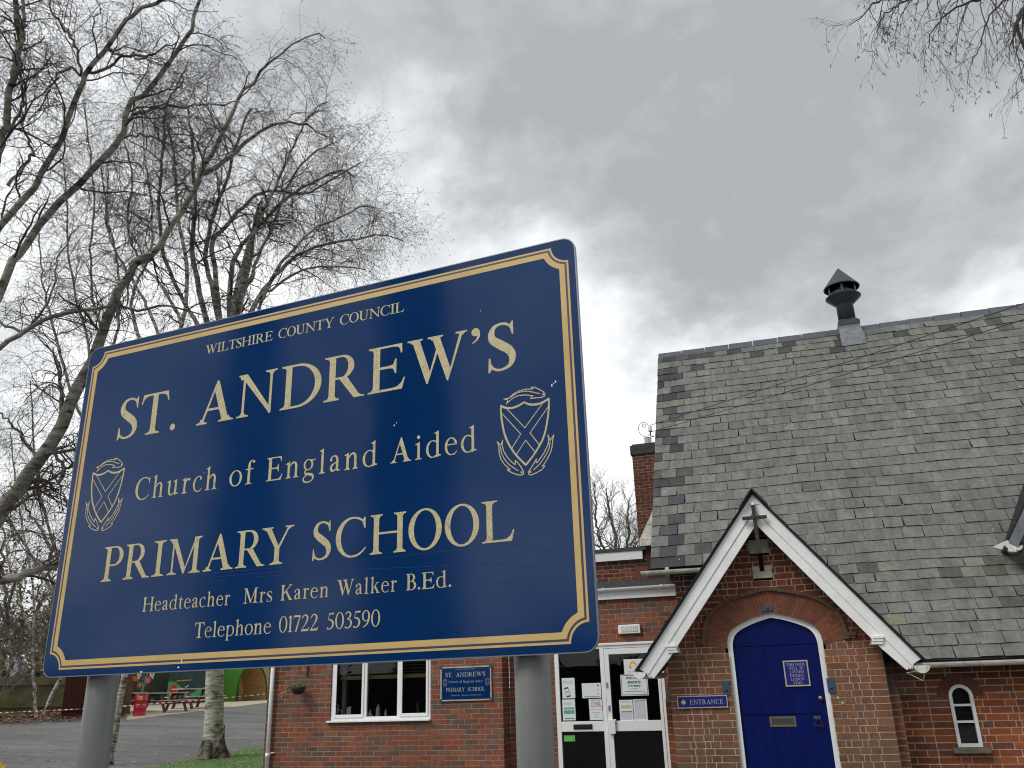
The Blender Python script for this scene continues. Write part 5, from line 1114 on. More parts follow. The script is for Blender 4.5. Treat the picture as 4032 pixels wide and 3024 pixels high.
# ------------------------------------------------------------------ on the window board, and the hanging basket
WB = 1.187
def figurine(label, x, h, kind, y=13.535):
    t = thing('figurine', label, 'figurine', (x, y, WB), group='pale figurines on the window board'); mb = MB()
    if kind == 'lean':
        mb.tube([(x, y, WB), (x - .005, y, WB + h * .45), (x + .004, y, WB + h * .82)], [.013, .016, .009], 8); mb.ball((x + .008, y, WB + h * .92), .014, .014, .018)
        mb.tube([(x + .004, y, WB + h * .72), (x + .035, y - .005, WB + h * .55), (x + .072, y - .005, WB + h * .46)], .007, 6); mb.tube([(x + .078, y, WB), (x + .076, y, WB + h * .42)], [.012, .009], 8); mb.ball((x + .076, y, WB + h * .49), .012)
    elif kind == 'robe':
        mb.lathe([(.036, 0), (.040, .02 * h / .18), (.033, h * .35), (.036, h * .62), (.026, h * .76), (.010, h * .82)], (x, y, WB), 14); mb.ball((x + .004, y, WB + h * .90), .017, .017, .020); mb.tube([(x - .03, y - .01, WB + h * .62), (x + .01, y - .032, WB + h * .55)], .010, 6)
    elif kind == 'seated':
        mb.lathe([(.030, 0), (.032, h * .35), (.022, h * .62), (.008, h * .70)], (x, y, WB), 12); mb.ball((x, y, WB + h * .84), .016, .016, .018); mb.tube([(x, y - .01, WB + .014), (x + .055, y - .015, WB + .012)], .012, 8)
    else:
        mb.lathe([(.020, 0), (.023, h * .2), (.015, h * .55), (.018, h * .68), (.007, h * .78)], (x, y, WB), 12); mb.ball((x, y, WB + h * .88), .012, .012, .015); mb.tube([(x - .016, y, WB + h * .66), (x - .012, y - .018, WB + h * .45), (x + .01, y - .02, WB + h * .48)], .005, 5)
    mb.build('figure', [M['ceramic']], t, smooth=True)
figurine('pale thin figurine bending forward to a child, left window pane', -7.335, .205, 'lean')
figurine('tall robed pale figurine in the middle window pane', -6.595, .190, 'robe')
figurine('seated pale figurine left of the tall robed one', -6.735, .108, 'seated')
figurine('small standing pale figurine right of the tall robed one', -6.455, .108, 'stand')
figurine('tiny seated figurine beside the left mullion of the middle window pane', -6.84, .070, 'seated')
t = thing('card', 'pale blue card standing on the window board in the left pane', 'card', (-7.13, 13.63, WB)); mb = MB(); mb.prism([(-7.168, WB), (-7.085, WB), (-7.088, WB + .165), (-7.150, WB + .158), (-7.170, WB + .12)], 13.53, 13.534); mb.build('card_sheet', [M['paper']], t)
t = thing('reed_diffuser', 'small glass jar with upright reeds in the right window pane', 'diffuser', (-5.885, 13.545, WB)); mb = MB(); mb.lathe([(.018, 0), (.018, .04), (.010, .05), (.010, .06)], (-5.885, 13.545, WB), 12); mb.build('jar', [M['reed']], t, smooth=True)
mb = MB()
for dx, dy in ((-.05, .01), (-.035, -.01), (-.02, .01), (.0, 0), (.012, .01), (.02, -.01)): mb.tube([(-5.885, 13.545, WB + .02), (-5.885 + dx, 13.545 + dy, WB + .20)], .0022, 4)
mb.build('reed', [M['reed']], t)
bk = thing('hanging_basket', 'dark hanging basket with pale trailing ivy on the brick wall left of the window', 'basket', (-7.925, 13.2, 1.57)); BX, BYY = -7.92, 13.22
mb = MB(); mb.lathe([(.0, 1.565), (.055, 1.568), (.095, 1.60), (.118, 1.65), (.124, 1.688), (.112, 1.690), (.0, 1.68)], (BX, BYY, 0), 20); mb.build('bowl', [M['pot']], bk, smooth=True)
mb = MB()
for a in (.4, 2.5, 4.6): mb.tube([(BX + .12 * math.cos(a), BYY + .12 * math.sin(a), 1.688), (BX + .005, BYY, 1.985)], .0022, 4)
mb.build('chain', [M['iron']], bk)
mb = MB(); mb.tube([(-7.86, 13.395, 2.03), (-7.86, 13.24, 2.035), (-7.90, 13.215, 2.02), (BX, BYY, 1.985)], .009, 6); mb.box(-7.875, -7.845, 13.38, 13.40, 1.86, 2.06); mb.build('wall_bracket', [M['iron']], bk)
def leaf_quads(mb, c, n, rx, ry, rz, size, cols, mi=0):
    for _ in range(n):
        d = Vector((R.gauss(0, 1), R.gauss(0, 1), R.gauss(0, 1))).normalized() * (R.random() ** .4)
        p = Vector((c[0] + d.x * rx, c[1] + d.y * ry, c[2] + d.z * rz)); u = Vector((R.uniform(-1, 1), R.uniform(-1, 1), R.uniform(-1, 1))).normalized(); v = u.orthogonal().normalized(); s = size * R.uniform(.6, 1.4); k = R.uniform(.6, 1.35); cc = R.choice(cols)
        mb.add([p - u * s, p + v * s * .5, p + u * s, p - v * s * .5], [(0, 1, 2, 3)], mi, tuple(q * k for q in cc))
mb = MB(); IV = [(.22, .25, .10), (.36, .35, .19), (.11, .17, .06)]
leaf_quads(mb, (BX + .0, BYY, 1.715), 90, .10, .09, .035, .022, IV)
for i in range(11): q = i / 10; leaf_quads(mb, (BX - .06 - .20 * q, BYY - .08, 1.73 - .02 * q - .17 * q * q), 9, .035, .03, .03, .018, IV[:2])
mb.build('ivy', [M['leaf']], bk)

# ------------------------------------------------------------------ cables and their bracket on the roof verge
ins = thing('cable_bracket', 'small insulator bracket with looped wire on the left verge of the slate roof', 'bracket', (-1.78, 14.1, 5.6))
mb = MB(); mb.tube([(-1.745, 14.02, 5.55), (-1.80, 14.02, 5.56), (-1.80, 14.02, 5.66)], .012, 6); mb.build('arm', [M['iron']], ins)
mb = MB(); mb.lathe([(.030, 0), (.036, .02), (.028, .05), (.034, .075), (.018, .12), (.0, .13)], (-1.80, 14.02, 5.64), 12); mb.build('insulator', [M['ceramic']], ins, smooth=True)
mb = MB(); mb.tube([(-1.80 - .10 + .10 * math.cos(a), 14.02, 5.69 + .13 * math.sin(a) - .02 * math.cos(a)) for a in [i * .3 for i in range(20)]], .005, 5); mb.tube([(-1.90 + .03 * math.cos(a), 14.02, 5.76 + .03 * math.sin(a)) for a in [i * .6 for i in range(11)]], .006, 5); mb.build('wire_loop', [M['cable']], ins)
for k, (p, q, lab) in enumerate(((at(2583, 1655, 14.3), at(4032, 1165, 9.4), 'upper thin overhead cable crossing in front of the slate roof'), (at(2583, 1680, 14.3), at(4032, 1225, 9.4), 'lower thin overhead cable crossing in front of the slate roof'))):
    p, q = Vector((-1.80, 14.02, 5.75 - .12 * k)), Vector(q); e = p + (q - p) * 2.6; n = 26
    mb = MB(); mb.tube([p + (e - p) * (i / n) - Vector((0, 0, .10 * 4 * (i / n) * (1 - i / n) * (1 if k else .9))) for i in range(n + 1)], .0056, 5); tag(mb.build('overhead_cable', [M['cable']]), lab, 'cable', 'overhead cables in front of the roof')

# ------------------------------------------------------------------ playground at the left
def gp(px, py): p = at_ground(px, py); return Vector((p[0], p[1], ground_z(p[0], p[1])))
def plank_fence(name, label, A, B, h, m, lean=0.0, gap=-.004, w=.14, cat='fence', rails=True):
    A, B = Vector(A), Vector(B); d = (B - A); L = d.length; d.normalize(); nrm = Vector((d.y, -d.x, 0)).normalized(); t = thing(name, label, cat, A); mb = MB(); s = 0
    while s < L:
        p = A + d * s; q = A + d * min(s + w - gap, L); hh = h + R.uniform(-.02, .02); o = nrm * R.uniform(-.006, .006); th = nrm * .02; z0, z1 = Vector((0, 0, -.15)), Vector((0, 0, hh))
        mb.add([p + o + z0, q + o + z0, q + o + z1, p + o + z1, p + o + th + z0, q + o + th + z0, q + o + th + z1, p + o + th + z1], [(0, 1, 2, 3), (5, 4, 7, 6), (0, 3, 7, 4), (1, 5, 6, 2), (3, 2, 6, 7)]); s += w
    mb.build('board_panel', [m], t)
    if rails:
        mb = MB()
        for z in (.25, h * .8): mb.bar(A + nrm * .05 + Vector((0, 0, z)), B + nrm * .05 + Vector((0, 0, z)), .05, .08)
        mb.build('rail', [m], t)
    return t
fA, fB = at(470, 2790, 38), at(900, 2760, 41)
def gnd(p, dz=0.0): return (p[0], p[1], ground_z(p[0], p[1]) + dz)
plank_fence('board_fence', 'tall dark green boarded fence behind the picnic tables', gnd(at(440, 2790, 35.5)), gnd(at(935, 2760, 39.5)), 2.5, M['fence_green'], w=.16)
plank_fence('board_fence', 'pale weathered boarded fence showing beside the green tunnel', gnd(at(960, 2750, 43)), gnd(at(1120, 2740, 43)), 2.6, M['fence_pale'], w=.18)
plank_fence('board_fence', 'dark red brown boarded fence between the mossy fence and the red drum', gnd(at(238, 2825, 28.5)), gnd(at(500, 2812, 30.5)), 2.1, M['fence_red'], w=.15)
plank_fence('board_fence', 'low mossy green boarded fence under the grey house roof', gnd(at(-260, 2830, 30.0)), gnd(at(246, 2820, 31.5)), 1.28, M['fence_moss'], w=.15)
# mural
ma, mbp = Vector(gnd(at(652, 2780, 36.4))), Vector(gnd(at(800, 2768, 37.2))); du = (mbp - ma); du.z = 0; ML = du.length; du.normalize()
mu = thing('mural', 'colourful painted mural board of green hills behind the picnic tables', 'mural', ma); mu_n = Vector((du.y, -du.x, 0))
mp = lambda u, v, k: ma + du * (u * ML) + Vector((0, 0, .12 + v * 1.35)) + mu_n * (.06 + .004 * k)
mb = MB()
def mpoly(pts, k, mi): mb.add([mp(u, v, k) for u, v in pts], [tuple(range(len(pts)))], mi)
mpoly([(0, 0), (1, 0), (1, 1), (0, 1)], 0, 0)
mpoly([(0, 0), (1, 0), (1, .42), (.82, .36), (.66, .22), (.5, .26), (.36, .42), (.2, .58), (.05, .62), (0, .58)], 1, 1); mpoly([(.28, 0), (.8, 0), (.72, .10), (.58, .18), (.42, .16)], 2, 2)
mpoly([(.05 + .105 + .115 * math.cos(a), .30 + .23 * math.sin(a)) for a in [i * .42 for i in range(15)]], 3, 3); mpoly([(.155 + .09 * math.cos(a), .31 + .19 * math.sin(a)) for a in [i * .42 for i in range(15)]], 4, 4)
mpoly([(.02, 0), (.26, 0), (.25, .12), (.03, .13)], 5, 5); mpoly([(.24, .12), (.32, .13), (.44, -.10), (.36, -.10)], 5, 5); mpoly([(.22, .06), (.30, .05), (.38, -.1), (.28, -.1)], 6, 2); mpoly([(.07, .17), (.11, .18), (.11, .24), (.06, .23)], 6, 6); mpoly([(.22, .60), (.62, .63), (.62, .655), (.22, .64)], 3, 7); mpoly([(.46, .40), (.56, .46), (.55, .49), (.45, .43)], 4, 6)
mu_m = [mat('mural_' + n, c_, .7, .25, 6, var2=.25, scale2=2) for n, c_ in (('dark', (.022, .045, .04)), ('green', (.05, .30, .10)), ('blue', (.06, .18, .34)), ('orange', (.55, .17, .03)), ('red', (.40, .025, .015)), ('yellow', (.48, .30, .05)), ('pale', (.5, .5, .5)), ('ochre', (.36, .24, .06)))]
mb.build('painted_board', mu_m, mu)
# green play tunnel
tb0 = Vector(gnd(at(925, 2767, 38.2))); tb1 = Vector(gnd(at(1052, 2755, 39.6))); tc_ = (tb0 + tb1) / 2; tw = (tb1 - tb0); tw.z = 0; TR_ = tw.length / 2; tw.normalize(); tdir = Vector((-.97, -.10, 0)).normalized()
tun = thing('play_tunnel', 'green turf covered barrel tunnel with timber lining in the playground', 'tunnel', (tc_.x, tc_.y, tc_.z)); TL_ = 2.7; TH_ = 1.72
def tp(a, k, s, zoff=0):
    r = TR_ * k; return Vector((tc_.x, tc_.y, tc_.z - .05)) + tw * (-r * math.cos(a)) + tdir * s + Vector((0, 0, (TH_ + .05) * (k if k < 1 else k) * max(0, math.sin(a)) ** .8))
n = 26
def shell(k0, k1, s0, s1, mi, mb):
    for i in range(n):
        a, b = math.pi * i / n, math.pi * (i + 1) / n
        mb.add([tp(a, k1, s0), tp(b, k1, s0), tp(b, k1, s1), tp(a, k1, s1)], [(0, 1, 2, 3)], mi); mb.add([tp(a, k0, s0), tp(b, k0, s0), tp(b, k1, s0), tp(a, k1, s0)], [(0, 1, 2, 3)], mi); mb.add([tp(a, k0, s1), tp(b, k0, s1), tp(b, k1, s1), tp(a, k1, s1)], [(0, 1, 2, 3)], mi)
mb = MB(); shell(.93, 1.0, 0, TL_, 0, mb); mb.build('turf_cover', [M['turf']], tun, smooth=False)
mb = MB()
for i in range(n):
    a, b = math.pi * i / n, math.pi * (i + 1) / n; mb.add([tp(a, .93, .02), tp(b, .93, .02), tp(b, .93, TL_ - .02), tp(a, .93, TL_ - .02)], [(3, 2, 1, 0)])
mb.build('timber_lining', [M['timber']], tun)
mb = MB(); bw = 1.2; pts = [tp(math.pi * i / n, .93, bw) for i in range(n + 1)]; mb.add(pts, [tuple(range(n + 1))]); 
for (u, v, w_, h_) in ((-.55, .92, .34, .05), (-.62, .66, .12, .05), (-.42, .66, .16, .05), (-.60, .42, .30, .05), (-.1, .85, .10, .16), (-.12, .62, .07, .14)):
    c_ = Vector((tc_.x, tc_.y, tc_.z)) + tw * (u * TR_) + tdir * (bw - .02) + Vector((0, 0, v)); e1, e2 = tw * (w_ * TR_ / 2), Vector((0, 0, h_ / 2)); mb.add([c_ - e1 - e2, c_ + e1 - e2, c_ + e1 + e2, c_ - e1 + e2], [(0, 1, 2, 3)], 1)
mb.build('end_wall', [M['timber'], M['black']], tun)
# picnic tables
def picnic(label, c, rz, s=1.0):
    t = thing('picnic_table', label, 'table', c, rz, 'wooden picnic tables'); k = s
    mb = MB()
    for i in range(5): mb.box(-.8 * k, .8 * k, (-.33 + i * .133) * k, (-.33 + i * .133 + .122) * k, .66 * k, .70 * k)
    mb.build('table_top', [M['timber_grey']], t, local=True)
    for sg in (-1, 1):
        mb = MB()
        for i in range(2): mb.box(-.8 * k, .8 * k, (sg * .60 - .12 + i * .125) * k, (sg * .60 - .12 + i * .125 + .115) * k, .39 * k, .43 * k)
        mb.build('seat', [M['timber_grey']], t, local=True)
    for xx in (-.52, .52):
        mb = MB()
        for sg in (-1, 1): mb.bar((xx * k, sg * .22 * k, .66 * k), (xx * k, sg * .55 * k, 0), .045 * k, .10 * k, (1, 0, 0))
        mb.bar((xx * k + .05 * k, -.72 * k, .35 * k), (xx * k + .05 * k, .72 * k, .35 * k), .045 * k, .09 * k); mb.bar((xx * k + .05 * k, -.32 * k, .62 * k), (xx * k + .05 * k, .32 * k, .62 * k), .045 * k, .08 * k); mb.build('leg_frame', [M['timber_dark']], t, local=True)
    return t
for px, py, dd, lab, rr in ((650, 2797, 31.3, 'weathered picnic table immediately right of the red drum', 1.42), (765, 2784, 33.4, 'weathered picnic table half hidden behind the big birch trunk', 1.30), (480, 2806, 31.3, 'weathered picnic table mostly hidden behind the red drum', 1.42)):
    p = at(px, py, dd); picnic(lab, gnd(p), rr, .98 if px != 765 else 1.08)
# red drum with metal flowers
dp = gnd(at(548, 2815, 29.4)); drum = thing('oil_drum', 'red painted oil drum planter holding tall metal flowers', 'drum', dp); H_ = .755; r_ = .205
mb = MB(); mb.lathe([(r_, 0), (r_ + .006, .02), (r_, .04), (r_, H_ * .33), (r_ + .008, H_ * .345), (r_, H_ * .36), (r_, H_ * .65), (r_ + .008, H_ * .665), (r_, H_ * .68), (r_, H_ - .02)], dp, 28); mb.build('barrel', [M['drum_red']], drum, smooth=True)
mb = MB(); mb.lathe([(r_ - .01, H_ - .03), (r_ + .008, H_ - .03), (r_ + .010, H_), (r_ - .012, H_), (r_ - .02, H_ - .04), (.01, H_ - .05)], dp, 28); mb.build('rim', [mat('rim_pale', (.6, .42, .40), .5, .1)], drum)
fx = Vector(dp) + Vector((0, 0, H_)); vd = (Vector(CAM) - fx); vd.z = 0; vd.normalize(); vr = Vector((-vd.y, vd.x, 0))
mb = MB(); c_ = Vector(dp) + vd * (r_ + .003) + Vector((0, 0, .575)); mb.add([c_ + vr * a + Vector((0, 0, b)) for a, b in ((-.055, -.065), (.045, -.065), (.045, .065), (-.055, .065))], [(0, 1, 2, 3)]); c_ += vd * .002; mb.add([c_ + vr * a + Vector((0, 0, b)) for a, b in ((-.035, -.03), (.02, -.04), (-.005, .045))], [(0, 1, 2)], 1); mb.build('sticker', [M['pale_yellow'], M['ink']], drum)
fl = thing('metal_flower_sculpture', 'painted metal flowers on green stems standing in the red drum', 'sculpture', fx)
fl_p = lambda px, py: Vector(at(440 + px / 5.53, 2600 + py / 5.53, 29.35))
root = fl_p(672, 715)
mb = MB(); mb.tube([root, fl_p(690, 560), fl_p(735, 380), fl_p(790, 270), fl_p(830, 150)], .012, 6); mb.tube([fl_p(690, 590), fl_p(750, 515), fl_p(790, 440)], .010, 6); mb.tube([root, fl_p(640, 620), fl_p(600, 500)], .008, 6); mb.tube([fl_p(675, 650), fl_p(668, 470), fl_p(690, 380)], .010, 6); mb.tube([fl_p(690, 560), fl_p(560, 440), fl_p(520, 400)], .008, 6); mb.tube([fl_p(740, 380), fl_p(860, 340), fl_p(880, 310)], .007, 6); mb.build('stem', [mat('stem_green', (.16, .50, .24), .5, .1)], fl)
for i, (px, py, rr, c_, cc) in enumerate(((515, 395, .085, (.62, .13, .035), (.55, .08, .03)), (600, 312, .075, (.75, .66, .12), (.6, .4, .05)), (680, 370, .085, (.075, .085, .28), (.05, .05, .15)), (590, 388, .040, (.75, .70, .40), (.6, .5, .1)), (610, 540, .095, (.35, .05, .025), (.7, .25, .15)), (790, 430, .105, (.62, .09, .15), (.70, .18, .26)), (878, 300, .080, (.75, .72, .50), (.3, .1, .05)), (890, 378, .038, (.72, .68, .35), (.6, .4, .1)), (735, 215, .09, (.65, .12, .20), (.7, .6, .2)), (610, 200, .09, (.15, .35, .6), (.7, .6, .2)))):
    c0 = fl_p(px, py) + vd * (.02 + .004 * i); mb = MB(); pet = 9 if i in (4, 6) else 26; up = Vector((0, 0, 1))
    rim = [c0 + vr * (rr * .92 * (1 + (.16 if pet == 9 and j % 3 == 0 else 0)) * math.cos(2 * math.pi * j / 27)) + up * (rr * 1.05 * (1 + (.16 if pet == 9 and j % 3 == 0 else 0)) * math.sin(2 * math.pi * j / 27)) for j in range(27)]
    mb.add(rim + [q - vd * .012 for q in rim], [tuple(range(27))] + [(j, j + 27, (j + 1) % 27 + 27, (j + 1) % 27) for j in range(27)], 0); c1 = c0 + vd * .003; mb.add([c1 + vr * (rr * .42 * math.cos(2 * math.pi * j / 16)) + up * (rr * .48 * math.sin(2 * math.pi * j / 16)) for j in range(16)], [tuple(range(16))], 1)
    mb.build('flower', [mat('petal', c_, .45, .12, 30), mat('flower_centre', cc, .5, .15, 30)], fl)
# stepped brown timber post beside the drum
bp0 = Vector(gnd(at(490, 2814, 29.9))); t = thing('timber_post', 'square brown timber sleeper post left of the red drum', 'post', bp0); mb = MB(); a_ = .5
for i in range(8): mb.box(bp0.x - .12, bp0.x + .12, bp0.y - .12, bp0.y + .12, bp0.z + i * .2, bp0.z + i * .2 + .19)
mb.box(bp0.x - .11, bp0.x + .11, bp0.y - .11, bp0.y + .11, bp0.z - .1, bp0.z + 1.6); mb.build('post', [M['timber_brown']], t)
# barrier tape, twisted red and white
mtape = bpy.data.materials.new('barrier_tape'); mtape.use_nodes = True
ntt = mtape.node_tree; pb = ntt.nodes['Principled BSDF']; pb.inputs['Roughness'].default_value = .4; at_n = ntt.nodes.new('ShaderNodeAttribute'); at_n.attribute_name = 'Col'; ntt.links.new(at_n.outputs['Color'], pb.inputs['Base Color'])
mb = MB(); tpts = [Vector(at(px, py, dd)) for px, py, dd in ((-400, 2834, 27), (-60, 2809, 26.6), (330, 2791, 26.2), (480, 2781, 26), (620, 2769, 26), (800, 2756, 26), (860, 2750, 26.4), (1000, 2737, 27), (1070, 2729, 27.4), (1150, 2722, 28))]
k_ = 0; acc = 0
for a, b in zip(tpts[:-1], tpts[1:]):
    L_ = (b - a).length; ns = max(2, int(L_ / .045)); dr = (b - a).normalized()
    for i in range(ns):
        p, q = a + (b - a) * (i / ns), a + (b - a) * ((i + 1) / ns); th0, th1 = acc * 3.0, (acc + L_ / ns) * 3.0; acc += L_ / ns
        w0, w1 = .005 + .012 * abs(math.sin(th0)), .005 + .012 * abs(math.sin(th1)); red = int(acc / .10) % 2; up = Vector((0, 0, 1)); s_ = dr.cross(up)
        mb.add([p - up * w0, q - up * w1, q + up * w1 + s_ * .008, p + up * w0 + s_ * .008], [(0, 1, 2, 3)], 0, (.50, .05, .06) if red else (.85, .82, .80))
tag(mb.build('barrier_tape', [mtape]), 'red and white striped barrier tape strung across the playground', 'tape')
# grey house roof far left
hp = Vector(gnd(at(40, 2760, 62))); hs = thing('house', 'grey roofed house showing over the mossy fence', 'house', hp)
q = lambda px, py, d=62: Vector(at(px, py, d))
mb = MB(); mb.add([q(-160, 2676), q(114, 2672), q(112, 2615), q(90, 2592, 66), q(30, 2588, 66), q(-200, 2590, 66)], [(0, 1, 2, 3, 4, 5)]); mb.build('roof', [M['roof_far']], hs)
mb = MB(); a_, b_ = q(-160, 2676), q(114, 2672); mb.add([a_, b_, b_ - Vector((0, 0, 5)), a_ - Vector((0, 0, 5))], [(0, 1, 2, 3)]); mb.add([b_, q(116, 2672, 70), q(116, 2672, 70) - Vector((0, 0, 5)), b_ - Vector((0, 0, 5))], [(0, 1, 2, 3)]); mb.build('wall', [M['fence_pale']], hs)
# daffodil in the near corner
dz = at(-3, 3023, 10.6); df = thing('daffodil', 'bright yellow daffodil beside the playground tarmac', 'flower', gnd(dz)); c_ = Vector(dz)
mb = MB(); mb.tube([gnd(dz), (dz[0] + .01, dz[1], dz[2] - .08), c_ - Vector((0, .01, .02))], .006, 6); mb.build('stalk', [M['green']], df)
mb = MB()
for i in range(6):
    a = i * math.pi / 3 + .35; e1 = vr * math.cos(a) + Vector((0, 0, 1)) * math.sin(a); e2 = vr * -math.sin(a) + Vector((0, 0, 1)) * math.cos(a); mb.add([c_, c_ + e1 * .04 + e2 * .024 + vd * .01, c_ + e1 * .082 + vd * .012, c_ + e1 * .04 - e2 * .024 + vd * .01], [(0, 1, 2, 3)])
mb.build('petal', [M['yellow']], df); mb = MB(); A_ = []
for k, (r0, o) in enumerate(((.010, .0), (.014, .02), (.020, .04))): A_ += [c_ + vd * (o + .012) + vr * (r0 * math.cos(j * .6283)) + Vector((0, 0, r0 * math.sin(j * .6283))) for j in range(10)]
mb.add(A_, [(k * 10 + j, k * 10 + (j + 1) % 10, (k + 1) * 10 + (j + 1) % 10, (k + 1) * 10 + j) for k in range(2) for j in range(10)]); mb.build('trumpet', [mat('trumpet', (.85, .40, .02), .5, .1)], df)
mb = MB()
for i in range(9):
    b0 = Vector(gnd(dz)) + Vector((R.uniform(-.06, .06), R.uniform(-.05, .05), 0)); tip = b0 + Vector((R.uniform(-.12, .12), R.uniform(-.08, .08), R.uniform(.22, .32))); s_ = vr * .007; mb.add([b0 - s_, b0 + s_, tip], [(0, 1, 2)])
mb.build('leaf_blade', [M['green']], df)
# grass on the lawn
mb = MB()
for _ in range(15000):
    yv = R.uniform(12.2, 17.4); xl = -11.2 - .16 * (yv - 12.2) / 5; xv = R.uniform(xl - .02, -8.7); h_ = R.uniform(.012, .035); b0 = Vector((xv, yv, ground_z(xv, yv) + .004)); w_ = R.uniform(.003, .006); a = R.random() * 6.28; s_ = Vector((math.cos(a), math.sin(a), 0)) * w_
    k = R.uniform(.6, 1.5); mb.add([b0 - s_, b0 + s_, b0 + Vector((R.uniform(-.02, .02), R.uniform(-.02, .02), h_))], [(0, 1, 2)], 0, (k, k, k * .9))
tag(mb.build('grass', [M['grass_blade']]), 'short green grass round the birch trunk', 'grass', kind='stuff')
# leaf litter under the fences
mb = MB()
for _ in range(5000):
    u, v = R.random(), R.random(); px = -120 + 620 * u; p = at_ground(px, 2850 - .05 * px - 36 * v + R.gauss(0, 6)); k = R.uniform(.5, 1.4); a = R.random() * 6.28; s = R.uniform(.03, .07); z = ground_z(p[0], p[1]) + .02 + R.uniform(0, .03); c_ = R.choice([(.16, .085, .045), (.20, .11, .06), (.09, .055, .03), (.24, .15, .09)])
    mb.add([(p[0] + s * math.cos(a + t), p[1] + s * math.sin(a + t) * .8, z + R.uniform(0, .03)) for t in (0, 1.3, 3.1, 4.4)], [(0, 1, 2, 3)], 0, tuple(q * k for q in c_))
tag(mb.build('leaf_litter', [M['leaf']]), 'brown fallen leaves along the foot of the fences', 'leaves', kind='stuff')

mb = MB()                                               # scattered leaves and grit on the tarmac
for _ in range(420):
    px, py = R.uniform(-50, 1040), R.uniform(2770, 3030); p = at_ground(px, py)
    if not (10 < p[1] < 34) or p[0] > -11.6: continue
    k = R.uniform(.5, 1.4); a = R.random() * 6.28; s = R.uniform(.012, .04); zz_ = ground_z(p[0], p[1]) + .010; c_ = R.choice([(.10, .065, .04), (.06, .05, .045), (.14, .10, .06), (.4, .4, .38)])
    mb.add([(p[0] + s * math.cos(a + t), p[1] + s * math.sin(a + t), zz_ + R.uniform(0, .012)) for t in (0, 1.3, 3.1, 4.4)], [(0, 1, 2, 3)], 0, tuple(q * k for q in c_))
tag(mb.build('scattered_leaves', [M['leaf']]), 'stray leaves scattered over the playground tarmac', 'leaves', kind='stuff')
# ------------------------------------------------------------------ bare trees
def unit(a): return a / np.maximum(np.linalg.norm(a, axis=-1, keepdims=True), 1e-9)
def spawn(P, Rd, m, t0, t1, len0, len1, K, spread, up, droop, wob, rk, rmin, fwd=.55):
    """children of polylines P (N,K0,3): returns (N*m,K,3) and radii"""
    N, K0 = P.shape[:2]
    t = t0 + (t1 - t0) * ((np.arange(m)[None, :] + rs.rand(N, m)) / m)
    s = t * (K0 - 1); i = np.minimum(s.astype(int), K0 - 2); f = (s - i)[..., None]
    n = np.arange(N)[:, None]
    base = P[n, i] * (1 - f) + P[n, i + 1] * f
    tan = unit(P[n, i + 1] - P[n, i])
    pr = Rd[n, i] * (1 - f[..., 0]) + Rd[n, i + 1] * f[..., 0]
    rnd = rs.randn(N, m, 3); perp = unit(rnd - tan * np.sum(rnd * tan, -1, keepdims=True))
    d = unit(tan * fwd + perp * spread + np.array([0, 0, up]))
    L = (len0 + (len1 - len0) * t) * (.6 + .8 * rs.rand(N, m))
    step = (L / (K - 1))[..., None]
    out = np.zeros((N, m, K, 3)); out[:, :, 0] = base; p = base.copy()
    for k in range(1, K):
        d = unit(d + rs.randn(N, m, 3) * wob + np.array([0, 0, -1.0]) * droop * (k / (K - 1)))
        p = p + d * step; out[:, :, k] = p
    r0 = np.maximum(pr * rk, rmin); tap = np.linspace(1, .4, K)
    return out.reshape(N * m, K, 3), (r0[..., None] * tap).reshape(N * m, K)
def tubes(sets, sides):
    V, Fq, off = [], [], 0
    for P, Rd in sets:
        N, K = P.shape[:2]
        T = np.empty_like(P); T[:, 1:-1] = P[:, 2:] - P[:, :-2]; T[:, 0] = P[:, 1] - P[:, 0]; T[:, -1] = P[:, -1] - P[:, -2]; T = unit(T)
        mx = np.abs(T).max(axis=1); ax = np.argmin(mx, axis=1); ref = np.eye(3)[ax][:, None, :]
        a = unit(np.cross(T, ref)); b = np.cross(T, a)
        ang = np.arange(sides) * 2 * np.pi / sides
        ring = P[:, :, None] + (a[:, :, None] * np.cos(ang)[:, None] + b[:, :, None] * np.sin(ang)[:, None]) * Rd[:, :, None, None]
        V.append(ring.reshape(-1, 3))
        idx = np.arange(N * K * sides).reshape(N, K, sides) + off; off += N * K * sides
        A, B = idx[:, :-1], idx[:, 1:]; A2, B2 = np.roll(A, -1, 2), np.roll(B, -1, 2)
        Fq.append(np.stack([A, A2, B2, B], -1).reshape(-1, 4))
    return np.concatenate(V), np.concatenate(Fq)
def np_mesh(name, V, Fq, m, parent=None, smooth=True):
    me = bpy.data.meshes.new(name); me.vertices.add(len(V)); me.vertices.foreach_set('co', V.astype(np.float32).ravel())
    me.loops.add(Fq.size); me.loops.foreach_set('vertex_index', Fq.astype(np.int32).ravel())
    me.polygons.add(len(Fq)); me.polygons.foreach_set('loop_start', np.arange(len(Fq), dtype=np.int32) * Fq.shape[1])
    me.polygons.foreach_set('use_smooth', np.full(len(Fq), smooth)); me.materials.append(m); me.update(calc_edges=True)
    return link(name, me, parent)
def smooth_line(pts, n):
    pts = np.asarray(pts, float); k = len(pts); out = []
    for s in np.linspace(0, k - 1, n):
        i = min(int(s), k - 2); t = s - i; p0, p1, p2, p3 = pts[max(i - 1, 0)], pts[i], pts[i + 1], pts[min(i + 2, k - 1)]
        out.append(.5 * (2 * p1 + (p2 - p0) * t + (2 * p0 - 5 * p1 + 4 * p2 - p3) * t * t + (3 * p1 - p0 - 3 * p2 + p3) * t ** 3))
    return np.array(out)
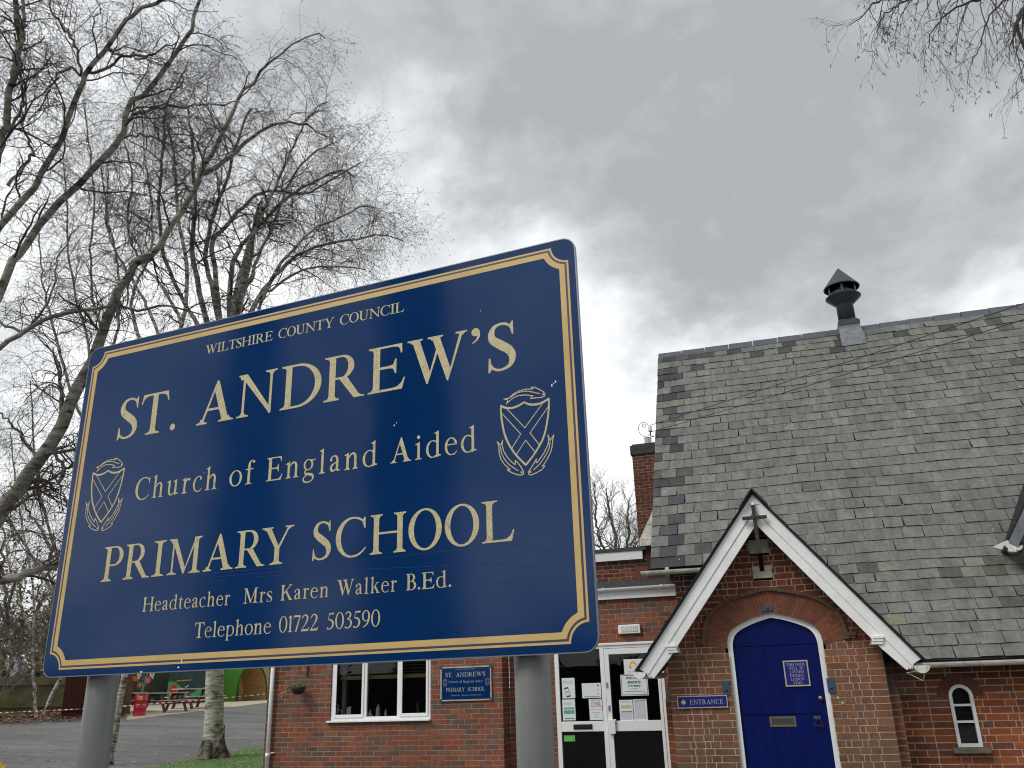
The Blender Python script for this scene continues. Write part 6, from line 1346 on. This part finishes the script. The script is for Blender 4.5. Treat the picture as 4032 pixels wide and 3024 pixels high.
def limb(pix, w0, w1, d0, d1, n=22, jit=.012):
    """main limb from its course in the photograph, given a distance range and a real thickness"""
    k = len(pix); P = np.array([at(x, y, d0 + (d1 - d0) * i / (k - 1)) for i, (x, y) in enumerate(pix)])
    P = smooth_line(P, n); D = np.linspace(d0, d1, n); W = np.linspace(w0, w1, n) / F_PX * D / 2
    P[1:-1] += rs.randn(n - 2, 3) * jit * 1.0
    return P[None], W[None]
def catkins(P, Rd, frac, ln, rad):
    sel = rs.rand(len(P)) < frac; E = P[sel][:, -1]; T = unit(P[sel][:, -1] - P[sel][:, -2]); o = []
    for _ in range(2):
        d = unit(T + rs.randn(len(E), 3) * .7 + np.array([0, 0, -.5])); o.append(np.stack([E, E + d * ln * .5, E + d * ln + rs.randn(len(E), 3) * ln * .15], 1))
    Q = np.concatenate(o); return Q, np.tile(np.array([rad * .8, rad, rad * .4]), (len(Q), 1))
def tree(name, label, limbs, base, bark, twig, br, tw, tl, ck=0.0, cat='tree', group=None, sides0=10, ck_len=.04, ck_r=.004):
    """limbs: list of (P,R). br/tw/tl: spawn settings for branches, twigs and the finest twiglets"""
    t = thing(name, label, cat, base, 0, group)
    V, Fq = tubes(limbs, sides0); np_mesh('trunk', V, Fq, bark, t)
    n = max(l[0].shape[1] for l in limbs)
    LP = np.concatenate([l[0] for l in limbs if l[0].shape[1] == n]); LR = np.concatenate([l[1] for l in limbs if l[0].shape[1] == n])
    B = spawn(LP, LR, *br); Tw = spawn(B[0], B[1], *tw); sets = [Tw]
    if tl: Tl = spawn(Tw[0], Tw[1], *tl); sets.append(Tl)
    if ck: sets.append(catkins(*sets[-1], ck, ck_len, ck_r))
    V0, F0 = tubes([B], 5); V, Fq = tubes(sets, 3); np_mesh('crown', np.concatenate([V0, V]), np.concatenate([F0, Fq + len(V0)]), twig, t); return t
# settings: m, t0, t1, len0, len1, K, spread, up, droop, wob, rk, rmin
z = lambda x, y: (x / 1.6458, y / 1.6458)
zb_ = lambda x, y: (x / 1.6458, 1000 + y / 1.6458)
# 1: the near birch whose foot stands left of the picture
d1 = 9.2
near = [
    limb([(-150, 2330), (-60, 2130), (12, 2008), (79, 1911), (152, 1820), (231, 1699), (292, 1559), (340, 1462), (389, 1340), (437, 1225), (486, 1121), (535, 1036), (602, 1000)], 64, 28, d1, d1 + .4),
    limb([(535, 1036), (601, 1000), (656, 899), (723, 826), (772, 729), (796, 674), (851, 589), (887, 504), (924, 437), (948, 371), (996, 328), (1045, 267), (1094, 225), (1167, 176), (1240, 128), (1280, 150)], 28, 4, d1 + .4, d1 + 1.0),
    limb([(-60, 2310), (0, 2290), (70, 2268), (130, 2250), (228, 2222), (330, 2205), (430, 2150)], 37, 20, d1 - .2, d1),
    limb([(-60, 1395), (0, 1365), (91, 1316), (182, 1261), (304, 1225), (413, 1210), (486, 1210), (577, 1216), (656, 1207), (729, 1219), (800, 1240)], 22, 5, d1, d1 + .6),
    limb([(-60, 930), (0, 893), (73, 802), (140, 729), (200, 608), (261, 486), (316, 340), (340, 286), (419, 194), (486, 85), (529, 49), (632, 0), (720, -60)], 28, 13, d1 - .8, d1 - .4),
    limb([(-60, 1290), (40, 1060), (73, 1008), (122, 936), (243, 796), (340, 693), (450, 577), (498, 486), (522, 401), (583, 358), (656, 267), (717, 188), (753, 115), (778, 36), (820, -60)], 33, 12, d1 - .6, d1),
    limb([(-50, 720), (0, 577), (24, 456), (49, 316), (73, 152), (61, 0), (55, -70)], 31, 18, d1 - 1, d1 - .8),
    limb([(52, 300), (80, 180), (95, 90), (85, -60)], 22, 12, d1 - 1, d1 - .9),
    limb([(0, 560), (73, 445), (92, 380), (80, 250), (60, 130)], 13, 6, d1 - .7, d1 - .7),
    limb([(30, 730), (110, 620), (125, 600), (95, 500), (100, 400), (85, 300)], 14, 5, d1 - .7, d1 - .6),
    limb([(350, 285), (425, 266), (480, 219), (560, 219), (656, 182), (729, 170), (850, 182)], 13, 4, d1 - .5, d1 - .2),
    limb([(420, 195), (480, 219), (535, 228), (608, 243), (656, 249)], 10, 4, d1 - .4, d1 - .2),
    limb([(474, 541), (504, 535), (583, 535), (656, 559), (741, 583), (790, 600)], 12, 5, d1, d1 + .3),
    limb([(510, 474), (547, 450), (632, 425), (717, 425), (790, 413), (942, 398)], 16, 5, d1, d1 + .4),
    limb([(796, 687), (893, 626), (972, 559), (1057, 498), (1142, 486), (1215, 492), (1290, 540)], 20, 5, d1 + .6, d1 + 1.2),
    limb([(320, 298), (268, 268), (200, 330), (190, 370), (110, 480)], 10, 4, d1 - .5, d1 - .6),
    limb([(318, 300), (305, 200), (270, 130), (210, 60), (195, 0)], 12, 6, d1 - .5, d1 - .7),
    limb([(215, 2195), (185, 2130), (150, 2065), (105, 2010), (80, 1960), (40, 1900)], 14, 5, d1 - .1, d1 - .3),
    limb([(230, 1900), (250, 1850), (220, 1780), (232, 1600), (240, 1480), (215, 1400), (130, 1300)], 16, 5, d1 + .2, d1 + .1),
    limb([(160, 1820), (110, 1750), (60, 1690), (20, 1640), (-30, 1600)], 14, 6, d1 + .2, d1),
    limb([(250, 1850), (340, 1800), (420, 1750), (480, 1700)], 11, 5, d1 + .2, d1 + .4),
    limb([(-30, 1250), (60, 1300), (120, 1290), (180, 1210), (215, 1100), (230, 1000), (300, 900)], 12, 5, d1 + .1, d1 + .3),
]
tree('birch_tree', 'nearest bare birch with thick leaning grey limbs and its foot out of view', near, (-12.0, 4.2, ground_z(-12.0, 4.2)), M['bark_near'], M['twig'],
     (11, .08, .99, .95, .45, 9, .85, .15, .12, .24, .36, .0026), (10, .12, 1.0, .46, .30, 7, .8, 0, .24, .26, .55, .0015), (5, .2, 1.0, .21, .14, 5, .8, -.1, .32, .25, .7, .0011), .6, sides0=12, ck_len=.028, ck_r=.0022)
# 2: the big birch on the lawn
d2 = 16.6
big = [
    limb([(832, 3012), (835, 2960), (841, 2900), (843, 2800), (846, 2640), (856, 2300), (872, 1900), (890, 1600), (905, 1400), (930, 1250), (960, 1120), (985, 1000), (1005, 880), (1020, 800)], 92, 9, d2, d2 + .6, 30, .006),
    limb([(880, 1800), (860, 1500), (800, 1200), (756, 1000), (768, 860), (768, 778), (762, 650), (760, 547), (740, 430)], 26, 8, d2 + .2, d2 - .4, 30),
    limb([(888, 1650), (880, 1400), (840, 1150), (811, 1000), (851, 820), (893, 711), (936, 547), (990, 430)], 24, 8, d2, d2 + .4, 30),
    limb([(892, 1500), (860, 1200), (835, 960), (881, 899), (960, 814), (1033, 760), (1124, 753), (1203, 760), (1344, 686), (1420, 640)], 22, 5, d2, d2 + 1, 30),
    limb([(900, 1420), (911, 1100), (930, 1000), (1002, 911), (1124, 784), (1240, 717), (1344, 668), (1400, 700)], 22, 5, d2, d2 + 1.2, 30),
    limb([(905, 1380), (1000, 1200), (1090, 1080), (1180, 1000), (1280, 960), (1400, 940), (1500, 925), (1590, 950)], 20, 4, d2, d2 + .6, 30),
    limb([(910, 1350), (1040, 1150), (1120, 1020), (1240, 900), (1330, 860), (1440, 810), (1500, 840)], 16, 4, d2, d2 - .6, 30),
    limb([(905, 1400), (930, 1150), (1000, 900), (1090, 720), (1160, 560), (1230, 440), (1290, 400)], 20, 4, d2, d2 + .2, 30),
    limb([(895, 1500), (760, 1250), (660, 1050), (623, 802), (644, 608), (653, 425), (700, 330), (740, 240)], 18, 5, d2, d2 - .2, 30),
    limb([(900, 1450), (1010, 1230), (1060, 1150), (1200, 1060), (1330, 1050), (1440, 1060)], 15, 4, d2, d2 + .3, 30),
    limb([(930, 1250), (1000, 1050), (1070, 900), (1150, 700), (1240, 600), (1330, 560)], 15, 4, d2 + .2, d2 + .8, 30),
]
bigp = at(832, 3000, 16.56)
bt = tree('birch_tree', 'big pale birch trunk on the lawn with its wide crown rising over the sign', big, (bigp[0], bigp[1], ground_z(bigp[0], bigp[1])), M['bark'], M['twig'],
     (21, .34, .99, 1.45, .85, 9, .95, .18, .10, .22, .36, .0036), (12, .12, 1.0, .70, .46, 7, .8, .02, .22, .25, .5, .0020), (6, .2, 1.0, .32, .22, 5, .8, -.1, .30, .25, .7, .0014), .5, sides0=16, ck_len=.04, ck_r=.0034)
mb = MB(); bx, by = bigp[0], bigp[1]; nr, nk = 40, 9            # root flare: one lobed skirt round the foot of the trunk
ph = [(k_, R.uniform(0, 6.28), a_) for k_, a_ in ((3, .22), (5, .16), (8, .09), (13, .05))]
for k in range(nk):
    q_ = k / (nk - 1); hh = .62 * (1 - q_) ** 1.7
    for j in range(nr):
        a = 2 * math.pi * j / nr; lob = 1 + sum(a_ * math.sin(k_ * a + p_) for k_, p_, a_ in ph) * (.15 + 1.5 * q_ ** 1.5)
        rr = (.198 + .23 * q_ ** 2.2) * lob; x_, y_ = bx + rr * math.cos(a), by + rr * math.sin(a); mb.v.append((x_, y_, ground_z(x_, y_) - .03 + hh + R.uniform(-.008, .008))); mb.c.append((1, 1, 1))
mb.f = [(k * nr + j, k * nr + (j + 1) % nr, (k + 1) * nr + (j + 1) % nr, (k + 1) * nr + j) for k in range(nk - 1) for j in range(nr)]; mb.m = [0] * len(mb.f)
mb.build('root_flare', [M['bark_root']], bt, smooth=True)
# 3: slim birch behind the left sign post
d3 = 15.6
slim = [limb([(428, 3020), (440, 2950), (462, 2820), (488, 2660), (540, 2300), (600, 1900), (660, 1550), (705, 1320), (730, 1200), (735, 1050), (700, 850), (690, 650), (660, 500)], 29, 9, d3, d3 + .3, 30, .006),
        limb([(640, 1650), (560, 1380), (520, 1180), (590, 1000), (600, 800), (570, 640), (560, 420)], 16, 5, d3, d3 - .3, 30),
        limb([(680, 1450), (600, 1250), (540, 1130), (440, 960), (420, 800), (430, 640)], 14, 5, d3, d3 + .4, 30),
        limb([(720, 1280), (640, 1130), (560, 1040), (500, 900), (520, 700), (480, 520)], 13, 5, d3, d3 + .4, 30)]
sp_ = at(430, 3012, d3)
tree('birch_tree', 'slim pale birch rising close behind a sign post, nearest the red drum', slim, (sp_[0], sp_[1], ground_z(sp_[0], sp_[1])), M['bark'], M['twig'],
     (17, .42, .99, 1.3, .7, 9, .9, .2, .10, .22, .42, .0036), (13, .15, 1.0, .6, .4, 7, .8, 0, .22, .24, .5, .0021), (5, .2, 1.0, .30, .2, 5, .8, -.1, .3, .25, .7, .0015), .5, ck_len=.04, ck_r=.003)
# 4: multi-stemmed birches further back
def stems(px0, specs, d, w=22): return [limb(s, w * (1 if i == 0 else .8), 5, d + i * .15, d + i * .3 - .3, 30, .02) for i, s in enumerate(specs)]
d4 = 25.0
b4 = stems(0, [[(392, 2830), (386, 2500), (376, 2100), (362, 1700), (350, 1389), (304, 1200), (270, 1000), (268, 850), (250, 640)], [(330, 1900), (370, 1500), (398, 1300), (364, 1182), (358, 1000), (370, 800), (350, 560), (330, 420)], [(345, 1650), (440, 1400), (470, 1200), (456, 1000), (420, 850), (400, 640)], [(340, 1700), (250, 1450), (200, 1250), (170, 1100), (150, 900)]], d4, 16)
pz_ = at(392, 2812, d4)
tree('birch_tree', 'thin multi stemmed birch in the middle of the trees behind the sign', b4, (pz_[0], pz_[1], ground_z(pz_[0], pz_[1])), M['bark'], M['twig'],
     (22, .3, .99, 2.1, 1.1, 9, .95, .22, .08, .22, .45, .006), (13, .12, 1, .9, .55, 7, .8, 0, .2, .24, .5, .0034), (4, .2, 1, .45, .3, 5, .8, -.1, .3, .25, .7, .0025))
b5 = stems(0, [[(180, 2815), (215, 2720), (247, 2650), (268, 2500), (250, 2300), (200, 2100), (150, 1900), (130, 1700), (120, 1500)], [(255, 2380), (300, 2200), (290, 2050), (250, 1950), (200, 1850)], [(250, 2400), (160, 2250), (100, 2150), (40, 2050), (10, 1950)]], 29.0, 19)
pz_ = at(185, 2808, 29)
tree('birch_tree', 'crooked white barked birch leaning across the mossy fence', b5, (pz_[0], pz_[1], ground_z(pz_[0], pz_[1])), M['bark'], M['twig'],
     (14, .3, .99, 2.0, 1.0, 8, .95, .1, .12, .2, .45, .007), (10, .12, 1, 1.0, .6, 7, .8, -.05, .25, .24, .5, .004), (5, .2, 1, .5, .3, 5, .8, -.1, .3, .25, .7, .003))
b6 = stems(0, [[(141, 2822), (138, 2760), (132, 2680), (128, 2560), (132, 2400), (120, 2250), (90, 2100), (60, 1900), (40, 1700)], [(130, 2500), (80, 2380), (40, 2250), (15, 2100), (-10, 1950)]], 28.0, 12)
pz_ = at(141, 2822, 28)
tree('birch_tree', 'slender straight birch sapling in front of the mossy fence', b6, (pz_[0], pz_[1], ground_z(pz_[0], pz_[1])), M['bark'], M['twig_pale'],
     (16, .25, .99, 1.9, .9, 8, .95, .1, .12, .2, .55, .006), (10, .12, 1, 1.0, .6, 7, .8, -.05, .25, .24, .5, .004), (5, .2, 1, .5, .3, 5, .8, -.1, .3, .25, .7, .003))
# 5: thicket with ivy and dead leaves at the far left
for k, (px, py, dd, w, lab) in enumerate(((15, 2700, 36, 30, 'ivy clad thicket tree in front of the grey house roof'), (205, 2690, 35, 26, 'leafy brown thicket tree between the mossy fence and the sign corner'))):
    b = at(px, py, dd); t = thing('thicket_tree', lab, 'tree', (b[0], b[1], ground_z(b[0], b[1])), 0, None)
    L1 = [limb([(px, 2830), (px + 4, 2700), (px - 6, 2560), (px + 10, 2400), (px - 5, 2250), (px + 5, 2100)], w, 6, dd, dd, 30, .05), limb([(px, 2700), (px + 50, 2560), (px + 70, 2420), (px + 60, 2300), (px + 90, 2200)], w * .6, 5, dd, dd - 1, 30, .05), limb([(px, 2680), (px - 50, 2540), (px - 60, 2400), (px - 40, 2260)], w * .6, 5, dd, dd + 1, 30, .05)]
    V, Fq = tubes(L1, 8); np_mesh('trunk', V, Fq, M['bark_dark'], t)
    LP, LR = np.concatenate([l[0] for l in L1]), np.concatenate([l[1] for l in L1]); B = spawn(LP, LR, 26, .15, .98, 1.6, .9, 7, .95, .1, .1, .25, .4, .010); T_ = spawn(B[0], B[1], 9, .1, 1, .8, .5, 5, .9, 0, .2, .3, .5, .005)
    V, Fq = tubes([B, T_], 3); np_mesh('crown', V, Fq, M['twig_pale'], t)
    mb = MB(); pts = T_[0].reshape(-1, 3); idx = rs.choice(len(pts), 2600)
    for i in idx:
        if (pts[i][2] > 5.2 and R.random() < .75) or (k == 0 and pts[i][2] < 4.6 and R.random() < .7): continue
        leaf_quads(mb, pts[i] + rs.randn(3) * .06, 1, .04, .04, .04, R.uniform(.05, .10), [(.15, .12, .07), (.19, .155, .095), (.09, .105, .045), (.25, .21, .145), (.32, .29, .22)])
    mb.build('leaves', [M['leaf']], t)
# ivy hedge strip above the fence line
hb = thing('hedge', 'dark evergreen bush over the mossy fence under the grey roof', 'hedge', gnd(at(110, 2800, 40))); mb = MB(); c_ = at(112, 2672, 40); leaf_quads(mb, (c_[0], c_[1], c_[2]), 1300, .75, .6, .42, .07, [(.02, .035, .015), (.035, .05, .022), (.03, .028, .02)]); leaf_quads(mb, (c_[0] - .7, c_[1], c_[2] - .35), 900, 1.3, .6, .25, .07, [(.035, .035, .02), (.05, .04, .025), (.04, .05, .02)]); mb.build('foliage', [M['leaf']], hb)
mb = MB(); mb.tube([gnd(at(110, 2800, 40)), (c_[0], c_[1], c_[2])], .06, 6); mb.build('stem', [M['bark_dark']], hb)
# 6: bushy tree behind the flat roof, between sign and chimney
d6 = 44.0; g6 = at(2420, 2290, d6); base6 = (g6[0], g6[1], ground_z(g6[0], g6[1]))
L6 = [limb([(2420, 2330), (2424, 2250), (2426, 2190), (2420, 2100), (2395, 2000), (2390, 1920)], 22, 4, d6, d6, 24, .04), limb([(2424, 2250), (2380, 2180), (2350, 2080), (2345, 1990), (2338, 1900)], 14, 4, d6, d6 - 1, 24, .04), limb([(2424, 2250), (2460, 2180), (2478, 2100), (2470, 2020), (2480, 1960)], 14, 4, d6, d6 + 1, 24, .04), limb([(2422, 2280), (2340, 2230), (2300, 2160), (2290, 2060), (2300, 1960)], 14, 4, d6, d6, 24, .04), limb([(2424, 2280), (2490, 2230), (2520, 2170), (2525, 2100)], 12, 4, d6, d6, 24, .04)]
tree('bare_tree', 'bare rounded tree behind the flat roof between the sign and the chimney', L6, base6, M['bark_dark'], M['twig_pale'], (16, .2, .98, 1.9, 1.0, 8, .8, .45, -.10, .16, .5, .010), (7, .15, 1, .9, .6, 6, .7, .35, -.08, .2, .55, .0065), (3, .2, 1, .45, .3, 4, .7, .3, 0, .2, .7, .005))
# 7: hanging birch twigs in the top right corner
d7 = 6.0
hang = [limb([(4350, -260), (4150, -160), (3900, -75), (3700, -40), (3500, -20), (3420, 40), (3345, 100)], 22, 3, d7, d7 - .2, 24, .008), limb([(4300, -200), (4120, -60), (4030, 30), (4005, 90), (4040, 200), (4060, 330)], 26, 5, d7 + .3, d7 + .2, 24, .008), limb([(4200, -190), (4000, -80), (3850, 0), (3750, 40), (3680, 110), (3655, 190)], 14, 3, d7, d7, 24, .008), limb([(4250, -200), (4100, -90), (3980, -20), (3900, 60), (3860, 160), (3830, 250)], 13, 3, d7 + .2, d7 + .1, 24, .008), limb([(4100, -150), (3850, -70), (3650, -30), (3560, 20), (3480, 60), (3450, 120)], 12, 3, d7 - .2, d7 - .3, 24, .008)]
tree('birch_tree', 'drooping bare birch twigs with catkins hanging in the sky over the roof vent', hang, tuple(at(4350, -260, d7)), M['twig'], M['twig'],
     (15, .20, 1.0, .38, .24, 9, .6, -.15, .44, .14, .45, .0017), (4, .2, 1, .24, .16, 7, .55, -.2, .35, .16, .65, .0013), (2, .3, 1, .10, .07, 5, .6, -.2, .3, .2, .8, .0011), .5, ck_len=.030, ck_r=.0023)
# thick scrub closing the view behind the left-hand fences
mb = MB(); WC = [(.13, .105, .068), (.16, .13, .088), (.09, .09, .05), (.20, .165, .12), (.085, .075, .05)]
for i in range(9500):
    f_ = R.random(); px = -260 + 560 * f_; d_ = R.uniform(41, 50); top = 2400 + 60 * math.sin(px * .021) + 40 * math.sin(px * .05 + 1); py = top + (2830 - top) * R.random() ** .75
    if -60 < px < 122 and 2580 < py < 2690: continue
    p = at(px, py, d_); leaf_quads(mb, p, 1, .3, .3, .3, R.uniform(.07, .20), WC)
tag(mb.build('scrub', [M['leaf']]), 'brown winter scrub behind the mossy fence', 'scrub', kind='stuff')
# hedge and trees across the road behind the viewer (seen only as reflections)
mb = MB(); HC = [(.03, .055, .02), (.045, .065, .025), (.025, .04, .018)]
for i in range(60):
    xx = -34 + i * 1.0; hh = 3.2 + 1.2 * math.sin(i * .7) + R.uniform(-.4, .6); leaf_quads(mb, (xx, -11 + R.uniform(-.6, .6), hh * .5), 130, .9, .8, hh * .55, .13, HC)
mb.box(-35, 28, -11.35, -10.8, 0, 2.4, 0, HC[2])
for xx, ww, hh in ((-11.6, 1.5, 15.0), (-17.2, 1.3, 13.0), (-3.0, 1.6, 9.0)):
    for k in range(16):
        q_ = k / 15; mb.lathe([(ww * .9 * (1.05 - .55 * q_), .1 + hh * q_), (ww * .88 * (1.05 - .55 * (q_ + .0667)), .1 + hh * (q_ + .0667))], (xx, -12.6, 0), 10, 0, HC[2]); leaf_quads(mb, (xx, -12.4, .6 + hh * q_), 90, ww * (1.05 - .55 * q_), .9, hh / 22, .24, HC)
tag(mb.build('hedge', [M['leaf']]), 'dark hedge and conifers reflected in the sign and the glass', 'hedge', kind='stuff')
scene.cycles.transparent_max_bounces = 16
scene.cycles.max_bounces = 6
scene.cycles.filter_width = 1.1
scene.cycles.use_adaptive_sampling = True
bpy.data.curves.remove(FS)
